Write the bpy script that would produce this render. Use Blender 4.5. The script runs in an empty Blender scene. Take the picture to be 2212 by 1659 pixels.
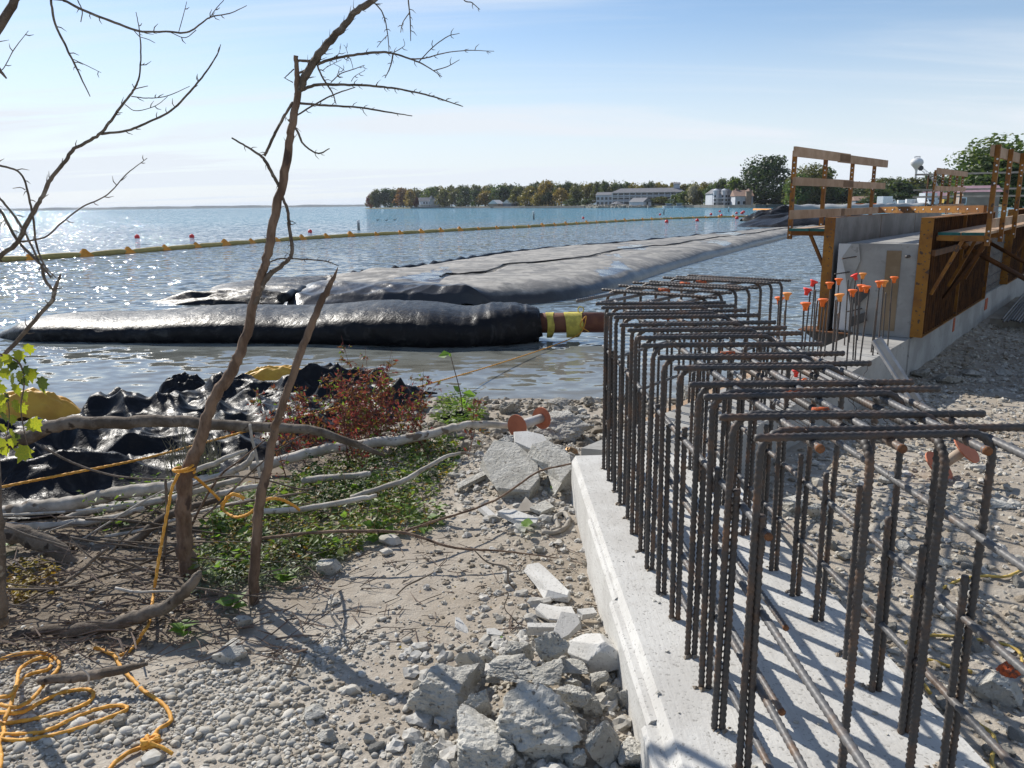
import bpy, math, random
import numpy as np
from mathutils import Vector, Matrix
R = random.Random(7); NR = np.random.default_rng(7)
SC = bpy.context.scene; COL = SC.collection
rad = math.radians
# ------------------------------------------------------------------ camera, sky, sun, exposure
CAMZ = 2.7; F = 1700.0; CX, CY = 1106.0, 829.5; PITCH = rad(12.86); ROLL = rad(0.7)
FW = np.array([0, math.cos(PITCH), -math.sin(PITCH)]); RT0 = np.array([1., 0, 0]); UP0 = np.cross(RT0, FW)
RT = RT0*math.cos(ROLL) - UP0*math.sin(ROLL); UP = UP0*math.cos(ROLL) + RT0*math.sin(ROLL)
EYE = np.array([0, 0, CAMZ])
cam = bpy.data.cameras.new('camera'); camo = bpy.data.objects.new('camera', cam); COL.objects.link(camo)
cam.sensor_fit = 'HORIZONTAL'; cam.sensor_width = 36; cam.lens = 36*F/2212; cam.clip_start = 0.05; cam.clip_end = 40000
camo.matrix_world = Matrix(((RT[0], UP[0], -FW[0], 0), (RT[1], UP[1], -FW[1], 0), (RT[2], UP[2], -FW[2], CAMZ), (0, 0, 0, 1)))
SC.camera = camo
SUN_EL = rad(36.5); SUN_AZ = rad(-40)           # azimuth from +Y, negative = to the left
world = bpy.data.worlds.new('World'); SC.world = world; world.use_nodes = True
wn = world.node_tree; wn.nodes.clear()
def wnode(t, **k):
    n = wn.nodes.new(t)
    for a, b in k.items(): setattr(n, a, b)
    return n
sky = wnode('ShaderNodeTexSky', sky_type='NISHITA', sun_disc=False, sun_elevation=SUN_EL, sun_rotation=SUN_AZ, altitude=170)
sky.air_density = 1.0; sky.dust_density = 0.28; sky.ozone_density = 3.5
tc = wnode('ShaderNodeTexCoord'); sep = wnode('ShaderNodeSeparateXYZ'); wn.links.new(tc.outputs['Generated'], sep.inputs[0])
def wmath(op, a, b=None, c=None, clamp=False):
    n = wnode('ShaderNodeMath', operation=op, use_clamp=clamp)
    for i, v in enumerate((a, b, c)):
        if v is None: continue
        if isinstance(v, (int, float)): n.inputs[i].default_value = v
        else: wn.links.new(v, n.inputs[i])
    return n.outputs[0]
zc = wmath('ADD', wmath('MAXIMUM', sep.outputs[2], 0.0), 0.09)
cmb = wnode('ShaderNodeCombineXYZ')
wn.links.new(wmath('DIVIDE', sep.outputs[0], zc), cmb.inputs[0]); wn.links.new(wmath('DIVIDE', sep.outputs[1], zc), cmb.inputs[1])
mp = wnode('ShaderNodeMapping'); mp.inputs['Rotation'].default_value = (0, 0, rad(12)); mp.inputs['Scale'].default_value = (0.22, 0.95, 1)
mp.inputs['Location'].default_value = (1.3, 0.4, 0)
wn.links.new(cmb.outputs[0], mp.inputs[0])
cn = wnode('ShaderNodeTexNoise'); cn.inputs['Scale'].default_value = 0.85; cn.inputs['Detail'].default_value = 9; cn.inputs['Roughness'].default_value = 0.58; cn.inputs['Distortion'].default_value = 0.7
wn.links.new(mp.outputs[0], cn.inputs['Vector'])
cr = wnode('ShaderNodeMapRange', interpolation_type='SMOOTHSTEP'); cr.inputs[1].default_value = 0.43; cr.inputs[2].default_value = 0.72; cr.inputs[3].default_value = 0.0; cr.inputs[4].default_value = 0.9
wn.links.new(cn.outputs[0], cr.inputs[0])
hz = wnode('ShaderNodeMapRange', interpolation_type='SMOOTHSTEP'); hz.inputs[1].default_value = 0.0; hz.inputs[2].default_value = 0.24; hz.inputs[3].default_value = 1.0; hz.inputs[4].default_value = 0.0
wn.links.new(sep.outputs[2], hz.inputs[0])
cl = wmath('MAXIMUM', cr.outputs[0], hz.outputs[0])
cl = wmath('ADD', wmath('MULTIPLY', cr.outputs[0], 0.8), wmath('MULTIPLY', hz.outputs[0], 0.9), clamp=True)
mix = wnode('ShaderNodeMixRGB'); mix.inputs[2].default_value = (6.5, 7.0, 7.6, 1)
wn.links.new(cl, mix.inputs[0]); wn.links.new(sky.outputs[0], mix.inputs[1])
bg = wnode('ShaderNodeBackground'); bg.inputs[1].default_value = 0.105
wn.links.new(mix.outputs[0], bg.inputs[0])
wo = wnode('ShaderNodeOutputWorld'); wn.links.new(bg.outputs[0], wo.inputs[0])
sun = bpy.data.lights.new('sun', 'SUN'); sun.energy = 4.9; sun.angle = rad(0.53); sun.color = (1.0, 0.95, 0.87)
suno = bpy.data.objects.new('sun', sun); COL.objects.link(suno)
SUND = Vector((math.sin(SUN_AZ)*math.cos(SUN_EL), math.cos(SUN_AZ)*math.cos(SUN_EL), math.sin(SUN_EL)))
suno.rotation_euler = SUND.to_track_quat('Z', 'Y').to_euler(); suno.location = (-20, 10, 30)
vs = SC.view_settings; vs.view_transform = 'Standard'; vs.look = 'None'; vs.gamma = 1; vs.exposure = 0.28; vs.use_curve_mapping = False

# ------------------------------------------------------------------ pixel helpers: turn a place in the picture into a point in the world
def ray(u, v): return FW + RT*(u-CX)/F - UP*(v-CY)/F
def UV(u, v, y):
    d = ray(u, v); return EYE + d*(y/d[1])
def PZ(u, v, z):
    d = ray(u, v); return EYE + d*((z-CAMZ)/d[2])
def px(w, p):                                   # w picture pixels at world point p -> metres
    return w*float((np.asarray(p)-EYE) @ FW)/F
WO = np.array([4.45, 11.05]); WD = np.array([.62, .785]); WD = WD/np.linalg.norm(WD); WN = np.array([WD[1], -WD[0]])
def WS(s, t, z=0.): q = WO + WD*s + WN*t; return np.array([q[0], q[1], z])    # wall frame: s along, t across (away from the water)

# ------------------------------------------------------------------ mesh builder
class MB:
    def __init__(s): s.v = []; s.f = {}; s.n = 0; s.m = {}
    def add(s, v, faces, mi=0):
        v = np.asarray(v, float).reshape(-1, 3)
        for fa in (faces if isinstance(faces, list) and isinstance(faces[0], np.ndarray) else [faces]):
            fa = np.asarray(fa, int)
            if fa.size == 0: continue
            s.f.setdefault((fa.shape[1], mi), []).append(fa + s.n)
        s.v.append(v); s.n += len(v); return s
    def box(s, c, size, rot=None, mi=0):
        c = np.asarray(c, float); h = np.asarray(size, float)/2
        v = np.array([[x, y, z] for x in (-1, 1) for y in (-1, 1) for z in (-1, 1)])*h
        if rot is not None: v = v @ np.asarray(rot).T
        return s.add(v+c, [[0, 1, 3, 2], [4, 6, 7, 5], [0, 4, 5, 1], [2, 3, 7, 6], [0, 2, 6, 4], [1, 5, 7, 3]], mi)
    def beam(s, a, b, w, h, up=(0, 0, 1), mi=0):
        a = np.asarray(a, float); b = np.asarray(b, float); d = b-a; L = np.linalg.norm(d); d = d/L
        up = np.asarray(up, float); sx = np.cross(d, up); sx /= np.linalg.norm(sx); u = np.cross(sx, d)
        return s.box((a+b)/2, (L, w, h), np.column_stack([d, sx, u]), mi)
    def wbox(s, s0, s1, t0, t1, z0, z1, mi=0):   # box in the wall frame
        c = WS((s0+s1)/2, (t0+t1)/2, (z0+z1)/2)
        return s.box(c, (abs(s1-s0), abs(t1-t0), abs(z1-z0)), np.column_stack([[WD[0], WD[1], 0], [WN[0], WN[1], 0], [0, 0, 1]]), mi)
    def prism(s, poly, z0, z1, mi=0):
        p = np.asarray(poly, float); k = len(p)
        v = np.vstack([np.c_[p, np.full(k, z0)], np.c_[p, np.full(k, z1)]])
        q = [[i, (i+1) % k, k+(i+1) % k, k+i] for i in range(k)]
        return s.add(v, [np.array(q), np.array([list(range(k))[::-1]]), np.array([[k+i for i in range(k)]])], mi)
    def tube(s, path, r, n=6, cap=True, lobes=0, pitch=.05, lobe=.2, mi=0, jit=0., tw0=0.):
        p = np.asarray(path, float); m = len(p)
        r = np.full(m, r) if np.isscalar(r) else np.asarray(r, float)
        t = np.gradient(p, axis=0); t /= (np.linalg.norm(t, axis=1)[:, None]+1e-12)
        ref = np.array([0, 0, 1.]) if abs(t[0][2]) < .9 else np.array([1., 0, 0])
        u = np.cross(t[0], ref); u /= np.linalg.norm(u); U = np.zeros((m, 3)); U[0] = u
        for i in range(1, m):
            u = u - t[i]*(u @ t[i]); u /= (np.linalg.norm(u)+1e-12); U[i] = u
        V = np.cross(t, U); a = np.arange(n)*2*math.pi/n
        rr = np.repeat(r[:, None], n, 1)
        if lobes:
            L = np.r_[0, np.cumsum(np.linalg.norm(np.diff(p, axis=0), axis=1))]
            rr = rr*(1+lobe*np.cos(lobes*(a[None, :]+tw0) - L[:, None]/pitch*2*math.pi))
        if jit: rr = rr*(1+jit*NR.standard_normal(rr.shape))
        v = p[:, None, :] + rr[:, :, None]*(np.cos(a)[None, :, None]*U[:, None, :] + np.sin(a)[None, :, None]*V[:, None, :])
        i = np.arange(m-1)[:, None]*n; j = np.arange(n)[None, :]; j2 = (j+1) % n
        q = np.stack([i+j, i+j2, i+n+j2, i+n+j], -1).reshape(-1, 4)
        fs = [q]
        if cap: fs += [np.array([list(range(n))[::-1]]), np.array([[(m-1)*n+k for k in range(n)]])]
        return s.add(v.reshape(-1, 3), fs, mi)
    def lathe(s, prof, c=(0, 0, 0), n=12, axis=None, mi=0):      # prof: (r, z) list
        pr = np.asarray(prof, float); m = len(pr); a = np.arange(n)*2*math.pi/n
        v = np.stack([pr[:, 0][:, None]*np.cos(a), pr[:, 0][:, None]*np.sin(a), np.repeat(pr[:, 1][:, None], n, 1)], -1).reshape(-1, 3)
        if axis is not None:
            z = np.asarray(axis, float); z /= np.linalg.norm(z); x = np.cross([0, 0, 1.], z)
            x = np.array([1., 0, 0]) if np.linalg.norm(x) < 1e-6 else x/np.linalg.norm(x)
            v = v @ np.column_stack([x, np.cross(z, x), z]).T
        i = np.arange(m-1)[:, None]*n; j = np.arange(n)[None, :]; j2 = (j+1) % n
        q = np.stack([i+j, i+j2, i+n+j2, i+n+j], -1).reshape(-1, 4)
        return s.add(v+np.asarray(c), [q, np.array([list(range(n))[::-1]]), np.array([[(m-1)*n+k for k in range(n)]])], mi)
    def mesh(s, name, mats, smooth=False, off=None):
        v = np.vstack(s.v)
        if off is not None: v = v - np.asarray(off)
        me = bpy.data.meshes.new(name); ls = []; lt = []; mi = []
        for (k, m), fl in s.f.items():
            fa = np.vstack(fl); ls.append(fa.ravel()); lt.append(np.full(len(fa), k)); mi.append(np.full(len(fa), m))
        ls = np.concatenate(ls); lt = np.concatenate(lt); mi = np.concatenate(mi); st = np.r_[0, np.cumsum(lt)[:-1]]
        me.vertices.add(len(v)); me.vertices.foreach_set('co', v.astype(np.float32).ravel())
        me.loops.add(len(ls)); me.loops.foreach_set('vertex_index', ls.astype(np.int32))
        me.polygons.add(len(lt)); me.polygons.foreach_set('loop_start', st.astype(np.int32)); me.polygons.foreach_set('loop_total', lt.astype(np.int32))
        me.polygons.foreach_set('material_index', mi.astype(np.int32)); me.polygons.foreach_set('use_smooth', np.full(len(lt), smooth))
        me.update(calc_edges=True); me.validate()
        for x in (mats if isinstance(mats, (list, tuple)) else [mats]): me.materials.append(x)
        return me
    def build(s, name, mats, parent=None, smooth=False, label=None, cat=None, group=None, kind=None):
        v = np.vstack(s.v)
        if parent is not None: off = np.array(wloc(parent))
        else:
            lo, hi = v.min(0), v.max(0); off = np.array([(lo[0]+hi[0])/2, (lo[1]+hi[1])/2, lo[2]])
        o = bpy.data.objects.new(name, s.mesh(name, mats, smooth, off)); COL.objects.link(o)
        if parent is not None: o.parent = parent; o['_w'] = [float(q_) for q_ in off]; o.location = (0, 0, 0)
        else: o.location = off; o['_w'] = [float(q_) for q_ in off]
        return tag(o, label, cat, group, kind)
def wloc(o): return o['_w'] if '_w' in o else [0, 0, 0]
def tag(o, label=None, cat=None, group=None, kind=None):
    for k, v in (('label', label), ('category', cat), ('group', group), ('kind', kind)):
        if v: o[k] = v
    return o
def thing(name, label, cat, loc=(0, 0, 0), group=None, rz=0):
    o = bpy.data.objects.new(name, None); COL.objects.link(o); o.location = loc; o.rotation_euler = (0, 0, rz); o.empty_display_size = .1
    o['_w'] = [float(x) for x in loc] if rz == 0 else [0., 0., 0.]
    return tag(o, label, cat, group)
def link(name, me, loc=(0, 0, 0), rot=(0, 0, 0), sc=(1, 1, 1), parent=None, **k):
    o = bpy.data.objects.new(name, me); COL.objects.link(o); o.location = loc; o.rotation_euler = rot; o.scale = sc
    if parent is not None: o.parent = parent
    return tag(o, **k)
def smooth_path(pts, k=5):
    p = np.asarray(pts, float)
    if len(p) < 3: return np.array([p[0]+(p[-1]-p[0])*t for t in np.linspace(0, 1, k+1)])
    q = np.vstack([2*p[0]-p[1], p, 2*p[-1]-p[-2]]); out = []
    for i in range(1, len(q)-2):
        for t in np.arange(k)/k:
            a, b, c, d = q[i-1], q[i], q[i+1], q[i+2]
            out.append(.5*((2*b)+(c-a)*t+(2*a-5*b+4*c-d)*t*t+(3*b-a-3*c+d)*t**3))
    out.append(p[-1]); return np.array(out)

# ------------------------------------------------------------------ numpy value noise
def vnoise(x, y, seed=0):
    xi = np.floor(x).astype(np.int64); yi = np.floor(y).astype(np.int64); xf = x-xi; yf = y-yi
    def h(a, b):
        n = (a*374761393 + b*668265263 + seed*974634541) & 0x7fffffff
        n = ((n ^ (n >> 13))*1274126177) & 0x7fffffff
        return ((n ^ (n >> 16)) & 0xffff)/65535.
    u = xf*xf*(3-2*xf); w = yf*yf*(3-2*yf)
    return (h(xi, yi)*(1-u)+h(xi+1, yi)*u)*(1-w)+(h(xi, yi+1)*(1-u)+h(xi+1, yi+1)*u)*w
def fbm(x, y, o=4, seed=0):
    s = 0; a = .5
    for i in range(o): s = s+a*vnoise(x*2**i, y*2**i, seed+i*17); a *= .5
    return s

# ------------------------------------------------------------------ materials
class NT:
    def __init__(s, name):
        s.mat = bpy.data.materials.new(name); s.mat.use_nodes = True; s.t = s.mat.node_tree; s.t.nodes.clear()
        s.out = s.n('ShaderNodeOutputMaterial')
    def n(s, t, **k):
        x = s.t.nodes.new(t)
        for a, b in k.items(): setattr(x, a, b)
        return x
    def l(s, a, b): s.t.links.new(a, b)
    def put(s, sock, v):
        if v is None: return
        if hasattr(v, 'is_output') or isinstance(v, bpy.types.NodeSocket): s.l(v, sock)
        else: sock.default_value = v
    def noise(s, vec, sc, det=6, rough=.6, dist=0.):
        x = s.n('ShaderNodeTexNoise'); x.inputs['Scale'].default_value = sc; x.inputs['Detail'].default_value = det
        x.inputs['Roughness'].default_value = rough; x.inputs['Distortion'].default_value = dist
        if vec is not None: s.l(vec, x.inputs['Vector'])
        return x.outputs[0]
    def mr(s, v, a, b, c=0., d=1., sm=True):
        x = s.n('ShaderNodeMapRange', interpolation_type='SMOOTHSTEP' if sm else 'LINEAR')
        for i, q in enumerate((v, a, b, c, d)): s.put(x.inputs[i], q)
        return x.outputs[0]
    def mix(s, f, a, b, mode='MIX'):
        x = s.n('ShaderNodeMixRGB', blend_type=mode); s.put(x.inputs[0], f)
        for i, q in ((1, a), (2, b)): s.put(x.inputs[i], (*q, 1) if isinstance(q, tuple) and len(q) == 3 else q)
        return x.outputs[0]
    def math(s, op, a, b=0., cl=False):
        x = s.n('ShaderNodeMath', operation=op, use_clamp=cl); s.put(x.inputs[0], a); s.put(x.inputs[1], b); return x.outputs[0]
    def vec(s, scale=(1, 1, 1), obj=True, rnd=True):
        tcn = s.n('ShaderNodeTexCoord'); v = tcn.outputs['Object']
        if not obj: v = s.n('ShaderNodeNewGeometry').outputs['Position']
        m = s.n('ShaderNodeMapping'); m.inputs['Scale'].default_value = scale; s.l(v, m.inputs[0])
        if rnd:
            oi = s.n('ShaderNodeObjectInfo'); c = s.n('ShaderNodeVectorMath', operation='SCALE'); c.inputs[0].default_value = (37, 53, 71)
            s.l(oi.outputs['Random'], c.inputs['Scale']); s.l(c.outputs[0], m.inputs['Location'])
        return m.outputs[0]
    def bump(s, h, strength=.5, dist=.01, nrm=None):
        b = s.n('ShaderNodeBump'); b.inputs['Strength'].default_value = strength; b.inputs['Distance'].default_value = dist
        s.l(h, b.inputs['Height'])
        if nrm is not None: s.l(nrm, b.inputs['Normal'])
        return b.outputs[0]
    def bsdf(s, col, rough=.7, metal=0., nrm=None, spec=.5, trans=None, sub=None):
        b = s.n('ShaderNodeBsdfPrincipled')
        s.put(b.inputs['Base Color'], (*col, 1) if isinstance(col, tuple) and len(col) == 3 else col)
        s.put(b.inputs['Roughness'], rough); s.put(b.inputs['Metallic'], metal); s.put(b.inputs['Specular IOR Level'], spec)
        if nrm is not None: s.l(nrm, b.inputs['Normal'])
        if trans is None: s.l(b.outputs[0], s.out.inputs[0])
        else:
            tr = s.n('ShaderNodeBsdfTranslucent'); s.put(tr.inputs[0], trans); mx = s.n('ShaderNodeMixShader'); mx.inputs[0].default_value = .45
            s.l(b.outputs[0], mx.inputs[1]); s.l(tr.outputs[0], mx.inputs[2]); s.l(mx.outputs[0], s.out.inputs[0])
        return s.mat
def M(name, c1, c2=None, sc=6., rough=.75, bump=.4, bsc=None, bd=.01, metal=0., spec=.4, c3=None, sc3=40., lo=.38, hi=.62, rvar=.12, obj=True, scale=(1, 1, 1)):
    m = NT(name); v = m.vec(scale, obj); col = c1
    if c2: col = m.mix(m.mr(m.noise(v, sc, 8, .62), lo, hi), c1, c2)
    if c3: col = m.mix(m.mr(m.noise(v, sc3, 3, .5), .60, .68), col, c3)
    if rvar:
        oi = m.n('ShaderNodeObjectInfo'); hs = m.n('ShaderNodeHueSaturation'); m.put(hs.inputs['Color'], (*col, 1) if isinstance(col, tuple) else col)
        m.l(m.mr(oi.outputs['Random'], 0, 1, 1-rvar, 1+rvar, False), hs.inputs['Value']); col = hs.outputs[0]
    nr = m.bump(m.noise(v, bsc or sc*6, 8, .65), bump, bd) if bump else None
    return m.bsdf(col, rough, metal, nr, spec)
def leafmat(name, c1, c2, tr=1.4, sc=9., obj=True):
    m = NT(name); v = m.vec((1, 1, 1), obj)
    f = m.mr(m.noise(v, sc, 4, .7), .35, .65); col = m.mix(f, c1, c2)
    t = m.mix(1.0, col, (tr, tr*1.05, tr*.55), 'MULTIPLY')
    return m.bsdf(col, .5, 0, None, .35, t)

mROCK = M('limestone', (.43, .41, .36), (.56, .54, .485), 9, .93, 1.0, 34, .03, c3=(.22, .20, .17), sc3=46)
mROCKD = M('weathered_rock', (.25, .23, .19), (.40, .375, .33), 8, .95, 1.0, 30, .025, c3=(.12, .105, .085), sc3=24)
mPEB = M('pebble_stone', (.36, .33, .28), (.52, .49, .43), 14, .85, .3, 60, .004, rvar=.32)
def conc_mat():
    m = NT('concrete'); v = m.vec((1, 1, 1), False, False); a = m.noise(v, 2.2, 8, .65); b = m.noise(m.vec((14, 1.2, 9), False, False), 5, 5, .65); c = m.noise(v, 75, 2, .5); e = m.noise(v, .8, 4, .6)
    col = m.mix(m.mr(a, .36, .64), (.47, .455, .425), (.58, .57, .54)); col = m.mix(m.mr(b, .5, .66, 0, .45), col, (.43, .415, .385)); col = m.mix(m.mr(c, .62, .67, 0, .8), col, (.27, .26, .24)); col = m.mix(m.mr(e, .55, .68, 0, .5), col, (.46, .40, .33))
    h = m.math('ADD', m.math('MULTIPLY', b, .6), m.math('ADD', m.math('MULTIPLY', c, -.5), a)); return m.bsdf(col, .9, 0, m.bump(h, .6, .006), .35)
mCONC = conc_mat()
mCONCG = M('formed_concrete', (.27, .26, .24), (.36, .35, .325), 1.6, .88, .25, 30, .004, c3=(.27, .26, .24), sc3=12)
mREB = M('rusty_steel', (.055, .050, .047), (.145, .08, .045), 9, .55, .4, 120, .001, spec=.5, lo=.45, hi=.75)
mREBG = M('grey_mill_steel', (.115, .113, .113), (.16, .105, .07), 7, .5, .4, 120, .001, spec=.4, lo=.48, hi=.72)
mRUST = M('cut_rusty_steel', (.24, .10, .04), (.15, .07, .035), 30, .85, .4)
mFORM = M('ochre_form_steel', (.29, .125, .014), (.17, .065, .012), 3.5, .65, .25, 30, .002, c3=(.07, .04, .025), sc3=16)
mFORMD = M('rusty_brown_form', (.13, .052, .014), (.06, .026, .010), 4, .65, .3, 30, .002)
mPLY = M('grey_form_face', (.13, .125, .12), (.20, .195, .185), 2.2, .6, .15, 20, .002)
mWOOD = M('lumber', (.45, .32, .215), (.35, .235, .145), 3, .8, .3, 25, .002, scale=(1, 1, 1), c3=(.33, .22, .13), sc3=8)
mWOODW = M('grey_weathered_wood', (.30, .265, .22), (.42, .385, .33), 3, .9, .5, 30, .004)
mGREEN = M('green_plank_end', (.02, .10, .085), (.03, .14, .12), 6, .7, .2)
mBARK = M('dark_bark', (.10, .078, .058), (.19, .15, .115), 12, .95, 1.0, 45, .012, c3=(.28, .24, .19), sc3=20)
mBARKR = M('red_brown_bark', (.115, .072, .047), (.23, .155, .105), 13, .9, 1.0, 50, .012, c3=(.075, .05, .038), sc3=15, scale=(1, 1, .38))
mTWIG = M('twig', (.12, .085, .065), (.19, .14, .11), 20, .9, .5)
mDRIFT = M('driftwood', (.34, .305, .255), (.54, .50, .44), 5, .9, .8, 26, .006, c3=(.17, .13, .095), sc3=11)
mDRIFTD = M('barky_log', (.085, .064, .046), (.20, .165, .13), 6, .95, 1.0, 28, .012, c3=(.05, .037, .028), sc3=12)
mROPE = M('yellow_rope', (.72, .36, .055), (.60, .27, .035), 40, .7, .5, 300, .003, c3=(.80, .50, .14), sc3=70)
mROPEY = M('tan_yellow_rope', (.55, .40, .10), (.45, .30, .07), 40, .7, .5, 300, .003)
mORANGE = NT('orange_plastic').bsdf((.85, .16, .015), .45)
mORANGEL = NT('pale_orange_plastic').bsdf((.85, .30, .06), .5)
mREDP = NT('red_plastic').bsdf((.80, .035, .02), .45)
mREDBUOY = NT('red_buoy_plastic').bsdf((.72, .03, .03), .4)
mWHITE = M('white_paint', (.74, .75, .76), (.66, .67, .68), 3, .6, 0)
mSPRAY = M('orange_marking_paint', (.62, .12, .03), (.16, .07, .045), 55, .8, .3, lo=.42, hi=.60)
mSPOOL = M('orange_board', (.50, .17, .09), (.42, .14, .075), 8, .8, .2)
mTUBEP = M('grey_card_tube', (.42, .40, .38), (.5, .48, .46), 8, .8, .1)
mPIPE = M('rusty_pipe', (.16, .06, .04), (.22, .09, .05), 4, .75, .4)
mSLING = M('yellow_sling', (.62, .52, .10), (.42, .34, .07), 6, .8, .5, 40, .01)
mYTARP = M('yellow_vinyl', (.80, .46, .06), (.68, .36, .05), 4, .55, .3, 12, .01)
mBOOM = M('boom_vinyl', (.42, .32, .10), (.34, .27, .09), 5, .6, .2)
mBOOMJ = M('boom_joint_vinyl', (.78, .33, .03), (.68, .25, .02), 5, .55, .2)
mSACK = M('white_sack', (.72, .72, .70), (.60, .60, .58), 6, .7, .6, 18, .02)
mFLAP = M('black_paper', (.05, .048, .045), (.075, .07, .065), 4, .8, .3)
mFOAM = M('pale_board', (.62, .62, .61), (.55, .55, .54), 4, .8, .1)
mBROWN = M('keyway_stain', (.20, .14, .08), (.25, .18, .11), 3, .9, .2)
mSILV = M('aluminium_beam', (.45, .45, .45), (.36, .35, .34), 8, .5, .2)
def ground_mat():
    m = NT('dusty_ground'); v = m.vec((1, 1, 1), False, False)
    a = m.noise(v, .9, 8, .65); b = m.noise(v, 7, 8, .7); c = m.noise(v, 60, 4, .6)
    col = m.mix(m.mr(a, .4, .6), (.29, .245, .19), (.43, .39, .33)); col = m.mix(m.mr(b, .42, .62), col, (.34, .295, .24))
    sx = m.n('ShaderNodeSeparateXYZ'); m.l(v, sx.inputs[0])
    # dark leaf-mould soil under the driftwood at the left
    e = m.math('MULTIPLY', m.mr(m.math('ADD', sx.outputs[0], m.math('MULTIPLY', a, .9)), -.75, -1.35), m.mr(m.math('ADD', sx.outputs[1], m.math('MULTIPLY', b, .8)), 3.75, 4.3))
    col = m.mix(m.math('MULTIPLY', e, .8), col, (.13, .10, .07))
    wet = m.mr(m.math('ADD', sx.outputs[2], m.math('MULTIPLY', b, .06)), .10, .03)
    col = m.mix(m.math('MULTIPLY', wet, .7), col, (.14, .12, .095))
    col = m.mix(m.mr(c, .6, .7, 0, .5), col, (.48, .45, .41))
    h = m.math('ADD', m.math('MULTIPLY', b, 1.0), m.math('MULTIPLY', c, .35))
    return m.bsdf(col, .95, 0, m.bump(h, .9, .02), .25)
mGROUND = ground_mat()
def water_mat():
    m = NT('lake_water'); g = m.n('ShaderNodeNewGeometry'); pos = g.outputs['Position']
    def mp(sc, rot):
        x = m.n('ShaderNodeMapping'); x.inputs['Scale'].default_value = sc; x.inputs['Rotation'].default_value = (0, 0, rot); m.l(pos, x.inputs[0]); return x.outputs[0]
    sx = m.n('ShaderNodeSeparateXYZ'); m.l(pos, sx.inputs[0])
    yd = m.math('ADD', sx.outputs[1], m.math('MULTIPLY', m.noise(mp((.05, .12, 1), .2), 1, 3), 14))
    near = m.mr(yd, 15, 26); far = m.mr(yd, 60, 190)
    col = m.mix(near, (.19, .17, .125), (.17, .205, .215)); col = m.mix(far, col, (.03, .185, .235))
    # wind ripples as slopes (not filtered with distance, so the far water still sparkles)
    acc = None
    for sc_, rot, fq, am in (((1., 1.8, 1), .25, 2.4, 1.35), ((1., 2.0, 1), -.2, 6., .55), ((1, 1.8, 1), .1, .7, .60)):
        x = m.n('ShaderNodeTexNoise'); x.inputs['Scale'].default_value = fq; x.inputs['Detail'].default_value = .6; m.l(mp(sc_, rot), x.inputs['Vector'])
        a = m.n('ShaderNodeVectorMath', operation='SUBTRACT'); m.l(x.outputs['Color'], a.inputs[0]); a.inputs[1].default_value = (.5, .5, .5)
        c = m.n('ShaderNodeVectorMath', operation='MULTIPLY'); m.l(a.outputs[0], c.inputs[0]); c.inputs[1].default_value = (am*.75, am, 0)
        if acc is None: acc = c.outputs[0]
        else: d = m.n('ShaderNodeVectorMath', operation='ADD'); m.l(acc, d.inputs[0]); m.l(c.outputs[0], d.inputs[1]); acc = d.outputs[0]
    calm = m.mr(sx.outputs[1], 9, 26, .17, 1.)
    k = m.n('ShaderNodeVectorMath', operation='SCALE'); m.l(acc, k.inputs[0]); m.l(calm, k.inputs['Scale'])
    # at grazing angles one sees mostly the wave faces that lean towards the viewer (visible slope distribution)
    inc = m.n('ShaderNodeVectorMath', operation='MULTIPLY'); m.l(g.outputs['Incoming'], inc.inputs[0]); inc.inputs[1].default_value = (.105, .105, 0)
    ik = m.n('ShaderNodeVectorMath', operation='SCALE'); m.l(inc.outputs[0], ik.inputs[0]); m.l(calm, ik.inputs['Scale'])
    kk = m.n('ShaderNodeVectorMath', operation='ADD'); m.l(k.outputs[0], kk.inputs[0]); m.l(ik.outputs[0], kk.inputs[1])
    d = m.n('ShaderNodeVectorMath', operation='ADD'); m.l(kk.outputs[0], d.inputs[0]); d.inputs[1].default_value = (0, 0, 1)
    nn = m.n('ShaderNodeVectorMath', operation='NORMALIZE'); m.l(d.outputs[0], nn.inputs[0]); n = nn.outputs[0]
    return m.bsdf(col, .05, 0, n, .5)
mWATER = water_mat()
def plastic_mat(name, c=(.012, .012, .014), rough=.40, mud=False):
    m = NT(name); v = m.vec((1, 1, 1), False, False)
    w1 = m.noise(v, 3.2, 6, .6, 1.2); w2 = m.noise(v, 14, 4, .6, .8)
    col = m.mix(m.mr(w1, .5, .75), c, (.05, .05, .05)); rg = m.mr(w2, .3, .7, rough-.08, rough+.12)
    n = m.bump(m.math('ADD', w1, m.math('MULTIPLY', w2, .22)), .55, .05)
    return m.bsdf(col, rg, 0, n, .16)
mBLACK = plastic_mat('black_sheeting')
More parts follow.
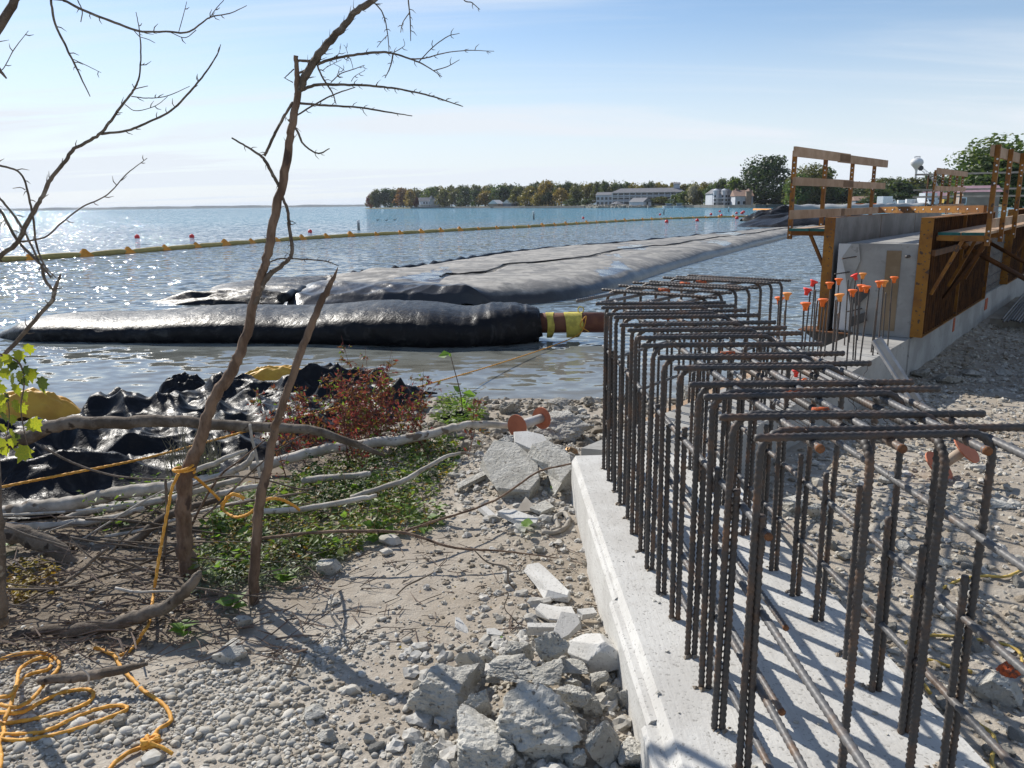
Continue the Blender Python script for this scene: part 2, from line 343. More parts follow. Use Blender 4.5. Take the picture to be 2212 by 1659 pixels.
def tube_mat():
    m = NT('mud_covered_geotextile'); tcn = m.n('ShaderNodeTexCoord'); v = m.vec((1, 1, 1), False, False)
    sx = m.n('ShaderNodeSeparateXYZ'); m.l(v, sx.inputs[0]); uvn = m.n('ShaderNodeAttribute'); uvn.attribute_name = 'mud'
    mud = uvn.outputs['Fac']
    a = m.noise(v, .35, 8, .65, .4); b = m.noise(v, 2.5, 7, .65)
    f = m.mr(m.math('ADD', mud, m.math('MULTIPLY', m.math('SUBTRACT', a, .5), .7)), .40, .58)
    mcol = m.mix(m.mr(b, .38, .62), (.37, .345, .305), (.24, .225, .20)); mcol = m.mix(m.mr(m.noise(v, .8, 6, .7, .6), .44, .58), mcol, (.17, .162, .15)); col = m.mix(f, (.03, .03, .033), mcol)
    pud = m.math('MULTIPLY', m.mr(m.noise(m.vec((.35, .12, 1), False, False), 1, 5, .55), .59, .625), m.mr(mud, .55, .7))
    col = m.mix(pud, col, (.12, .11, .10)); rg = m.mix(pud, m.mix(f, (.3, .3, .3), (.7, .7, .7)), (.04, .04, .04))
    n = m.bump(m.math('ADD', b, m.math('MULTIPLY', m.noise(v, 9, 4), .4)), .35, .05)
    return m.bsdf(col, rg, 0, n, .45)
mTUBE = tube_mat()
# ------------------------------------------------------------------ ground
def gh(x, y):
    x = np.asarray(x, float); y = np.asarray(y, float)
    ys = y + .9*np.clip((-x-2.5)/5, 0, 1.2)*0 + .5*(fbm(x*.35+9, y*.35, 3, 3)-.45)
    zl = np.interp(ys, [-8, 1.5, 3.0, 4.5, 6.0, 7.5, 9.2, 10.7, 12, 16, 30], [.68, .60, .55, .50, .45, .34, .2, .0, -.22, -.9, -1.6])
    rx = x-WO[0]; ry = y-WO[1]; s = rx*WD[0]+ry*WD[1]; t = rx*WN[0]+ry*WN[1]
    zr = .46 + .16*np.exp(-((x-3.6)**2/2.2+(y-5.2)**2/3.0)) - .14*np.exp(-((t-2.0)/1.3)**2)*np.clip((s+4)/3, 0, 1)
    zr = zr + .10*np.clip((t-3.)/4, 0, 1)
    side = np.where(s < -6.4, (x-1.0)/.5, (t-.55)/.5); w = np.clip(side*.5+.5, 0, 1); w = w*w*(3-2*w)
    z = zl*(1-w)+zr*w
    # mound of spoil against the left face of the near footing
    z = z + .10*np.exp(-(((x-.25)/.45)**2+((y-3.0)/.7)**2)) + .13*np.exp(-(((x-.35)/.6)**2+((y-6.2)/1.3)**2))
    z = z + .06*(fbm(x*.9, y*.9, 3, 1)-.45) + .035*(fbm(x*3.1, y*3.1, 3, 2)-.45)
    return z
GX0, GY0, GS = -14., 0., .05
GT = gh(*np.meshgrid(GX0+np.arange(640)*GS, GY0+np.arange(560)*GS))
def ghf(x, y):
    i = min(max((x-GX0)/GS, 0), 638.99); j = min(max((y-GY0)/GS, 0), 558.99); a, c = int(i), int(j); f, g = i-a, j-c
    return float((GT[c, a]*(1-f)+GT[c, a+1]*f)*(1-g)+(GT[c+1, a]*(1-f)+GT[c+1, a+1]*f)*g)
def G(u, v, dz=0.):
    z = .5; d = ray(u, v)
    for _ in range(14):
        k = (z+dz-CAMZ)/d[2]; z = .45*z+.55*ghf(d[0]*k, d[1]*k)
    return PZ(u, v, z+dz)
def grid(xs, ys, zf):
    X, Y = np.meshgrid(xs, ys); Z = zf(X, Y); ny, nx = X.shape
    v = np.stack([X, Y, Z], -1).reshape(-1, 3); i = np.arange(ny-1)[:, None]*nx; j = np.arange(nx-1)[None, :]
    return v, np.stack([i+j, i+j+1, i+nx+j+1, i+nx+j], -1).reshape(-1, 4)
def gfine(X, Y): return gh(X, Y) + .016*(fbm(X*11, Y*11, 3, 5)-.45) + .008*(fbm(X*38, Y*38, 2, 6)-.4)
xs = np.r_[np.arange(-60, -6, 3.), np.arange(-6, -3, .12), np.arange(-3, 4.6, .03), np.arange(4.6, 12, .1), np.arange(12, 60, 2.)]
ys = np.r_[np.arange(-40, -1, 3.), np.arange(-1, 1.6, .2), np.arange(1.6, 7.2, .03), np.arange(7.2, 16, .09), np.arange(16, 46, .5)]
b = MB(); b.add(*grid(xs, ys, gfine)); ground = b.build('ground', mGROUND, smooth=True, kind='structure')

# ------------------------------------------------------------------ lake: one sheet to the horizon
b = MB(); b.add([[-14000, -60, 0], [14000, -60, 0], [14000, 20000, 0], [-14000, 20000, 0]], [[0, 1, 2, 3]])
water = b.build('water', mWATER, kind='structure')

# ------------------------------------------------------------------ concrete footings
def xl(y): return .635+(5.13-y)*.026
def xr(y): return 1.27+(4.7-y)*.043
FZ = .9
a1 = WS(-6.3, 1.06); a2 = WS(-6.62, .22)
ft = thing('concrete_footing', 'pale concrete strip footing in front with white left face, under the near rebar cage', 'footing', (1, 3.5, .0))
b = MB(); mid = [(.43, 5.5), (.455, 4.45), (.475, 3.62), (.505, 2.74), (.545, 1.0), (1.64, 1.0), (1.56, 2.22), (1.49, 3.9), (1.5, 5.55)]
b.prism(mid, 0, FZ-.045)
ins = [(.46, 5.5), (.485, 4.45), (.505, 3.62), (.535, 2.74), (.575, 1.0), (1.61, 1.0), (1.535, 2.22), (1.465, 3.9), (1.475, 5.55)]
k = len(mid); v = np.vstack([np.c_[np.array(mid), np.full(k, FZ-.045)], np.c_[np.array(ins), np.full(k, FZ)]])
b.add(v, [np.array([[i, (i+1) % k, k+(i+1) % k, k+i] for i in range(k)]), np.array([[k+i for i in range(k)]])])
b.build('footing_body', mCONC, ft)
# the left face was cast against three form boards: two of them stand a little proud
for y0, y1, dx, zz in ((1.0, 2.515, .055, .85), (2.516, 3.415, .034, .862), (3.416, 4.40, .015, .872)):
    b = MB(); q = lambda y: np.interp(y, [1.0, 2.74, 3.62, 4.45, 5.5], [.545, .505, .475, .455, .43])
    pl = [(q(y1)-dx, y1), (q(y0)-dx, y0), (q(y0)+.02, y0), (q(y1)+.02, y1)]
    b.prism(pl, .02, zz-.02); pi = [(q(y1)-dx+.014, y1), (q(y0)-dx+.014, y0), (q(y0)+.02, y0+.012), (q(y1)+.02, y1-.012)]
    v = np.vstack([np.c_[np.array(pl), np.full(4, zz-.02)], np.c_[np.array(pi), np.full(4, zz)]])
    b.add(v, [np.array([[i, (i+1) % 4, 4+(i+1) % 4, 4+i] for i in range(4)]), np.array([[4, 5, 6, 7]])]); b.build('form_board_lift', mCONC, ft)
ff = thing('concrete_footing', 'concrete footing behind the cage carrying short capped dowel bars', 'footing', tuple(WS(-3, .6, 0)))
b = MB(); b.prism([tuple(WS(-6.3, 1.06)[:2]), tuple(WS(-.02, 1.10)[:2]), tuple(WS(-.02, .40)[:2]), tuple(WS(-6.62, .22)[:2])][::1], 0, FZ-.012)
b.prism([tuple(WS(-.02, 1.12)[:2]), tuple(WS(26, 1.22)[:2]), tuple(WS(26, -.25)[:2]), tuple(WS(-.02, -.05)[:2])], 0, FZ-.01); b.build('footing_body', mCONCG, ff)
for s0, t0, s1 in ((-1.6, 1.085, -1.48), (6.2, 1.15, 6.5), (3.0, 1.135, 3.15)):
    b = MB(); b.wbox(s0, s1, t0-.01, t0+.004, .58, .80); b.build('marking_paint', mSPRAY, ff)

b = MB(); b.wbox(-5.6, -2.6, .02, .30, .74, .79); b.build('form_board', mWOOD, label='tan form board along the water side edge of the far footing', cat='board')
# ------------------------------------------------------------------ rebar
def ribbed(path, r, step, n=7, rib=.13):
    p = np.asarray(path, float); L = np.r_[0, np.cumsum(np.linalg.norm(np.diff(p, axis=0), axis=1))]
    m = max(2, int(L[-1]/step)); q = np.linspace(0, L[-1], m+1)
    pp = np.stack([np.interp(q, L, p[:, i]) for i in range(3)], 1)
    if rib:
        k = np.arange(m+1) % 3; rr = r*np.where(k == 1, 1+rib, 1-.02)
    else: rr = np.full(m+1, r)
    return pp, rr, n
def bar(path, r=.0112, step=.008, n=7, rib=.24): 
    b = MB(); pp, rr, n = ribbed(path, r, step, n, rib); b.tube(pp, rr, n); return b
def jpath(h, wid, rb=.075, over=.12, foot=-.06):
    pts = [(0, 0, foot), (0, 0, h-rb)]
    for a in np.linspace(0, math.pi/2, 9)[1:]: pts.append((rb-rb*math.cos(a), 0, h-rb+rb*math.sin(a)))
    pts.append((wid+over, 0, h)); return pts
CAGEH = 1.15; ROWS = [5.2, 4.96, 4.76, 4.54, 4.31, 4.09, 3.87, 3.66, 3.40, 3.17, 2.88, 2.66, 2.42, 2.21]
meJ = bar(jpath(CAGEH, .66, over=.13)).mesh('bent_bar', mREB, True); meJr = bar(jpath(CAGEH, .66, over=.035)).mesh('bent_bar', mREB, True)
meD = bar([(0, 0, -.05), (0, 0, .86)]).mesh('dowel_bar', mREB, True)
meD2 = bar([(0, 0, -.05), (0, 0, .72)]).mesh('dowel_bar', mREB, True)
cage = thing('rebar_cage', 'large rusty rebar cage of bent hoops standing on the near pale footing', 'rebar cage', (1, 3.6, FZ))
def cl(p): return (p[0]-1, p[1]-3.6, p[2]-FZ)
for i, y in enumerate(ROWS):
    j = R.uniform(-.012, .012); tz = rad(R.uniform(-2.2, 2.2)); zz = R.uniform(-.012, .006)
    link('bent_bar', meJ, cl((xl(y)+j, y, FZ+zz)), (rad(R.uniform(-.6, .6)), rad(R.uniform(-.5, .5)), tz), parent=cage)
    link('bent_bar', meJr, cl((xr(y-.03)+j, y-.032, FZ+zz-.002)), (rad(R.uniform(-.6, .6)), rad(R.uniform(-.5, .5)), math.pi+tz), parent=cage)
    link('dowel_bar', meD, cl((xl(y)+.027+j, y-.004, FZ+R.uniform(-.04, .03))), (rad(R.uniform(-.5, .5)), rad(R.uniform(-.3, .5)), R.random()*6), parent=cage)
    link('dowel_bar', meD2, cl((xr(y-.03)-.027+j, y-.036, FZ+R.uniform(-.04, .04))), (rad(R.uniform(-.5, .5)), rad(R.uniform(-.5, .3)), R.random()*6), parent=cage)
def axis(x0, y): return x0+(2.1-y)*.034            # lines running along the cage
def lbar(x0, z, y0, y1, r=.0118, cut=True, z1=None):
    pts = [(axis(x0, y)+.004*math.sin(3*y+x0*9), y, z+((z1 or z)-z)*(y-y0)/(y1-y0)) for y in np.linspace(y0, y1, 14)]
    o = bar(pts, r, .009, 8, .18).build('longitudinal_bar', mREBG, cage, True)
    if cut:
        e = MB(); a = np.array(pts[0]); d = np.array(pts[0])-np.array(pts[1]); d /= np.linalg.norm(d)
        e.tube([a-d*.014, a+d*.003], r*1.10, 9); e.build('cut_end', mRUST, o, True)
ZT = FZ+CAGEH-.026
for x0, y0 in ((.855, 2.10), (1.085, 2.09), (1.305, 2.06)): lbar(x0, ZT, y0, 5.55)
lbar(1.40, ZT-.01, 1.2, 5.5, cut=False)
lbar(.755, FZ+.83, 2.17, 5.4); lbar(.765, FZ+.56, 1.2, 5.4, cut=False); lbar(.770, FZ+.30, 1.2, 5.4, cut=False)
lbar(1.37, FZ+.83, 1.3, 5.3, cut=False); lbar(1.365, FZ+.56, 1.2, 5.3, cut=False); lbar(1.36, FZ+.28, 1.2, 5.3, cut=False)
lbar(.93, FZ+.075, 2.40, 5.3); lbar(1.15, FZ+.075, 2.95, 5.3); lbar(.80, FZ+.05, 1.2, 5.3, cut=False)
for x0 in (1.05, 1.27):                            # hooked end bars at the open near end
    pts = [(x0, 2.2, FZ-.05), (x0, 2.2, ZT-.1)]+[(x0, 2.2+.075-.075*math.cos(a), ZT-.1+.075*math.sin(a)) for a in np.linspace(0, math.pi/2, 8)]+[(axis(x0, 3.3), 3.3, ZT-.024)]
    bar(pts, .0125, .0065, 8).build('hooked_end_bar', mREB, cage, True)
b = MB()                                           # brown mortar crumbs round the bar feet
for y in ROWS:
    for x in (xl(y), xl(y)+.027, xr(y-.03), xr(y-.03)-.027):
        for _ in range(3):
            t_, f_ = (np.array([[0, 0, 1.], [1, 0, 0], [-.5, .87, 0], [-.5, -.87, 0], [.5, .5, .5], [-.6, .2, .6]]), np.array([[0, 1, 4], [0, 4, 2], [0, 2, 5], [0, 5, 3], [0, 3, 1]]))
            a = R.uniform(0, 6.3); r_ = R.uniform(.008, .020); b.add(t_*r_*np.array([1.1, 1.1, .7])*(1+.3*NR.uniform(-1, 1, (6, 1)))+np.array([x+.016*math.cos(a), y-.005+.016*math.sin(a), FZ-.001]), f_)
b.build('mortar_crumbs', M('brown_mortar', (.26, .20, .14), (.38, .33, .27), 40, .95, .4), cage, kind='stuff')
for i, y in ((3, 4.54), (8, 3.40), (11, 2.66), (12, 2.42)):
    b = MB(); b.tube([(xl(y)+.22+.03*i/12, y, FZ+CAGEH-.002), (xl(y)+.30, y, FZ+CAGEH-.002)], .0124, 8); b.build('paint_mark', mSPRAY, cage, True)
b = MB()                                           # tie wire twists on the crossings
for y in ROWS:
    for x0 in (.855, 1.085, 1.305, .755, 1.37):
        p = np.array([axis(x0, y), y-.015, (ZT+.012 if x0 not in (.755, 1.37) else FZ+.83)])
        for _ in range(2):
            a = NR.standard_normal((5, 3))*.014; a[:, 2] = np.abs(a[:, 2])*.9; b.tube(smooth_path(p+np.cumsum(a, 0)*.8, 2), .0012, 3, False)
tw = b.build('tie_wire', mREB, cage, kind='stuff')
# the second run of the cage turns along the wall line
cage2 = thing('rebar_cage', 'shorter rebar cage at the water side that angles away behind the near cage', 'rebar cage', tuple(WS(-5.5, .6, FZ)))
o2 = WS(-5.5, .6, FZ); ang = math.atan2(WN[1], WN[0])
meJ2 = bar(jpath(CAGEH, .78, over=.10), step=.009, n=6).mesh('bent_bar', mREB, True)
S2 = [-6.24, -5.98, -5.72, -5.46, -5.22, -4.98, -4.74]
for s in S2:
    j = R.uniform(-.01, .01)
    link('bent_bar', meJ2, tuple(WS(s, .20, FZ+j)-o2), (0, 0, ang+rad(R.uniform(-1.5, 1.5))), parent=cage2)
    link('bent_bar', meJ2, tuple(WS(s+.03, 1.0, FZ+j)-o2), (0, 0, ang+math.pi+rad(R.uniform(-1.5, 1.5))), parent=cage2)
    link('dowel_bar', meD2, tuple(WS(s+.03, .97, FZ-.1)-o2), (0, 0, 0), parent=cage2)
    link('dowel_bar', meD2, tuple(WS(s+.03, .23, FZ-.1)-o2), (0, 0, 0), parent=cage2)
for t, z in ((.26, ZT), (.46, ZT), (.72, ZT), (.94, ZT), (.25, FZ+.62), (.95, FZ+.62), (.25, FZ+.28), (.95, FZ+.28)):
    bar([WS(-6.75 if z > 1.9 else -6.3, t, z), WS(-5.5, t, z+.006), WS(-4.68, t, z)], .0118, .009, 6).build('longitudinal_bar', mREBG, cage2, True)
for s, t in ((-5.98, .5), (-5.46, .42), (-5.22, .45)):
    b = MB(); b.tube([WS(s, t, FZ+CAGEH), WS(s, t+.09, FZ+CAGEH)], .0124, 8); b.build('paint_mark', mSPRAY, cage2, True)

# dowels with safety caps on the far footing: dowels belong to the footing, each cap is lifted off singly
meDW = bar([(0, 0, -.05), (0, 0, .84)], .0085, .012, 6, .12).mesh('dowel_bar', mREB, True)
meDS = bar([(0, 0, -.05), (0, 0, .64)], .0085, .012, 6, .12).mesh('dowel_bar', mREB, True)
capm = {}
for nm, mt in (('orange', mORANGE), ('pale', mORANGEL), ('red', mREDP)):
    b = MB(); b.lathe([(.016, -.058), (.020, -.058), (.022, -.032), (.030, -.009), (.047, .006), (.049, .015), (.042, .020), (0.001, .020)], n=16); capm[nm] = b.mesh('rebar_cap', mt, True)
fo = np.array(wloc(ff))
CAPS = [(240, 790, 0, 0, 'orange', 'second cap from the water, low orange cap tucked against a paler one'), (300, 755, 0, 0, 'pale', 'pale orange rebar cap nearest the cage beside the water'),
 (450, 835, 1, 0, 'orange', 'lowest orange rebar cap in the front row of dowels'), (465, 720, 0, 12, 'red', 'red rebar cap tilted slightly, the lower of two red ones over water'),
 (515, 655, 0, 20, 'red', 'red rebar cap tilted strongly to the right against the water'), (590, 805, 1, 0, 'orange', 'deep orange rebar cap low in front of the ochre form edge'),
 (645, 670, 0, 0, 'orange', 'orange rebar cap seen in front of the ochre form edge'), (718, 640, 0, 0, 'orange', 'orange rebar cap at the left edge of the pale board'),
 (725, 765, 1, -6, 'pale', 'large pale orange rebar cap with a flat bright top in the front row'), (830, 730, 1, 0, 'orange', 'salmon orange rebar cap in front of the pale board'),
 (845, 605, 0, -25, 'red', 'red rebar cap tilted left, high against the torn black paper'), (912, 595, 0, 0, 'pale', 'pale orange rebar cap, highest one at the torn black paper'),
 (900, 690, 1, 0, 'orange', 'left one of two orange rebar caps touching each other'), (940, 700, 1, 0, 'orange', 'right one of two orange rebar caps touching each other'),
 (1045, 660, 1, 0, 'orange', 'orange rebar cap half covering a paler one behind it'), (1085, 655, 1, 0, 'pale', 'pale orange rebar cap half hidden behind another near the keyway'),
 (1165, 625, 1, 0, 'orange', 'orange rebar cap farthest right, before the grey concrete end')]
for x, y, row, tilt, mt, lab in CAPS:
    u, v = (3000+x/2.0182)/1.8517, (800+y/2.0182)/1.8517
    p = PZ(u, v, 1.765); s = (p[:2]-WO) @ WD; t = (p[:2]-WO) @ WN
    ln = rad(R.uniform(-2, 2)), rad(R.uniform(-2, 2)), 0
    link('dowel_bar', meDW, tuple(np.array([p[0], p[1], FZ])-fo), ln, parent=ff)
    c = link('rebar_protector', capm[mt], (p[0], p[1], FZ+.855), (rad(tilt*.3), rad(tilt), 0), label=lab, cat='rebar cap', group='safety caps on the dowel bars')
for s, t, k in ((-3.9, .55, 1), (-3.5, .92, 0), (-3.1, .50, 1), (-2.7, .93, 1), (-2.3, .56, 0), (-4.3, .9, 1), (-4.6, .52, 1), (-1.9, .9, 0), (-1.5, .55, 1), (-1.3, .95, 1), (-1., .55, 0), (-4.1, .72, 1), (-.7, .93, 1), (-2.0, .52, 1), (-4.9, .93, 1), (-5.0, .6, 1)):
    link('dowel_bar', meDW if k == 0 else meDS, tuple(WS(s, t, FZ+R.uniform(-.03, .03))-fo), (rad(R.uniform(-2, 2)), rad(R.uniform(-2, 2)), 0), parent=ff)
for (u, v, l) in ((1720, 802, 'red fallen rebar cap standing among the cage bars on the far footing'), (1735, 826, 'orange rebar cap lying on the far footing behind the cage')):
    p = PZ(u, v, FZ+.05); link('rebar_protector', capm['red' if v < 810 else 'orange'], tuple(p-np.array([0, 0, .0])), (rad(90 if v > 810 else 0), 0, .6), label=l, cat='rebar cap', group='safety caps on the dowel bars')

# ------------------------------------------------------------------ concrete wall end and steel forms
wall = thing('concrete_wall', 'grey poured concrete wall stub standing between two ochre steel forms', 'wall', tuple(WS(.5, .5, FZ)))
b = MB(); b.wbox(.02, 30, .20, 1.098, FZ-.005, 2.13); b.build('wall_body', mCONCG, wall)
b = MB(); b.wbox(.012, .05, .72, .90, .97, 2.04); b.build('keyway', mBROWN, wall)
b = MB(); P2 = lambda t, z, s=0.: WS(s, t, z)
fp = [(.10, .93), (.10, 2.12), (.27, 2.12), (.155, 1.93), (.21, 1.75), (.27, 1.45), (.33, 1.2), (.36, .93)]
b.add([P2(t, z, .0) for t, z in fp]+[P2(t, z, .014) for t, z in fp], [np.array([[i, (i+1) % 8, 8+(i+1) % 8, 8+i] for i in range(8)]), np.array([list(range(8))]), np.array([[15-i for i in range(8)]])]); b.build('pale_board', mFOAM, wall)
fl = [(.27, 2.12), (.155, 1.93), (.21, 1.75), (.27, 1.45), (.30, 1.6), (.40, 1.9), (.36, 2.12)]
b = MB(); b.add([P2(t, z, -.012) for t, z in fl]+[P2(t, z, .004) for t, z in fl], [np.array([[i, (i+1) % 7, 7+(i+1) % 7, 7+i] for i in range(7)]), np.array([list(range(7))]), np.array([[13-i for i in range(7)]])])
b.build('torn_lining', mCONCG, wall)
for q in ([(.30, 1.42), (.46, 1.55), (.54, 1.44), (.40, 1.28)], [(.34, 1.12), (.52, 1.2), (.55, 1.08), (.36, .99)]):
    b = MB(); b.add([P2(t, z, -.03) for t, z in q]+[P2(t, z, .015) for t, z in q], [np.array([[i, (i+1) % 4, 4+(i+1) % 4, 4+i] for i in range(4)]), np.array([[0, 1, 2, 3]]), np.array([[7, 6, 5, 4]])]); b.build('black_paper_flap', mFLAP, wall)
for t, z, dt in ((.22, 1.93, .18), (.14, 1.72, .20), (.34, 1.22, .16)):
    bar([WS(.1, t+dt, z+.03), WS(-.22, t, z)], .009, .012, 6).build('starter_bar', mREB, wall, True)
b = MB(); b.tube([WS(.06, 1.0, 1.97), WS(-.06, .98, 1.97)], .02, 8); b.build('sleeve_pipe', mREB, wall, True)

def form_panel(par, s0, s1, t0, t1, outer, z0=.91, z1=2.47, ribs=True):
    """steel form: face sheet towards the wall, edge rails, ribs outside. outer = -1 water side, +1 land side"""
    tf = t1 if outer < 0 else t0
    b = MB(); b.wbox(s0+.01, s1-.01, tf-.004*(1 if outer > 0 else 0)-.008*(1 if outer < 0 else 0), tf+.008*(1 if outer > 0 else 0)+.004*(1 if outer < 0 else 0), z0+.004, z1-.004); b.build('face_sheet', mPLY, par)
    b = MB(); th = t1-t0
    b.wbox(s0, s0+.012, t0, t1, z0, z1); e = b.build('edge_rail', mFORM, par)
    b = MB()                                      # punched holes in the end rail, seen dark
    for z in np.arange(z0+.10, z1-.04, .1):
        c = WS(s0-.003, (t0+t1)/2+.018, z); b.tube([c-np.array([WD[0], WD[1], 0])*.001, c+np.array([WD[0], WD[1], 0])*.004], .0085, 6)
    b.build('bolt_hole', mFLAP, e)
    b = MB(); b.wbox(s1-.012, s1, t0, t1, z0, z1); b.build('edge_rail', mFORM, par)
    b = MB(); b.wbox(s0+.013, s1-.013, t0, t1, z1-.012, z1); b.build('top_rail', mFORM, par)
    b = MB(); b.wbox(s0+.013, s1-.013, t0, t1, z0, z0+.012); b.build('bottom_rail', mFORM, par)
    if ribs:
        for s in np.arange(s0+.15, s1-.08, .155):
            b = MB(); ta, tb = (t0, tf-.009) if outer < 0 else (tf+.009, t1-.03); b.wbox(s, s+.008, ta, tb, z0+.013, z1-.013); b.build('rib', mFORMD, par)
fl_ = thing('steel_form', 'ochre steel wall form on the water side, grey inside face showing', 'formwork', tuple(WS(1.5, -.06, .9)), 'steel wall forms')
form_panel(fl_, 0, 2.43, -.11, .03, -1); form_panel(fl_, 2.44, 4.87, -.11, .03, -1); form_panel(fl_, 4.88, 7.3, -.11, .03, -1)
b = MB(); g = [WS(-.06, -.32, .905), WS(-.06, .36, .905), WS(-.06, .14, .66), WS(-.06, -.02, .70)]
q = [p+np.array([WD[0], WD[1], 0])*.05 for p in g]; b.add(g+q, [np.array([[0, 1, 2, 3], [7, 6, 5, 4], [0, 4, 5, 1], [1, 5, 6, 2], [2, 6, 7, 3], [3, 7, 4, 0]])]); b.build('support_gusset', mFLAP, fl_)
b = MB(); b.wbox(-.12, .3, -.34, .37, .89, .905); b.build('bearing_plate', mRUST, fl_)
fr_ = thing('steel_form', 'ochre brown ribbed steel wall form on the land side, in shade', 'formwork', tuple(WS(2.5, 1.18, .9)), 'steel wall forms')
form_panel(fr_, 0, 2.43, 1.10, 1.25, 1); form_panel(fr_, 2.44, 5.3, 1.10, 1.25, 1)
for z in (2.02,):
    b = MB(); b.wbox(.02, 5.3, 1.252, 1.30, z-.04, z+.04); b.build('waler', mFORMD, fr_)
fr2 = thing('steel_form', 'ochre steel form farther along the land side beyond the open rebar mat', 'formwork', tuple(WS(10, 1.18, .9)), 'steel wall forms')
form_panel(fr2, 8.3, 10.7, 1.10, 1.25, 1); form_panel(fr2, 10.71, 13.1, 1.10, 1.25, 1); form_panel(fr2, 13.11, 15.5, 1.10, 1.25, 1)
fl2 = thing('steel_form', 'far run of steel form on the water side under the second guard rail', 'formwork', tuple(WS(13, -.06, .9)), 'steel wall forms')
form_panel(fl2, 10.5, 13.0, -.11, .03, -1); form_panel(fl2, 13.01, 15.5, -.11, .03, -1)
mat2 = thing('rebar_mat', 'upright grid of thin rebar in the gap between the land side forms', 'rebar mat', tuple(WS(6.8, 1.0, .9)))
for s in np.arange(5.45, 8.3, .16): bar([WS(s, 1.102, .88), WS(s, 1.102, 2.3)], .008, .2, 5, 0).build('upright_bar', mREB, mat2, True)
for z in np.arange(1.0, 2.3, .2): bar([WS(5.4, 1.12, z), WS(8.3, 1.12, z)], .008, .5, 5, 0).build('cross_bar', mREB, mat2, True)
def guard(label, posts, s0, s1, tin, tout, zdeck, ztop, side, rails, grp='scaffold walkways', ends=True):
    """walkway: brackets, planks with green ends, guard posts with holes, timber rails"""
    g = thing('scaffold_walkway', label, 'walkway', tuple(WS((s0+s1)/2, (tin+tout)/2, zdeck-.1)), grp)
    lo, hi = min(tin, tout), max(tin, tout); sg = 1 if tout > tin else -1
    for s in posts:
        b = MB(); b.wbox(s-.03, s+.03, tout-.028, tout+.028, zdeck-.16, ztop); po = b.build('guard_post', mFORM, g)
        b = MB()
        for z in list(np.arange(ztop-.32, ztop-.1, .075))+[zdeck+.25, zdeck+.6, zdeck+.02, zdeck-.1]:
            c = WS(s, tout+.008, z); d3 = np.array([WD[0], WD[1], 0]); b.tube([c-d3*.033, c+d3*.033], .012, 8)
        b.build('bolt_hole', mWHITE, po, True)
        b = MB(); b.wbox(s-.025, s+.025, lo+.03, hi-.03, zdeck-.105, zdeck-.035)
        b.build('bracket_arm', mFORM, g)
        b = MB(); b.beam(WS(s, tin+sg*(abs(tout-tin)*.55), zdeck-.09), WS(s, tin+sg*.03, zdeck-.62-.18), .04, .05, up=(WD[0], WD[1], 0)); b.build('bracket_brace', mFORM, g)
    w = (hi-lo-.08)/2-.012
    for k in range(2):
        a = lo+.04+k*(w+.02)
        b = MB(); b.wbox(s0-.09, s1, a, a+w, zdeck-.034, zdeck); pk = b.build('plank', mWOOD, g)
        b = MB(); b.wbox(s0-.096, s0-.06, a-.002, a+w+.002, zdeck-.036, zdeck+.002); b.build('painted_end', mGREEN, pk)
    for (a, c, z, th) in rails:
        b = MB(); b.wbox(a, c, tout-sg*.05-.019, tout-sg*.05+.019, z-th/2, z+th/2)
        b.build('guard_rail', mWOOD, g)
    return g
guard('near water side walkway with four tall ochre guard posts and timber rails', (.62, 2.08, 3.60, 5.05), .55, 5.5, -.12, -.80, 2.30, 3.42, -1,
      [(.45, 3.2, 3.40, .14), (2.6, 5.75, 3.385, .135), (.5, 3.5, 2.98, .12), (2.9, 5.7, 2.965, .115), (.45, 3.1, 2.50, .13), (2.9, 5.6, 2.50, .12)])
guard('far water side walkway with five thin ochre guard posts beyond the channel beam', (11.5, 12.5, 13.5, 14.5, 15.4), 11.3, 15.6, -.12, -.95, 2.30, 3.42, -1,
      [(11.4, 15.7, 3.40, .14), (11.4, 15.6, 2.97, .12), (11.4, 15.6, 2.5, .12)])
guard('land side walkway at the right edge with big ochre posts and two planks', (.12, 1.30, 2.62), .22, 6.3, 1.25, 1.85, 2.28, 3.34, 1,
      [(.02, 3.2, 3.27, .13), (3.0, 6.5, 3.26, .13), (.9, 6.3, 2.38, .12)])
guard('far land side walkway beyond the rebar mat with rails against the trees', (8.6, 10.2, 11.8, 13.4), 8.5, 15, 1.25, 1.9, 2.28, 3.34, 1,
      [(8.4, 14.5, 3.27, .13), (8.4, 14.5, 2.85, .12), (8.4, 14.5, 2.4, .12)])
b = MB(); pa, pb = WS(3.0, -.14, 2.535), WS(1.35, 1.62, 2.56); b.beam(pa, pb, .05, .10); ch = b.build('channel_beam', mFORM, label='long punched ochre channel beam lying across both forms', cat='beam')
dv = (pb-pa)/np.linalg.norm(pb-pa); sd = np.cross(dv, [0, 0, 1.])
b = MB()
for k in np.linspace(.08, .95, 12):
    c = pa+(pb-pa)*k; b.tube([c+sd*.024, c+sd*.028], .013, 8); b.tube([c-sd*.024, c-sd*.028], .013, 8)
b.build('bolt_hole', mWHITE, ch, True)
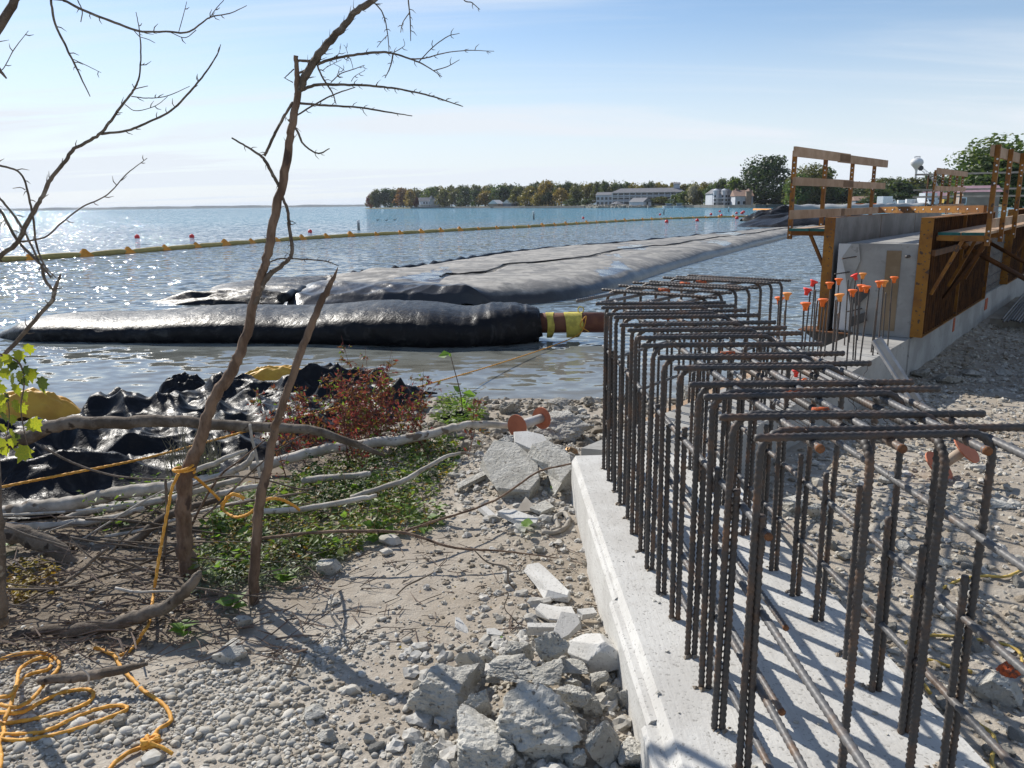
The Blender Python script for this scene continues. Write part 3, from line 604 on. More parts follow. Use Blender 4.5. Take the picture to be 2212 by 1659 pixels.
# long thin handrail pipes crossing the background of the works
for i, (s, z, lab) in enumerate(((20, 3.55, 'uppermost thin rail running level behind the second walkway'), (20, 3.02, 'middle thin rail running level behind the second walkway'), (20, 2.78, 'lowest thin rail running level behind the second walkway'))):
    b = MB(); b.beam(WS(s, -3.2, z), WS(s+2, 5.2, z), .05, .06); r_ = b.build('handrail', mWOODW, label=lab, cat='rail', group='thin rails behind the works')
    for q in (.05, .5, .95):
        c = WS(s, -3.2, z)*(1-q)+WS(s+2, 5.2, z)*q; bb = MB(); bb.tube([c, np.array([c[0], c[1], .4])], .025, 6); bb.build('post', mFORMD, r_) if i == 0 else None
def brace(a, c, r, lab):
    b = MB(); b.tube([a, c], r, 10); t_ = b.build('brace_pipe', mFORMD, label=lab, cat='brace', smooth=True)
    b = MB(); d = (np.array(c)-np.array(a)); d /= np.linalg.norm(d); b.tube([np.array(a)-d*.01, np.array(a)+d*.09], r*1.35, 10); b.build('end_fitting', mFORM, t_, True)
brace(WS(1.75, 1.31, 2.06), WS(2.9, 4.0, .42), .036, 'long thick brown brace pipe sloping from the land side form to the ground')
brace(WS(4.0, 1.31, 2.02), WS(4.9, 3.9, .42), .03, 'second brown brace pipe farther along the land side form')
b = MB(); b.beam(WS(.12, 1.83, 2.15), WS(.9, 1.31, 1.35), .05, .04); b.build('diagonal_strut', mFORMD, label='short flat brown strut slanting under the land side walkway', cat='strut')
# leaning aluminium beam at the near end of the far footing
p0 = PZ(1893, 733, 1.33); p1 = np.array([p0[0]+.42, p0[1]-.55, .48])
b = MB(); b.beam(p0, p1, .10, .05, up=(0, -1, .3)); lb = b.build('leaning_beam', mSILV, label='short grey beam leaning against the side of the far footing', cat='beam')
b = MB(); b.beam(p0+np.array([0, -.031, .0]), p1+np.array([0, -.031, 0]), .05, .004, up=(0, -1, .3)); b.build('web', mWOODW, lb)
# bundle of bars at the right edge
bun = thing('rebar_bundle', 'bundle of loose ribbed bars lying on the ground at the right edge', 'rebar bundle', tuple(WS(7.5, 1.7, .4)))
for i in range(12):
    t = 1.42+.05*i; z = .50+R.uniform(0, .03)
    bar([WS(5.35+R.uniform(-.12, .12), t+.12, z), WS(10.2, t-.02, z+.02)], .017, .03, 6, .2).build('loose_bar', mREBG, bun, True)
for s in (5.9, 8.6):
    b = MB(); b.wbox(s, s+.09, 1.3, 2.2, .30, .478); b.build('bearing_timber', mWOODW, bun)
# ------------------------------------------------------------------ geotextile tubes, pipe, boom, buoys
def ridged(x, y, o, seed): return 1-np.abs(2*fbm(x, y, o, seed)-.94)
tube_mb = MB(); xs = np.linspace(-11.6, .55, 420); n = 56; V = []
for x in xs:
    cy_ = np.interp(x, [-11.2, -4.75, .55], [17.6, 17.1, 15.75]); hh = np.interp(x, [-11.6, -11.3, -10.6, -9.3, -7, -4, -1.6, -.4, .2, .55], [.06, .34, .62, .74, .84, .96, 1.08, .96, .78, .62])*(1+.05*math.sin(x*1.7))*(.84 if x < -1 else .84+.16*min(1, (x+1)/1.2)); ww = np.interp(x, [-11.6, -11.2, -10.3, -7, -1.6, -.2, .55], [.12, .6, 1.15, 1.40, 1.35, .85, .40])
    zb = np.interp(x, [-11, -.8, .55], [-.18, -.18, -.02])
    for k in range(n):
        a = 2*math.pi*k/n; ca, sa = math.cos(a), math.sin(a)
        r = 1+.0*a
        zz = zb+hh*.5*(1+math.copysign(abs(sa)**.75, sa)); yy = cy_+ww*math.copysign(abs(ca)**.8, ca)
        V.append((x, yy, zz))
V = np.array(V); A = np.tile(np.arange(n)*2*math.pi/n, len(xs))
gather = np.clip((V[:, 0]+2.2)/2.2, 0, 1)         # the cloth gathers into pleats towards the pipe
wr = .045*(ridged(V[:, 0]*2.2, A*1.3+V[:, 0]*.5, 3, 11)-.6)*(1-.5*gather) - .030*np.clip(ridged(V[:, 0]*.9+A*.55, A*1.1-V[:, 0]*.8, 2, 61)-.72, 0, 1)*4 + .018*(ridged(V[:, 0]*5+A*1.5, A*3.1-V[:, 0]*3, 2, 62)-.6) + gather*.055*(ridged(V[:, 0]*6.5+.5*np.sin(A), A*.45+V[:, 0]*.4, 2, 14)-.55)*1.3
cen = np.stack([V[:, 0], np.interp(V[:, 0], [-11.2, -4.75, .55], [17.6, 17.1, 15.75]), np.full(len(V), .45)], 1)
dr = V-cen; dr[:, 0] = 0; dr /= np.linalg.norm(dr, axis=1)[:, None]+1e-9; V = V+dr*wr[:, None]
i = np.arange(len(xs)-1)[:, None]*n; j = np.arange(n)[None, :]; j2 = (j+1) % n
tube_mb.add(V, [np.stack([i+j, i+n+j, i+n+j2, i+j2], -1).reshape(-1, 4), np.array([list(range(n))]), np.array([[(len(xs)-1)*n+k for k in range(n)][::-1]])])
ntube = tube_mb.build('geotextile_tube', mBLACK, smooth=True, label='shiny black fabric tube lying across the water with a pipe in its right end', cat='geotextile tube')
pipe = thing('outlet_pipe', 'rusty brown pipe sticking out of the black tube, wrapped in yellow slings', 'pipe', (1.0, 15.75, .2))
b = MB(); b.tube([(.2, 15.75, .36), (1.2, 15.75, .36), (1.95, 15.78, .35)], .205, 20); b.build('pipe_body', mPIPE, pipe, True)
b = MB(); b.tube([(.42, 15.75, .36), (.50, 15.75, .36), (.56, 15.75, .355), (.60, 15.75, .36)], [.26, .30, .29, .27], 18, jit=.05); b.build('cloth_collar', mBLACK, pipe, True)
for x0, w in ((.78, .15), (1.25, .36)):
    b = MB(); pts = []; 
    nn = 16
    for k in range(nn): 
        a = 2*math.pi*k/nn; lo = .09*max(0, -math.sin(a)); pts.append(((.215+.015*R.random())*math.cos(a), (.215+lo)*math.sin(a)+.0))
    v = []
    for sx in (0, .3, .7, 1):
        for k, (yy, zz) in enumerate(pts): v.append((x0+w*(sx-.5)*(1-.35*max(0, -math.sin(2*math.pi*k/nn)))+.02*math.sin(k+sx*5), 15.75+yy*(1+.05*math.sin(sx*9)), .36+zz))
    i = np.arange(3)[:, None]*nn; j = np.arange(nn)[None, :]; j2 = (j+1) % nn
    b.add(v, np.stack([i+j, i+j2, i+nn+j2, i+nn+j], -1).reshape(-1, 4)); b.build('sling', mSLING, pipe, True)
b = MB(); aa = np.linspace(0, 2*math.pi, 13); b.tube([(1.40+.06*math.cos(q), 15.75, .62+.06*math.sin(q)) for q in aa], .012, 6); b.build('shackle', mSLING, pipe, True)

def tri(a): return 2*np.abs(a-np.floor(a+.5))
def creases(x, y, seed, lam=1.0):
    rg = np.random.default_rng(seed); z = 0*x
    wx = fbm(x*.8/lam+seed, y*.8/lam, 3, seed)-.45; wy = fbm(x*.8/lam+5, y*.8/lam+seed, 3, seed+1)-.45
    for l, a, n_ in ((1.5, .17, 2), (.8, .085, 3), (.42, .040, 3), (.22, .016, 3)):
        for k in range(n_):
            th = rg.normal(1.25, .75); ph = rg.uniform(0, 9); q = (x*math.cos(th)+y*math.sin(th))/(l*lam)+ph+wx*.40+wy*.30
            msk = np.clip(fbm(x*.9/(l*lam)+ph, y*.9/(l*lam), 2, seed+k*3)*2.6-.75, 0, 1); t_ = 1-tri(q); z = z+a*lam*msk*(1.5*t_**2.1-.4)
    return z
# the long flat tube: loft between its two waterlines
Rw = [PZ(u, v, 0.)[:2] for u, v in ((1040, 667), (1100, 662), (1300, 632), (1500, 568), (1680, 520), (1775, 496))]
Lw = [PZ(u, v, .30)[:2] for u, v in ((590, 648), (740, 602), (900, 580), (1100, 549), (1400, 522), (1655, 497))]
Rw = smooth_path(np.c_[np.array(Rw), np.zeros(6)], 60)[:, :2]; Lw = smooth_path(np.c_[np.array(Lw), np.zeros(6)], 60)[:, :2]
nk, nc = len(Rw), 150; K = np.arange(nk)/(nk-1); Cw = np.linspace(0, 1, nc)
X = Lw[:, 0][:, None]*(1-Cw)+Rw[:, 0][:, None]*Cw; Yy = Lw[:, 1][:, None]*(1-Cw)+Rw[:, 1][:, None]*Cw
h = (1-np.abs(2*Cw-1)**9)**.5
H0 = np.interp(K, [0, .02, .06, .3, .7, 1], [.12, .42, .60, .58, .56, .5])
crease = np.interp(K, [0, .2, .42, .55, 1], [.62, .60, .50, .62, .70])
Z = -.12+(H0[:, None]+.12)*h[None, :]*(.80+.32*fbm(X*.16, Yy*.16, 3, 21)) - .10*np.exp(-((Cw[None, :]-crease[:, None]-.03*np.sin(K*40)[:, None])/.012)**2)*np.clip((K[:, None]-.12)*9, 0, 1)*(h[None, :] > .3)
wrk = np.clip(1-K*3.2, .08, 1)[:, None]
Z = Z + wrk*.12*(ridged(X*.75+Yy*.25, Yy*1.3-X*.9, 3, 8)-.62)*(h[None, :]**.5) + .015*(fbm(X*1.5, Yy*1.5, 3, 9)-.45) + (h[None, :]**.5)*creases(X, Yy, 207, 1.6)*np.interp(K, [0, .12, .35, 1], [.45, .38, .16, .10])[:, None]
v = np.stack([X, Yy, Z], -1).reshape(-1, 3); i = np.arange(nk-1)[:, None]*nc; j = np.arange(nc-1)[None, :]
b = MB(); b.add(v, np.stack([i+j, i+j+1, i+nc+j+1, i+nc+j], -1).reshape(-1, 4))
ltube = b.build('geotextile_tube', mTUBE, smooth=True, label='long wide flattened geotextile tube with tan dried mud on top, receding to the right', cat='geotextile tube')
mud = np.clip(np.interp(Cw, [0, .02, .05, .90, .975, 1], [0, 0, .9, .95, .5, .05])[None, :]*np.interp(K, [0, .05, .22, 1], [.25, .42, 1., 1.])[:, None], 0, 1)
at = ltube.data.attributes.new('mud', 'FLOAT', 'POINT'); at.data.foreach_set('value', mud.astype(np.float32).ravel())
b = MB(); se = [(Lw[k, 0]+.25, Lw[k, 1]-.05, .36+.06*math.sin(k*.9)) for k in range(0, nk, 4)]
b.tube(se, [.13*(.8+.4*R.random()) for _ in se], 7); b.build('rolled_edge', mBLACK, ltube, True)
b = MB(); kk = [k for k in range(int(nk*.22), nk-2, 4)]; cs = []
for k in kk:
    c = crease[k]+.03*math.sin(K[k]*40); ic = int(c*(nc-1)); cs.append((X[k, ic], Yy[k, ic], Z[k, ic]+.11))
b.tube(cs, [.018+.022*R.random() for _ in cs], 5); b.build('seam_ridge', mBLACK, ltube, True)

def heap(name, mat, poly_c, sx, sy, hh, seed, nx=90, ny=50, fold=.5, rz=0., sc=1., base=-.1, **k):
    x = np.linspace(-1, 1, nx); y = np.linspace(-1, 1, ny); Xq, Yq = np.meshgrid(x, y)
    rr = np.sqrt(Xq**2+Yq**2); w = np.clip(1.06-rr**2.2*(1+.3*(fbm(Xq*2+5, Yq*2, 3, seed)-.45)), 0, 1)**.6
    wx = fbm(Xq*2.3*sc, Yq*2.3*sc, 3, seed+1)*2.2; wy = fbm(Xq*2.3*sc+9, Yq*2.3*sc, 3, seed+2)*2.2
    Zq = base+w*(hh*.45 + hh*fold*.75*(ridged(Xq*1.6*sc+wx*.7, Yq*2.4*sc+wy*.7, 2, seed+3)-.25)+hh*fold*3.6*creases(Xq+seed, Yq*.8, seed, .5))
    c, s_ = math.cos(rz), math.sin(rz); Xw = Xq*sx; Yw = Yq*sy + .10*sx*(fbm(Xq*3, Yq*3, 2, seed+7)-.5)
    vv = np.stack([poly_c[0]+Xw*c-Yw*s_, poly_c[1]+Xw*s_+Yw*c, poly_c[2]+Zq], -1).reshape(-1, 3)
    i = np.arange(ny-1)[:, None]*nx; j = np.arange(nx-1)[None, :]; q = np.stack([i+j, i+j+1, i+nx+j+1, i+nx+j], -1).reshape(-1, 4)
    keep = w.reshape(-1)[q].max(1) > .02
    b = MB(); b.add(vv, q[keep]); return b.build(name, mat, smooth=True, **k)
p = PZ(700, 648, .0); heap('plastic_sheet', mBLACK, (p[0]-.2, p[1]+3.1, .12), 4.6, 2.6, .42, 31, 130, 70, .7, -.35, label='crumpled silvery black sheeting between the near tube and the long tube', cat='plastic sheet')
p = PZ(480, 662, .0); heap('plastic_sheet', mBLACK, (p[0], p[1]+1.2, .0), 2.6, 1.0, .5, 33, 80, 40, .7, -.1, label='loose end of wet black sheeting floating behind the near tube', cat='plastic sheet')
p = PZ(1725, 490, 0); heap('fabric_heap', mBLACK, (p[0]+3, p[1]+4, 0), 8.5, 5.5, 1.9, 41, 90, 60, .7, .2, label='dark crumpled fabric heap where the far tubes cross', cat='fabric heap')
p = PZ(1660, 478, 0); heap('fabric_heap', mBLACK, (p[0]+2, p[1]+3, 0), 5.0, 3.0, 2.0, 43, 60, 40, .8, 0, label='smaller black bunched fabric standing up left of the fabric heap', cat='fabric heap')
mLG = M('pale_geotextile', (.44, .44, .43), (.36, .36, .35), .25, .6, .4, 1.2, .1)
b = MB(); c0, c1 = PZ(1678, 456, 0), PZ(2010, 452, 0)
pts = [c0+(c1-c0)*t+np.array([0, 4*math.sin(t*9), 0]) for t in np.linspace(0, 1, 40)]
b.tube([q+np.array([0, 0, .35]) for q in pts], [min(1, .25+q*12)*(1.35+.16*math.sin(q*60)) for q in np.linspace(0, 1, 40)], 14)
b.build('geotextile_tube', mLG, smooth=True, label='pale grey far tube lying along the bay in front of the parked trucks', cat='geotextile tube')
b = MB(); b.tube([PZ(u, v, .1) for u, v in ((1628, 452.5), (1660, 452.8), (1690, 453.2), (1720, 454))], .32, 6); b.build('floating_boom', mBOOMJ, label='short orange yellow boom far off left of the pale tube', cat='boom', smooth=True)

boom = thing('floating_boom', 'long yellow floating boom with orange joints curving across the bay', 'boom', (-5, 90, 0))
bp = smooth_path([PZ(u, v, .1) for u, v in ((-60, 566), (60, 558), (180, 551), (330, 540), (480, 528), (600, 519), (740, 510), (860, 504), (1000, 496.5), (1150, 489), (1300, 480), (1410, 474), (1500, 470.5), (1600, 468), (1700, 466))], 30)
L = np.r_[0, np.cumsum(np.linalg.norm(np.diff(bp, axis=0), axis=1))]
pos = 0; segs = []
while pos < L[-1]-3.2:
    ln = 3.05+.02*pos/40; a, c = pos, min(pos+ln, L[-1]); segs.append((a, c)); pos = c+.05
for a, c in segs:
    q = np.linspace(a, c, 7); pp = np.stack([np.interp(q, L, bp[:, i]) for i in range(3)], 1); rr = .20*np.array([.55, .95, 1, 1, 1, .95, .55]); pp[:, 2] = .10+.02*np.sin(q*1.7)
    b = MB(); b.tube(pp, rr, 9); b.build('boom_float', mBOOM, boom, True)
    d = pp[-1]-pp[-2]; d /= np.linalg.norm(d); s_ = np.cross(d, [0, 0, 1.]); e = pp[-1]; k = R.uniform(.7, 1.25)
    b = MB(); w = .42*k
    v = [e-d*w-s_*.21, e+d*w-s_*.21, e+d*w+s_*.21, e-d*w+s_*.21, e-d*w*.25+np.array([0, 0, .33*k]), e+d*w*.15+np.array([0, 0, .31*k])]
    v = [x-np.array([0, 0, .10]) if n_ < 4 else x for n_, x in enumerate(v)]
    b.add(v, [np.array([[0, 1, 5, 4], [2, 3, 4, 5], [3, 2, 1, 0]]), np.array([[1, 2, 5], [3, 0, 4]])]); b.build('boom_joint', mBOOMJ, boom)
b = MB(); b.lathe([(.02, -.02), (.15, 0.), (.22, .09), (.235, .2), (.2, .32), (.11, .40), (.04, .415), (.035, .45), (.001, .45)], n=14); meB = b.mesh('buoy_body', mREDBUOY, True)
BU = [(297, 514, 1, 'red ball buoy farthest left, in the sun glitter beyond the boom'), (415, 513, 1, 'red ball buoy right of the leftmost one, beyond the boom'), (670, 502, 1, 'red ball buoy just right of the leaning tree'),
 (1260, 471, 1, 'red ball buoy alone beyond the boom, below the hotel left end'), (1440, 480, 1.1, 'red ball buoy on the near side of the boom, below the hotel'), (1426, 463, 1, 'red ball buoy at the foot of a grey spar buoy'),
 (1506, 477, 1.1, 'red ball buoy touching the boom, below the turreted house'), (1536, 463, 1.2, 'red ball buoy beyond the boom left of a smaller one'), (1558, 465.5, 1.1, 'small red ball buoy beyond the boom between two others'),
 (1591, 460.5, 1.2, 'red ball buoy left of the red cluster far out'), (1603, 461, 1.5, 'near red ball buoy of the tight cluster'), (1606, 458, 1.4, 'far red ball buoy of the tight cluster'), (1592, 472, 1.2, 'red ball buoy touching the boom at its far end'), (1555, 456.5, 1.2, 'tiny red ball buoy farthest out towards the sea wall')]
for u, v, k, lab in BU:
    p = PZ(u, v+2.2, -.08); link('ball_buoy', meB, tuple(p), (rad(R.uniform(-8, 8)), rad(R.uniform(-8, 8)), 0), (k, k, k), label=lab, cat='buoy', group='red ball buoys on the bay')
for u, v, k, lab in ((775, 497, 1., 'grey and white spar buoy standing in the water right of the leaning tree'), (1153, 474, 1.25, 'white spar buoy standing in open water below the cottages'), (1434, 463, 1.6, 'thin spar buoy beside a red ball buoy'), (1574, 458, 1.2, 'small spar buoy near the sea wall')):
    p = PZ(u, v, 0.); t_ = thing('spar_buoy', lab, 'buoy', tuple(p), 'spar buoys on the bay')
    b = MB(); b.lathe([(.16, -.1), (.16, .75*k), (.13, .8*k)], tuple(p), 10); b.build('float_column', M('spar_grey', (.28, .28, .28)), t_, True)
    b = MB(); b.lathe([(.135, .8*k), (.17, .82*k), (.17, 1.10*k), (.03, 1.14*k)], tuple(p), 10); b.build('top_band', mWHITE, t_, True)
mDUCK = M('dark_feathers', (.03, .03, .032), (.06, .055, .05), 12, .7)
for u, v, s_, lab in ((816, 476, 1, 'dark waterbird swimming, leftmost of three far beyond the boom'), (835, 476.5, .9, 'dark waterbird swimming, middle one of three far beyond the boom'), (853, 476, 1.05, 'dark waterbird swimming, rightmost of three far beyond the boom')):
    p = PZ(u, v, 0); b = MB(); q = lambda x, z: p+np.array([x*s_*.55, 0, z*s_*.55])
    b.tube([q(-.55, .16), q(-.4, .16), q(-.1, .14), q(.2, .14), q(.36, .2), q(.42, .38), q(.45, .55), q(.52, .64), q(.60, .64), q(.74, .61)], [.012, .06, .095, .085, .045, .028, .025, .036, .028, .008], 8)
    b.build('waterbird', mDUCK, smooth=True, label=lab, cat='bird', group='dark birds on the lake')

# ------------------------------------------------------------------ far land
mLAND = M('shore_grass_soil', (.10, .105, .045), (.16, .14, .08), .05, .95, .3, .5, .2, obj=False, rvar=0)
mSAND = M('pale_beach', (.38, .34, .27), (.30, .27, .21), .1, .95, .3, .5, .2, rvar=0)
mFARSTRIP = M('far_wooded_shore', (.045, .06, .045), (.06, .07, .05), .01, .95, 0, rvar=0)
SH = [(795, 820), (860, 770), (930, 740), (1000, 700), (1100, 590), (1200, 530), (1290, 480), (1400, 440), (1500, 410), (1560, 370), (1640, 350), (1760, 345)]
def shore(u):                                      # shoreline point under picture column u
    y = np.interp(u, [a for a, _ in SH], [c for _, c in SH]); p = UV(u, 450, y); return np.array([p[0], y, 0.])
edge = [tuple(shore(u)[:2]) for u, _ in SH]
edge += [(139, 330), (150, 262), (165, 245), (205, 240), (300, 225)]
back = [(900, 300), (900, 1500), (-60, 1500), (-150, 1060), (-165, 900)]
b = MB(); out = edge+back; k = len(out); cen = np.mean(np.array(edge), 0)+np.array([150, 220.])
o3 = []
for (x, y) in out:
    d = cen-np.array([x, y]); d /= np.linalg.norm(d); o3.append((x+d[0]*7, y+d[1]*7))
b.add(np.vstack([np.c_[np.array(out), np.full(k, -.6)], np.c_[np.array(o3), np.full(k, .8)]]), [np.array([[i, (i+1) % k, k+(i+1) % k, k+i] for i in range(k)]), np.array([[k+i for i in range(k)]])])
b.build('far_shore', mLAND, kind='structure')
xs = np.linspace(-7200, 900, 700); b = MB(); hh = 9+16*fbm(xs*.006, xs*0+3, 4, 2)*np.clip((xs+7600)/3500, .45, 1.15)
v = np.vstack([np.c_[xs, np.full(700, 6200.), np.full(700, -1)], np.c_[xs, np.full(700, 6230.), hh], np.c_[xs, np.full(700, 6700.), hh*.9]])
i = np.arange(699); b.add(v, [np.stack([i, i+1, 700+i+1, 700+i], 1), np.stack([700+i, 701+i, 1401+i, 1400+i], 1)]); b.build('distant_shore', mFARSTRIP, kind='structure')

LC = {'dark': leafmat('dark_green_leaves', (.034, .056, .022), (.072, .095, .034), 1.3, .35), 'olive': leafmat('olive_leaves', (.075, .085, .026), (.125, .12, .038), 1.3, .35), 'green': leafmat('mid_green_leaves', (.06, .098, .028), (.11, .14, .04), 1.3, .35),
 'yellow': leafmat('yellow_green_leaves', (.12, .11, .028), (.20, .16, .04), 1.3, .35), 'gold': leafmat('golden_leaves', (.22, .15, .04), (.30, .21, .06), 1.2, .35), 'orange': leafmat('orange_leaves', (.24, .10, .035), (.17, .11, .04), 1.2, .35), 'red': leafmat('red_leaves', (.20, .045, .035), (.13, .04, .03), 1.2, .35), 'pale': leafmat('pale_bare_twigs', (.33, .31, .28), (.26, .24, .2), 1.1, .35)}
mTRUNK = M('far_tree_bark', (.09, .075, .06), (.14, .12, .10), .8, .95, 0)
def crown_mesh(seed, nb=13, nl=520, leaf=.075, squash=.85):
    rg = np.random.default_rng(seed); C = []; 
    for k in range(nb):
        a = rg.uniform(0, 2*math.pi); z = rg.uniform(.08, 1.0); r = (1-max(0, z-.35)*1.15-max(0, .35-z)*.7)*rg.uniform(.25, .78)
        C.append((r*math.cos(a)*.56, r*math.sin(a)*.56, z*.74+.07, rg.uniform(.15, .25)))
    V = []; 
    for k in range(nl):
        c = C[rg.integers(nb)]; d = rg.standard_normal(3); d /= np.linalg.norm(d); rr = c[3]*rg.uniform(.72, 1.08)
        p = np.array([c[0], c[1], c[2]])+d*rr*np.array([1, 1, squash])
        nn = d+rg.standard_normal(3)*.55; nn /= np.linalg.norm(nn); u = np.cross(nn, rg.standard_normal(3)); u /= np.linalg.norm(u); w = np.cross(nn, u); s = leaf*rg.uniform(.5, 1.1)
        V += [p-u*s-w*s*.3, p+w*s*.8, p+u*s-w*s*.2, p-w*s*.75]
    q = np.arange(nl*4).reshape(-1, 4); return np.array(V), q
CR = [crown_mesh(50+i, 22+i % 5, 1500, .047) for i in range(6)]+[crown_mesh(70+i, 34, 7000, .024) for i in range(2)]
crm = {}
def crown(var, colr):
    if (var, colr) not in crm:
        b = MB(); b.add(*CR[var]); crm[(var, colr)] = b.mesh('crown', LC[colr])
    return crm[(var, colr)]
b = MB(); b.tube([(0, 0, -.02), (.01, 0, .2), (-.01, .01, .45), (.02, 0, .75)], [.03, .022, .017, .006], 6)
for a in range(5):
    q = a*1.3; b.tube([(0, 0, .25+.06*a), (.13*math.cos(q), .13*math.sin(q), .42+.06*a), (.22*math.cos(q), .22*math.sin(q), .55+.05*a)], [.012, .008, .003], 4)
meT = b.mesh('trunk', mTRUNK, True)
NTREE = [0]
def ftree(u, vt, w, colr, y, lab, zb=.8, grp='trees on the far shore', var=None):
    g = UV(u, 440, y); g[2] = zb; top = UV(u, vt, y)[2]; h = max(2.5, top-zb); wd = px(w, g)
    t_ = thing('tree', lab, 'tree', (g[0], g[1], zb), grp)
    var = (6+(NTREE[0] % 2) if w > 100 else R.randrange(6)) if var is None else var; rz = R.uniform(0, 6)
    link('trunk', meT, (0, 0, 0), (0, 0, rz), (h, h, h*.9), parent=t_); link('crown', crown(var, colr), (0, 0, -.02*h), (0, 0, rz), (wd*1.28, wd*1.28, h*1.04), parent=t_)
    NTREE[0] += 1; return t_
sky_v = lambda u: np.interp(u, [795, 803, 815, 835, 870, 905, 950, 1000, 1050, 1085, 1150, 1178, 1200, 1260, 1330, 1400, 1480, 1520, 1560, 1600], [440, 424, 410, 405, 403, 406, 398, 399, 396, 395, 398, 383, 390, 391, 391, 392, 393, 391, 388, 384])
GL = {'dark': 'dark green', 'olive': 'olive', 'green': 'mid green', 'yellow': 'yellow green', 'gold': 'golden', 'orange': 'orange', 'red': 'reddish', 'pale': 'pale bare'}
LM = [(803, 'the tip of the point'), (871, 'the big orange tree'), (940, 'the large white house'), (1005, 'the tall dark tree'), (1050, 'the pale golden tree'), (1096, 'the twin cottages'), (1145, 'the yellow brown tree'), (1180, 'the tallest golden tree'), (1213, 'the golden brown tree'), (1250, 'the dark hedge'), (1290, "the hotel's left wing"), (1335, 'the grey pavilion'), (1380, "the hotel's middle"), (1425, 'the round olive tree'), (1470, 'the fresh green tree'), (1500, 'the pale bare tree'), (1562, 'the turreted house'), (1607, 'the brown roofed house')]
USED = {}
def skylab(u, c):
    d, nm = min((abs(u-a), n_) for a, n_ in LM); a = [q for q, n_ in LM if n_ == nm][0]
    sd = 'straight above' if d < 5 else ('just left of' if u < a and d < 13 else 'well left of' if u < a else 'just right of' if d < 13 else 'well right of')
    t_ = '%s skyline tree %s %s' % (c, sd, nm); USED[t_] = USED.get(t_, 0)+1
    return t_ if USED[t_] == 1 else t_+', farther right'
for i, u in enumerate(np.arange(806, 1600, 11.5)):   # back row: one wood of mixed crowns along the skyline
    uu = u+R.uniform(-3, 3); y = shore(uu)[1]+R.uniform(70, 130); c = R.choice(['dark', 'olive', 'olive', 'green', 'yellow', 'yellow'] if uu > 1150 else ['dark', 'dark', 'olive', 'olive', 'green', 'yellow'])
    ftree(uu, sky_v(uu)+R.uniform(-2, 5), R.uniform(26, 36), c, y, skylab(uu, GL[c]), 1.5, 'skyline wood on the far shore')
FR = [(802, 416, 22, 'red', 'reddish tree at the tip of the point'), (812, 408, 22, 'olive', 'olive tree second from the tip of the point'), (833, 406, 34, 'dark', 'broad dark green tree on the point left of the orange tree'), (871, 404, 34, 'orange', 'big orange tree left of the large white house'), (886, 406, 26, 'gold', 'golden brown tree close behind the orange tree'),
 (900, 424, 10, 'red', 'small red tree against the left end of the large white house'), (852, 434, 12, 'dark', 'low dark bush under the orange tree'), (930, 402, 34, 'green', 'green tree above the roof of the large white house'), (960, 405, 30, 'olive', 'olive tree over the right end of the large white house'),
 (985, 408, 30, 'olive', 'grey olive tree right of the large white house'), (1005, 404, 34, 'dark', 'tall dark tree between the large white house and the golden tree'), (1028, 408, 28, 'dark', 'dark tree just left of the pale golden tree'), (1050, 411, 34, 'gold', 'pale golden tree left of the twin cottages'), (1085, 396, 44, 'dark', 'large very dark tree above the twin cottages'),
 (1115, 402, 30, 'olive', 'olive tree right of the very dark tree'), (1145, 400, 36, 'yellow', 'yellow brown tree right of the twin cottages'), (1180, 388, 36, 'gold', 'tallest golden tree of the far wood'), (1162, 416, 26, 'yellow', 'small yellow green tree by the low shore wall'), (1187, 412, 32, 'dark', 'dark tree under the tallest golden tree'),
 (1213, 404, 32, 'gold', 'golden brown tree left of the dark hedge'), (1243, 402, 30, 'olive', 'olive tree over the dark hedge'), (1237, 428, 36, 'dark', 'dark hedge like clump left of the hotel'), (1268, 429, 30, 'dark', 'dark clump touching the hotel left end'),
 (1425, 424, 40, 'olive', 'round olive tree in front of the hotel beside the grey gable'), (1405, 430, 20, 'dark', 'dark shrub in front of the grey gable'), (1463, 418, 34, 'green', 'fresh green tree right of the round olive tree'), (1478, 412, 28, 'green', 'green tree at the right end of the hotel'), (1500, 412, 26, 'yellow', 'yellow tree right of the hotel'),
 (1497, 395, 22, 'pale', 'pale leafless tree behind the yellow tree'), (1517, 404, 40, 'olive', 'tree between the yellow tree and the turreted house'), (1535, 396, 28, 'green', 'slim tree left behind the turreted house'), (1555, 384, 34, 'dark', 'tree behind the turreted house'), (1590, 380, 44, 'green', 'tree behind the brown roofed house'),
 (1652, 326, 100, 'dark', 'huge dark green tree towering right of the brown roofed house'), (1700, 396, 50, 'green', 'dense tree at the foot of the huge tree'), (1620, 400, 40, 'dark', 'dark tree behind the brown roofed house roof'), (1682, 420, 34, 'dark', 'dark shrub mass below the huge tree'), (1640, 428, 44, 'dark', 'dark shrubs under the left side of the huge tree'), (1664, 432, 40, 'green', 'green shrub in the middle under the huge tree'), (1708, 424, 44, 'dark', 'dark shrub right of the huge tree trunk')]
for i, (u, vt, w, c, lab) in enumerate(FR):
    y = shore(u)[1]+(22 if w < 30 else 38)+(R.uniform(0, 8)); ftree(u, vt, w*1.12, c, y, lab, 1.0)
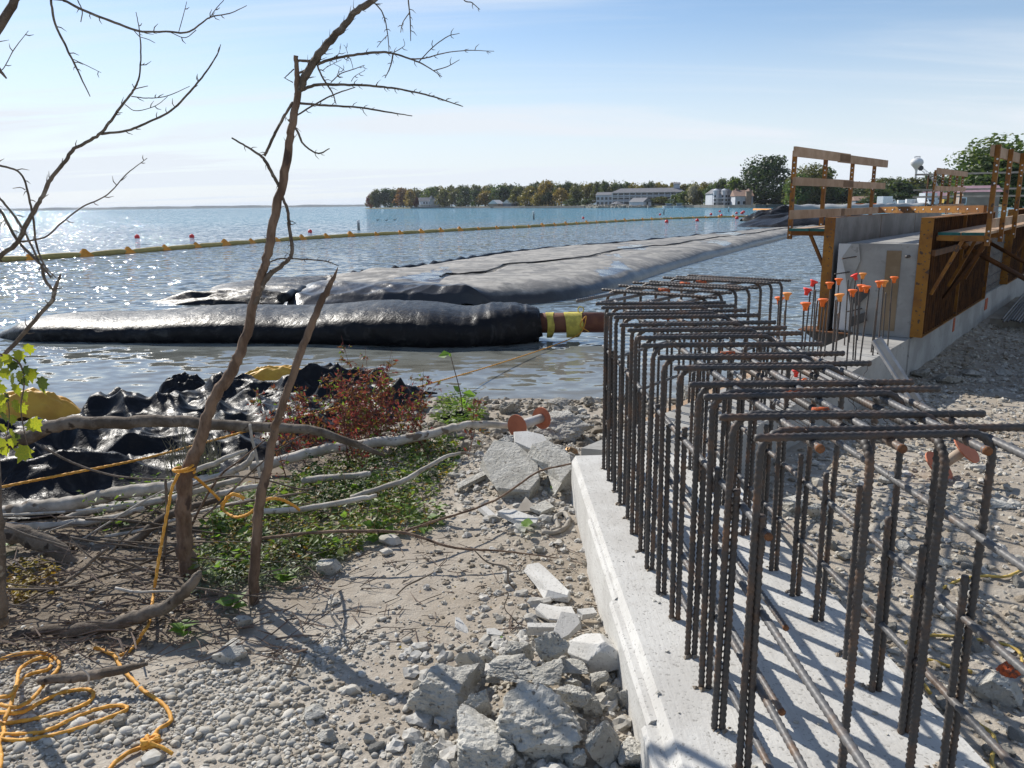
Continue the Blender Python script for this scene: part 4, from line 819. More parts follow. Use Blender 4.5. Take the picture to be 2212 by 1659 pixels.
for u, vt, w, c, y, lab in ((1748, 352, 70, 'olive', 330, 'broad olive tree seen through the guard posts'), (1775, 358, 46, 'green', 335, 'green tree right of the broad olive tree'), (1722, 374, 46, 'green', 320, 'green tree left of the broad olive tree'), (1820, 396, 40, 'dark', 340, 'low dark tree right of the guard posts'), (1842, 393, 40, 'olive', 345, 'low olive tree behind the small brown roof'),
 (1915, 378, 72, 'olive', 300, 'rounded yellow olive tree below the water tower'), (1938, 382, 60, 'dark', 290, 'dark tree right of the rounded tree'), (1900, 402, 46, 'dark', 280, 'dark tree low behind the box trucks'), (1978, 382, 50, 'olive', 340, 'olive tree at the foot of the water tower'), (1970, 405, 28, 'gold', 290, 'small golden tree left of the purple roofed house'),
 (2010, 370, 50, 'dark', 350, 'dark tree right of the water tower'), (2050, 372, 54, 'dark', 345, 'dark tree behind the second guard posts'), (2085, 380, 60, 'olive', 330, 'olive tree behind the rails'), (2100, 398, 60, 'dark', 300, 'dark lower tree left of the large right tree'),
 (2152, 292, 150, 'green', 170, 'large leafy tree at the right edge of the sky'), (2205, 320, 100, 'green', 180, 'second large leafy tree cut by the right edge'), (1745, 418, 60, 'dark', 340, 'dark low growth below the broad olive tree'), (1800, 424, 60, 'dark', 342, 'dark low growth left of the small brown roof'), (1890, 424, 50, 'dark', 262, 'dark low growth just behind the first box truck'), (1950, 416, 50, 'dark', 270, 'dark low growth behind the small trailers'), (2080, 410, 60, 'olive', 262, 'olive low growth behind the loader'), (1790, 402, 40, 'dark', 345, 'dark tree behind the third guard post'), (1870, 398, 40, 'dark', 330, 'dark tree above the small brown roof')):
    ftree(u, vt, w*1.45, c, y, lab, .8, 'trees behind the works')

# ------------------------------------------------------------------ houses on the far shore
mWALLG = M('pale_blue_grey_siding', (.42, .45, .50), (.50, .53, .57), .8, .8, 0, rvar=0); mWALLW = M('white_siding', (.62, .63, .66), (.54, .55, .58), .8, .8, 0, rvar=0)
mWALLD = M('dark_siding', (.16, .18, .21), (.2, .22, .25), .8, .8, 0, rvar=0); mROOFG = M('grey_shingle', (.15, .155, .17), (.20, .2, .215), 1.5, .9, 0, rvar=0); mROOFB = M('brown_shingle', (.26, .17, .13), (.32, .21, .165), 1.5, .9, 0, rvar=0)
mROOFP = M('purple_red_shingle', (.26, .16, .19), (.31, .2, .23), 1.5, .9, 0, rvar=0); mROOFW = M('pale_metal_roof', (.66, .65, .63), (.58, .57, .56), 1.5, .5, 0, rvar=0); mGLASS = NT('dark_window_glass').bsdf((.03, .04, .05), .1, 0, None, .6)
mWALLB = M('tan_siding', (.34, .26, .2), (.28, .21, .16), .8, .8, 0, rvar=0)
def hframe(u, y, turn=0., zb=.8):
    g = UV(u, 440, y); a = -math.atan2(g[0], g[1])+turn; return (g[0], g[1], zb), a
def gable(b, x0, x1, y0, y1, z0, z1, mi=0, ov=.4, along='x'):
    if along == 'x':
        ym = (y0+y1)/2; v = [(x0-ov, y0-ov, z0), (x1+ov, y0-ov, z0), (x1+ov, y1+ov, z0), (x0-ov, y1+ov, z0), (x0-ov, ym, z1), (x1+ov, ym, z1)]
        b.add(v, [np.array([[0, 1, 5, 4], [2, 3, 4, 5], [3, 2, 1, 0]]), np.array([[1, 2, 5], [3, 0, 4]])], mi)
    else:
        xm = (x0+x1)/2; v = [(x0-ov, y0-ov, z0), (x1+ov, y0-ov, z0), (x1+ov, y1+ov, z0), (x0-ov, y1+ov, z0), (xm, y0-ov, z1), (xm, y1+ov, z1)]
        b.add(v, [np.array([[0, 4, 5, 3], [1, 2, 5, 4], [3, 2, 1, 0]]), np.array([[0, 1, 4], [2, 3, 5]])], mi)
    return b
def house(u, y, lab, w, d, h, rh, wall, roof, turn=0., along='x', wins=(), cat='house', zb=.8, name='house'):
    loc, a = hframe(u, y, turn, zb); t_ = thing(name, lab, cat, loc, 'houses on the far shore', a)
    b = MB(); b.box((0, d/2, h/2), (w, d, h)); b.build('wall', wall, t_)
    b = MB(); gable(b, -w/2, w/2, 0, d, h, h+rh, along=along); t_r = b.build('roof', roof, t_)
    for (x, z, ww, hw) in wins:
        b = MB(); b.box((x, -.02, z), (ww+.3, .12, hw+.3)); f_ = b.build('window', mWHITE, t_); b = MB(); b.box((x, -.07, z), (ww, .1, hw)); b.build('pane', mGLASS, f_)
    return t_
def addp(t_, name, mat, fn):
    b = MB(); fn(b); return b.build(name, mat, t_)
K = lambda px_, y: px_*y*.975/F
y = shore(940)[1]+34; w = K(66, y)
hA = house(940, y, 'large white two storey house with porch on the wooded point', w, 12, K(13, y), K(8, y), mWALLW, mROOFG, .1, 'x', [(-w*.36+k*w*.09, K(9.5, y), w*.05, K(4, y)) for k in range(9)])
addp(hA, 'turret', mWALLG, lambda b: b.box((-w*.12, -1, K(9, y)), (w*.14, 2, K(18, y)))); addp(hA, 'turret_roof', mROOFG, lambda b: b.lathe([(w*.11, K(18, y)), (.05, K(25, y))], (-w*.12, -1, 0), 4))
for k in range(5): addp(hA, 'porch_post', mWHITE, lambda b: b.box((-w*.46+k*w*.075, -2.5, K(3, y)), (.35, .35, K(6, y))))
addp(hA, 'porch_roof', mWHITE, lambda b: b.box((-w*.31, -1.4, K(6.4, y)), (w*.36, 3, .5)))
y = shore(1088)[1]+20
house(1082, y, 'pale roofed cottage, left of the twin cottages by the water', K(22, y), 9, K(7, y), K(8, y), mWALLB, mROOFW, .9, 'x', [(0, K(4, y), K(3, y), K(3, y))], 'cottage')
house(1111, y-6, 'grey gabled cottage, right of the twin cottages by the water', K(20, y), 9, K(7, y), K(8, y), mWALLD, mROOFW, .8, 'x', [(0, K(4, y), K(3, y), K(4, y))], 'cottage')
house(1150, y+6, 'low grey roofed bungalow right of the twin cottages', K(34, y), 8, K(6, y), K(5, y), mWALLD, mROOFG, .1, 'x', [(-2, K(3, y), 3, 2), (3, K(3, y), 3, 2)], 'house')
# the hotel: long three storey block with balconies
y = shore(1385)[1]+40; w = K(150, y); hh = K(28, y)
loc, a = hframe(1398, y, -.12, 1.0); ho = thing('hotel', 'long grey three storey hotel with white balconies above the riprap', 'hotel', loc, 'houses on the far shore', a)
addp(ho, 'wall', mWALLD, lambda b: b.box((0, 6, hh/2), (w, 12, hh))); addp(ho, 'roof', mROOFG, lambda b: b.add([(-w/2-1, -2.6, hh), (w/2+1, -2.6, hh), (w/2+1, 14, hh), (-w/2-1, 14, hh), (-w/2+4, 4, hh+K(9, y)), (w/2-3, 4, hh+K(9, y))], [np.array([[0, 1, 5, 4], [2, 3, 4, 5], [3, 2, 1, 0]]), np.array([[1, 2, 5], [3, 0, 4]])]))
for fl in range(4):
    z = hh*fl/3
    addp(ho, 'balcony_slab', mWHITE, lambda b: b.box((0, -1.2, max(.2, z-.15)), (w, 2.4, .3)))
    if fl < 3: addp(ho, 'balcony_rail', mWALLG, lambda b: b.box((0, -2.35, z+.75), (w, .08, .75)))
for k in range(13):
    x = -w/2+w*k/12; addp(ho, 'party_wall', mWHITE, lambda b: b.box((x, -1.2, hh/2), (.35, 2.35, hh)))
    if k < 12:
        for fl in range(3): addp(ho, 'window', mGLASS, lambda b: b.box((x+w/24, -.06, hh*fl/3+hh/6), (w/12*.62, .1, hh/3*.62)))
addp(ho, 'roof_lantern', mWALLG, lambda b: b.box((w*.40, 5, hh+K(12, y)), (K(12, y), 4, K(9, y)))); addp(ho, 'lantern_roof', mROOFG, lambda b: gable(b, w*.40-K(6, y), w*.40+K(6, y), 3, 7, hh+K(16.5, y), hh+K(20, y)))
w2 = K(36, y); addp(ho, 'side_wing', mWALLG, lambda b: b.box((-w/2-w2/2, 4, hh*.42), (w2, 10, hh*.84))); addp(ho, 'wing_roof', mROOFG, lambda b: gable(b, -w/2-w2, -w/2-.2, -1, 9, hh*.845, hh*.845+K(6, y)))
for fl in range(2):
    for k in range(4): addp(ho, 'wing_window', mGLASS, lambda b: b.box((-w/2-w2+w2*(k+.5)/4, -1.03, hh*(.22+.36*fl)), (w2*.15, .1, hh*.2)))
y = shore(1340)[1]+14; loc, a = hframe(1333, y, 0, .8); gz = thing('gazebo', 'round roofed grey pavilion in front of the hotel left end', 'gazebo', loc, 'houses on the far shore', a)
addp(gz, 'roof', mROOFG, lambda b: b.lathe([(K(14, y), K(5, y)), (.1, K(11, y))], n=8)); addp(gz, 'wall', mWALLD, lambda b: b.lathe([(K(11, y), 0), (K(11, y), K(5, y))], n=8))
y = shore(1418)[1]+12; house(1398, y, 'grey gabled boathouse with white trim in front of the hotel', K(22, y), 12, K(9, y), K(9, y), mWALLG, mROOFG, .7, 'y', [(0, K(6, y), 1.2, 2)], 'house')
# turreted house
y = shore(1563)[1]+26; w = K(48, y); hh = K(25, y)
hT = house(1562, y, 'tall pale blue grey turreted house with dark mansard roof on the bay', w, 14, hh, .5, mWALLG, mROOFG, .25, 'x')
addp(hT, 'mansard_roof', mROOFG, lambda b: b.add([(-w/2-.5, -.5, hh), (w/2+.5, -.5, hh), (w/2+.5, 14.5, hh), (-w/2-.5, 14.5, hh), (-w/2+2.5, 2.5, hh+K(11, y)), (w/2-2.5, 2.5, hh+K(11, y)), (w/2-2.5, 11, hh+K(11, y)), (-w/2+2.5, 11, hh+K(11, y))], [np.array([[0, 1, 5, 4], [1, 2, 6, 5], [2, 3, 7, 6], [3, 0, 4, 7], [4, 5, 6, 7]])]))
for x in (-w*.36, .02*w):
    addp(hT, 'bay_tower', mWALLW, lambda b: b.lathe([(K(6.5, y), 0), (K(6.5, y), hh+K(7, y)), (K(7.5, y), hh+K(7.2, y)), (.2, hh+K(11, y))], (x, -.5, 0), 8))
for fl in range(3):
    for k in range(6): addp(hT, 'window', mGLASS, lambda b: b.box((-w*.42+w*.168*k, -.08 if k not in (0, 2, 3) else -K(6.5, y)*.9-.6, hh*(.16+.32*fl)), (w*.065, .2, hh*.17)))
for fl in (1, 2): addp(hT, 'balcony', mWHITE, lambda b: b.box((-w*.17, -1.2, hh*.31*fl), (w*.62, 2.2, .3)))
y = shore(1610)[1]+22; w = K(38, y); hB = house(1607, y, 'pale house with brown roof and tower right of the turreted house', w, 11, K(20, y), K(13, y), mWALLG, mROOFB, .2, 'x', [(-w*.3+k*w*.3, K(6, y), w*.14, K(7, y)) for k in range(3)])
addp(hB, 'tower', mWALLB, lambda b: b.box((w*.22, -.5, K(15, y)), (w*.3, 2, K(30, y)))); addp(hB, 'tower_roof', mROOFB, lambda b: b.lathe([(w*.24, K(30, y)), (.1, K(36, y))], (w*.22, -.5, 0), 4)); addp(hB, 'chimney', mROOFB, lambda b: b.box((-w*.3, 6, K(32, y)), (1.4, 1.4, K(9, y))))
house(1862, 300, 'small brown roofed house half hidden behind the guard posts', K(26, 300), 8, K(10, 300), K(9, 300), mWALLD, mROOFB, .2, 'x', [(0, K(5, 300), 2, 1.6)])
w = K(80, 285); hP = house(2002, 285, 'low house with long purple red roof behind the box trucks', w, 12, K(14, 285), K(14, 285), mWALLG, mROOFP, .1, 'x', [(-w*.3+k*w*.13, K(7, 285), w*.07, K(6, 285)) for k in range(5)])
addp(hP, 'dormer', mWALLD, lambda b: b.box((0, 1.2, K(18, 285)), (w*.34, 3, K(5, 285)))); addp(hP, 'front_gable', mROOFP, lambda b: gable(b, -w*.46, -w*.12, -3, 3, K(9, 285), K(20, 285), along='y'))
house(2118, 150, 'tan wooden shed right of the purple roofed house behind the rails', K(70, 150), 7, K(36, 150), K(14, 150), mWALLB, mROOFP, .2, 'x', [(-3, 1.5, 1, 1)], 'shed')
# sea wall, riprap, jetty
mSEAW = M('dark_sea_wall', (.12, .12, .115), (.17, .165, .155), .4, .95, 0, rvar=0)
for (ua, ub, nm, lab) in ((890, 1265, 'sea_wall', 'low dark sea wall along the wooded point'), (1480, 1655, 'sea_wall', 'dark sea wall and dock edge before the turreted house'), (1656, 1790, 'sea_wall', 'dark sea wall below the huge tree')):
    b = MB(); pts = [shore(u)+np.array([-.6, -2.6, 0]) for u in np.linspace(ua, ub, 9)]
    for p, q in zip(pts[:-1], pts[1:]): b.beam(p+np.array([0, 0, .35]), q+np.array([0, 0, .35]), 1.2, 1.9)
    b.build(nm, mSEAW, label=lab, cat='sea wall')
rip = MB(); rr_ = []
for k in range(260):
    u = R.uniform(1268, 1402); p = shore(u)+np.array([0, R.uniform(-3.5, 7), 0]); s = R.uniform(.5, 1.3)
    v = NR.standard_normal((8, 3)); v /= np.linalg.norm(v, axis=1)[:, None]
    base = np.array([[x, y_, z] for x in (-1, 1) for y_ in (-1, 1) for z in (-1, 1)])*s*.55*(1+.4*NR.standard_normal((8, 3)))
    rip.add(base+p+np.array([0, 0, .5+.12*(p[1]-shore(u)[1])]), [[0, 1, 3, 2], [4, 6, 7, 5], [0, 4, 5, 1], [2, 3, 7, 6], [0, 2, 6, 4], [1, 5, 7, 3]])
rip.build('riprap', mROCKD, kind='stuff')
b = MB(); b.prism([tuple((shore(u)+np.array([0, -4.2, 0]))[:2]) for u in (1240, 1255, 1270, 1290)]+[tuple((shore(u)+np.array([0, 9, 0]))[:2]) for u in (1290, 1270, 1250)], -.3, 1.05); b.build('beach', mSAND, kind='structure')
for u, w_, lab in ((1446, 30, 'white moored boat with covered top at the left end of the dock'), (1468, 26, 'small white boat on the dock right of the covered boat')):
    y = shore(u)[1]-5; loc, a = hframe(u, y, .1, 0); t_ = thing('boat', lab, 'boat', loc, 'boats at the dock', a); L_ = K(w_, y)
    addp(t_, 'hull', mWHITE, lambda b: b.add([(-L_/2, -.9, .9), (-L_/2, .9, .9), (L_*.35, .9, .95), (L_*.35, -.9, .95), (L_/2, 0, 1.15), (-L_/2+.3, -.5, -.1), (-L_/2+.3, .5, -.1), (L_*.3, .3, -.1), (L_*.3, -.3, -.1)], [np.array([[0, 3, 2, 1], [0, 1, 6, 5], [0, 5, 8, 3], [1, 2, 7, 6], [5, 6, 7, 8]]), np.array([[3, 4, 2], [3, 8, 4], [2, 4, 7], [8, 7, 4]])]))
    addp(t_, 'cabin', mWALLD, lambda b: b.box((-.3, 0, 1.5), (L_*.4, 1.4, 1.0))); addp(t_, 'canopy', mWHITE, lambda b: b.box((-.3, 0, 2.2), (L_*.5, 1.7, .12)))
# water tower and crane boom
g = UV(1972, 440, 620); wt = thing('water_tower', 'white bulb shaped water tower above the trees', 'water tower', (g[0], g[1], .8)); zc_ = UV(1972, 352, 620)[2]; r = K(13, 620)
b = MB(); b.lathe([(1.6, .8), (.9, 5), (.85, zc_-r*1.35), (1.2, zc_-r*1.05), (r*.5, zc_-r*.72), (r*.88, zc_-r*.32), (r, zc_+.1), (r*.93, zc_+r*.35), (r*.68, zc_+r*.62), (r*.3, zc_+r*.78), (.1, zc_+r*.8)], (g[0], g[1], 0), 24); b.build('tank', mWHITE, wt, True)
for k in range(10):
    q = k*2*math.pi/10; b = MB(); c = np.array([g[0]+r*.42*math.cos(q), g[1]+r*.42*math.sin(q), zc_+r*.72]); b.tube([c, c+np.array([0, 0, 1.4])], .10, 4); b.build('railing_post', mWALLD, wt)
b = MB(); b.tube([np.array([g[0]+r*.42*math.cos(q), g[1]+r*.42*math.sin(q), zc_+r*.72+1.4]) for q in np.linspace(0, 2*math.pi, 17)], .12, 4); b.build('railing', mWALLD, wt)
cr_ = thing('crane', 'grey lattice crane boom rising in front of the water tower', 'crane', tuple(UV(2040, 430, 300)))
p0, p1 = UV(2014, 384, 300), UV(1989, 363, 300); d = p1-p0; u_ = np.array([d[2], 0, -d[0]]); u_ /= np.linalg.norm(u_)
for s_ in (-1, 1):
    b = MB(); b.tube([p0+u_*s_*.55, p1+u_*s_*.45], .09, 4); b.build('boom_chord', mSILV, cr_)
for k in range(9):
    b = MB(); q = p0+d*k/9; q2 = p0+d*(k+1)/9; s_ = 1 if k % 2 else -1; b.tube([q+u_*s_*.55, q2-u_*s_*.5], .06, 4); b.build('boom_lacing', mSILV, cr_)
b = MB(); b.lathe([(.9, -.4), (1.0, 0), (.9, .4)], tuple(p1), 10, (0, 1, 0)); b.build('boom_head', mFLAP, cr_)
b = MB(); b.beam(p0, p0+np.array([6, 0, -9.]), .8, .8); b.build('boom_base', mSILV, cr_)
# trucks and machines
mTYRE = NT('tyre_rubber').bsdf((.02, .02, .02), .8); mYEL = M('machine_yellow', (.55, .36, .06), (.48, .31, .05), 1, .5, 0)
mOLIVE = M('drab_green', (.13, .13, .08), (.17, .16, .1), 1, .7, 0)
def truck(u, y, lab, L_, hh, turn, box=True):
    loc, a = hframe(u, y, turn, .85); t_ = thing('box_truck', lab, 'truck', loc, 'trucks parked by the bay', a)
    addp(t_, 'cargo_box', mWHITE, lambda b: b.box((-L_*.16, 1.1, hh*.58), (L_*.66, 2.2, hh*.84))); addp(t_, 'cab', mWHITE, lambda b: b.add([(L_*.19, .1, .5), (L_*.5, .1, .5), (L_*.5, 2.1, .5), (L_*.19, 2.1, .5), (L_*.19, .1, hh*.72), (L_*.34, .1, hh*.72), (L_*.34, 2.1, hh*.72), (L_*.19, 2.1, hh*.72), (L_*.5, .1, hh*.40), (L_*.5, 2.1, hh*.40)],
        [np.array([[0, 3, 2, 1], [4, 5, 6, 7], [5, 8, 9, 6], [8, 1, 2, 9], [0, 4, 7, 3]]), np.array([[0, 1, 8, 5, 4], [3, 7, 6, 9, 2]])]))
    addp(t_, 'windscreen', mGLASS, lambda b: b.beam((L_*.37, 1.1, hh*.67), (L_*.47, 1.1, hh*.45), 1.8, .03, up=(1, 0, 1)))
    addp(t_, 'side_window', mGLASS, lambda b: b.box((L_*.29, .09, hh*.56), (L_*.10, .05, hh*.18)))
    for x in (-L_*.3, L_*.36):
        for yy in (.15, 2.05): addp(t_, 'wheel', mTYRE, lambda b: b.lathe([(.2, -.15), (.42, -.13), (.42, .13), (.2, .15)], (x, yy, .42), 12, (0, 1, 0)))
    return t_
truck(1922, 236, 'white box truck facing right, left of the pale trailers', K(42, 236), K(21, 236), .85)
truck(2016, 232, 'white box truck nearest the second guard posts', K(50, 232), K(27, 232), .8)
truck(1993, 225, 'white box truck with open dark rear beside another box truck', K(40, 225), K(20, 225), -.9)
def trailer(u, y, lab, L_, hh, c=mWHITE):
    loc, a = hframe(u, y, .2, .85); t_ = thing('trailer', lab, 'trailer', loc, 'pale trailers and tanks by the bay', a)
    addp(t_, 'trailer_body', c, lambda b: b.box((0, 1, hh*.6), (L_, 2, hh*.8)))
    addp(t_, 'door', mWALLG, lambda b: b.box((L_*.2, -.03, hh*.55), (L_*.25, .08, hh*.55)))
    for x in (-L_*.2, L_*.2): addp(t_, 'wheel', mTYRE, lambda b: b.lathe([(.15, -.12), (.35, -.1), (.35, .1), (.15, .12)], (x, .1, .35), 10, (0, 1, 0)))
trailer(1949, 232, 'small pale trailer right of the first box truck', K(16, 232), K(13, 232)); trailer(1968, 228, 'small white trailer in front of the purple roofed house', K(18, 228), K(15, 228)); trailer(2118, 228, 'small white tank trailer behind the right guard posts', K(24, 228), K(18, 228)); trailer(2092, 236, 'rounded pale vehicle left of the white tank trailer', K(20, 236), K(12, 236))
loc, a = hframe(2052, 226, .3, .85); ex = thing('wheel_loader', 'tan yellow loader machine behind the second guard posts', 'loader', loc, None, a); q = K(30, 226)
addp(ex, 'machine_body', mYEL, lambda b: b.box((0, 1.2, 1.3), (q*.8, 2.2, 1.1))); addp(ex, 'cab', mGLASS, lambda b: b.box((.2, 1.2, 2.4), (1.2, 1.6, 1.2))); addp(ex, 'cab_roof', mYEL, lambda b: b.box((.2, 1.2, 3.06), (1.4, 1.8, .12))); addp(ex, 'loader_arm', mYEL, lambda b: b.beam((q*.3, 1.2, 1.6), (q*.62, 1.2, .8), .4, .3)); addp(ex, 'bucket', mYEL, lambda b: b.box((q*.68, 1.2, .6), (.8, 2.4, .8)))
for x in (-q*.25, q*.25):
    for yy in (.1, 2.3): addp(ex, 'wheel', mTYRE, lambda b: b.lathe([(.2, -.2), (.65, -.18), (.65, .18), (.2, .2)], (x, yy, .65), 12, (0, 1, 0)))
for u, w_, lab in ((1860, 30, 'orange barrier left of the first box truck, longer one'), (1888, 18, 'short orange barrier just left of the first box truck')):
    loc, a = hframe(u, 238, .1, .82); t_ = thing('safety_barrier', lab, 'barrier', loc, 'orange barriers by the bay', a)
    for k in range(3): addp(t_, 'barrier_block', mORANGE, lambda b: b.add([(-K(w_, 238)/2+k*K(w_, 238)/3+dx, yy, z) for dx in (.03, K(w_, 238)/3-.03) for yy, z in ((0, 0), (.5, 0), (.35, .9), (.15, .9))], [np.array([[0, 1, 2, 3], [7, 6, 5, 4], [0, 4, 5, 1], [1, 5, 6, 2], [2, 6, 7, 3], [3, 7, 4, 0]])]))
# ------------------------------------------------------------------ black sheeting on the left bank
nx, ny = 460, 340; x = np.linspace(-8.8, -1.15, nx); y = np.linspace(5.0, 11.6, ny); X, Yy = np.meshgrid(x, y)
near_edge = np.interp(x, [-8.8, -3.6, -2.7, -2.1, -1.6, -1.15], [5.35, 5.4, 5.8, 7.2, 8.3, 9.2]); far_edge = np.interp(x, [-8.8, -5.2, -4.75, -4.3, -3.7, -2.0, -1.15], [7.4, 7.7, 9.3, 10.5, 11.1, 10.9, 10.3])
e0 = (Yy-near_edge[None, :])+.35*(fbm(X*1.3, Yy*1.3, 3, 71)-.5); e1 = (far_edge[None, :]-Yy)+.5*(fbm(X*1.1+7, Yy*1.1, 3, 72)-.5)
wq = np.clip(np.minimum(e0/1.1, e1/.6), 0, 1); wq = wq*wq*(3-2*wq)
wx = 1.5*fbm(X*.55, Yy*.55, 3, 73); wy = 1.5*fbm(X*.55+4, Yy*.55, 3, 74)
fold = ridged(X*.30+.35*Yy+wx*.8, Yy*1.15-X*.32+wy*.8, 2, 75); fold2 = ridged(X*.8-.5*Yy+wx, Yy*.9+X*.5+wy, 2, 79)
fine = ridged(X*1.5+wx*1.6, Yy*2.6+wy*1.6, 3, 76); micro = fbm(X*7+wx*4, Yy*7+wy*4, 2, 77)
Z = np.maximum(gh(X, Yy), -.05)+.03 + (.25+.75*wq)*(creases(X, Yy, 171, 1.05)*2.0) + wq*(.07+.22*np.clip(fold-.45, 0, 1)) - (1-wq)*.03
Z = Z + .14*wq*np.exp(-((e1-.6)/.5)**2)*(.5+1.0*fbm(X*1.4, Yy*1.4, 2, 78))
v = np.stack([X, Yy, Z], -1).reshape(-1, 3); i = np.arange(ny-1)[:, None]*nx; j = np.arange(nx-1)[None, :]
q = np.stack([i+j, i+j+1, i+nx+j+1, i+nx+j], -1).reshape(-1, 4); q = q[np.minimum(e0, e1).reshape(-1)[q].min(1) > 0.0]
b = MB(); b.add(v, q); b.build('plastic_sheet', mBLACK, smooth=True, label='big crumpled shiny black plastic sheet spread over the left bank behind the logs', cat='plastic sheet')
tarpz = lambda x_, y_: float(np.interp(0, [0], [0]))
def loose(u, v, w, hh, seed, lab, mat=mBLACK, rz=0., zc=.1, fold=.8, dep=.6, name='plastic_sheet', cat='plastic sheet', dy=0.):
    p = PZ(u, v, zc); s = px(w, p)/2
    return heap(name, mat, (p[0], p[1]+dy, zc), s, s*dep, px(hh, p), seed, 70, 44, fold, rz, 1., 0, label=lab, cat=cat)
loose(398, 846, 105, 40, 81, 'bunched black plastic standing up at the water edge left of the leaning tree', zc=.22)
loose(263, 872, 62, 26, 82, 'small peaked bunch of black plastic by the water, left of the taller bunch', zc=.2)
loose(825, 842, 90, 26, 83, 'black plastic fold lying behind the red bush at the water', zc=.12)
loose(905, 851, 80, 7, 84, 'thin black strip trailing from the sacks into the water', zc=.03, dep=.18)
loose(985, 905, 80, 18, 85, 'scrap of black plastic under the long pale log right of the red bush', zc=.28, dep=.4)
loose(585, 832, 160, 52, 86, 'folded yellow vinyl behind the leaning tree at the water edge', mYTARP, zc=.16, fold=.38, name='vinyl_sheet', cat='vinyl sheet', dep=.35, dy=.3)
loose(618, 850, 110, 24, 89, 'black plastic flap lying over the folded yellow vinyl', zc=.26, dep=.3, fold=.5, dy=-.35)
loose(35, 918, 200, 95, 87, 'folded yellow vinyl with pleats at the left edge by the water', mYTARP, zc=.14, fold=.34, name='vinyl_sheet', cat='vinyl sheet', dep=.5, rz=.15, dy=.35)
loose(878, 848, 58, 30, 88, 'upper white plastic sack at the water edge behind the red bush', mSACK, zc=.10, fold=.3, name='sack', cat='sack', dep=.7)
loose(835, 872, 62, 26, 90, 'lower white plastic sack half hidden in the red bush', mSACK, zc=.22, fold=.35, name='sack', cat='sack', dep=.7)

# ------------------------------------------------------------------ trees, branches, driftwood
def wpath(pts, y, k=5, wob=.0):
    """pts: (u, v, r_px[, y]) -> world polyline + radii; y is the distance of the stem"""
    P_, r_ = [], []
    for q in pts:
        yy = q[3] if len(q) > 3 else (y(q[0], q[1]) if callable(y) else y); p = UV(q[0], q[1], yy); P_.append(p); r_.append(px(q[2], p))
    pp = smooth_path(P_, k); t = np.linspace(0, 1, len(pp)); rr = np.interp(t, np.linspace(0, 1, len(r_)), r_)
    if wob: 
        ph = R.uniform(0, 50); s = np.arange(len(pp))*.9
        pp = pp + wob*rr[:, None]*np.stack([vnoise(s+ph, s*0, 1)-.5, vnoise(s+ph, s*0+9, 2)-.5, vnoise(s+ph, s*0+19, 3)-.5], 1)
    return pp, rr
def limb(b, pts, y, n=7, k=6, spur=0., wob=.5, jit=.05):
    pp, rr = wpath(pts, y, k, wob); b.tube(pp, rr, n, jit=jit)
    if spur:
        L_ = np.r_[0, np.cumsum(np.linalg.norm(np.diff(pp, axis=0), axis=1))]; m = int(L_[-1]/spur)
        for _ in range(m):
            q = R.uniform(.05, .98)*L_[-1]; c = np.array([np.interp(q, L_, pp[:, i]) for i in range(3)]); i0 = min(len(pp)-2, int(np.searchsorted(L_, q))); d = pp[i0+1]-pp[i0]; d /= np.linalg.norm(d)+1e-9
            u = np.cross(d, NR.standard_normal(3)); u /= np.linalg.norm(u); r0 = np.interp(q, L_, rr); ln = R.uniform(.012, .035)+r0
            b.tube([c, c+(u*.9+d*.3)*ln*.6, c+(u+d*.7)*ln], [max(.002, r0*.45), .002, .0006], 4)
    return b
def T1(*p): return [(x/2.9257, y/2.9257, r) for x, y, r in p]               # first crop, scale 1.58
def T15(*p): return [(x/3.4133+486, y/3.4133, r) for x, y, r in p]
def T8(*p): return [(x/3.1507, y/3.1507+378, r) for x, y, r in p]
def T5b(*p): return [(x/2.9257+540, y/2.9257+729, r) for x, y, r in p]
def T12(*p): return [(x/5.12, y/5.12+972, r) for x, y, r in p]
def T13(*p): return [(x/5.12+378, y/5.12+918, r) for x, y, r in p]
def T7p(*p): return [(x/2.9257, y/2.9257+1161, r) for x, y, r in p]
bp_ = UV(405, 1245, 4.42)
lt = thing('leaning_tree', 'tall thin leaning dead tree with thorny branches, rope tied round its trunk', 'tree', (bp_[0], bp_[1], ghf(bp_[0], bp_[1])))
b = MB(); limb(b, [(412, 1268, 26), (406, 1238, 19.5), (400, 1173, 16.5), (398, 1105, 16), (398, 1050, 16.5), (417, 989, 14.5), (441, 931, 12.5), (458, 873, 11.5), (485, 825, 12.5), (508, 785, 11.5), (526, 745, 10.5), (545, 665, 9.5), (562, 600, 9.2), (576, 560, 9), (590, 478, 9.5), (612, 386, 9), (625, 308, 8.5), (636, 246, 8), (643, 191, 7), (640, 150, 5), (639, 119, 5)], 4.42, 12, 6, .10, .5, .04)
b.build('trunk', mBARKR, lt, True)
def br(par, pts, y=4.42, n=6, spur=.05, mat=mBARK, name='branch', wob=.6): b = MB(); limb(b, pts, y, n, 6, spur, wob); return b.build(name, mat, par, True)
br(lt, [(641, 205, 7)]+T15((560, 640, 8), (600, 540, 8.5), (680, 420, 8.5), (760, 320, 8), (860, 210, 8), (960, 90, 7.5), (1090, 0, 7))+[(850, -45, 6), (900, -80, 5), (960, -104, 3.5), (1012, -112, 2.4)], spur=.03)
br(lt, T15((680, 475, 3.4), (800, 430, 3.2), (950, 405, 3), (1130, 385, 2.8), (1240, 395, 2.4), (1370, 435, 2), (1480, 485, 1.6), (1600, 565, .8)), spur=.035)
br(lt, T15((1370, 435, 1.6), (1470, 430, 1.5), (1600, 395, 1.2), (1780, 372, 1), (1985, 378, .6)))
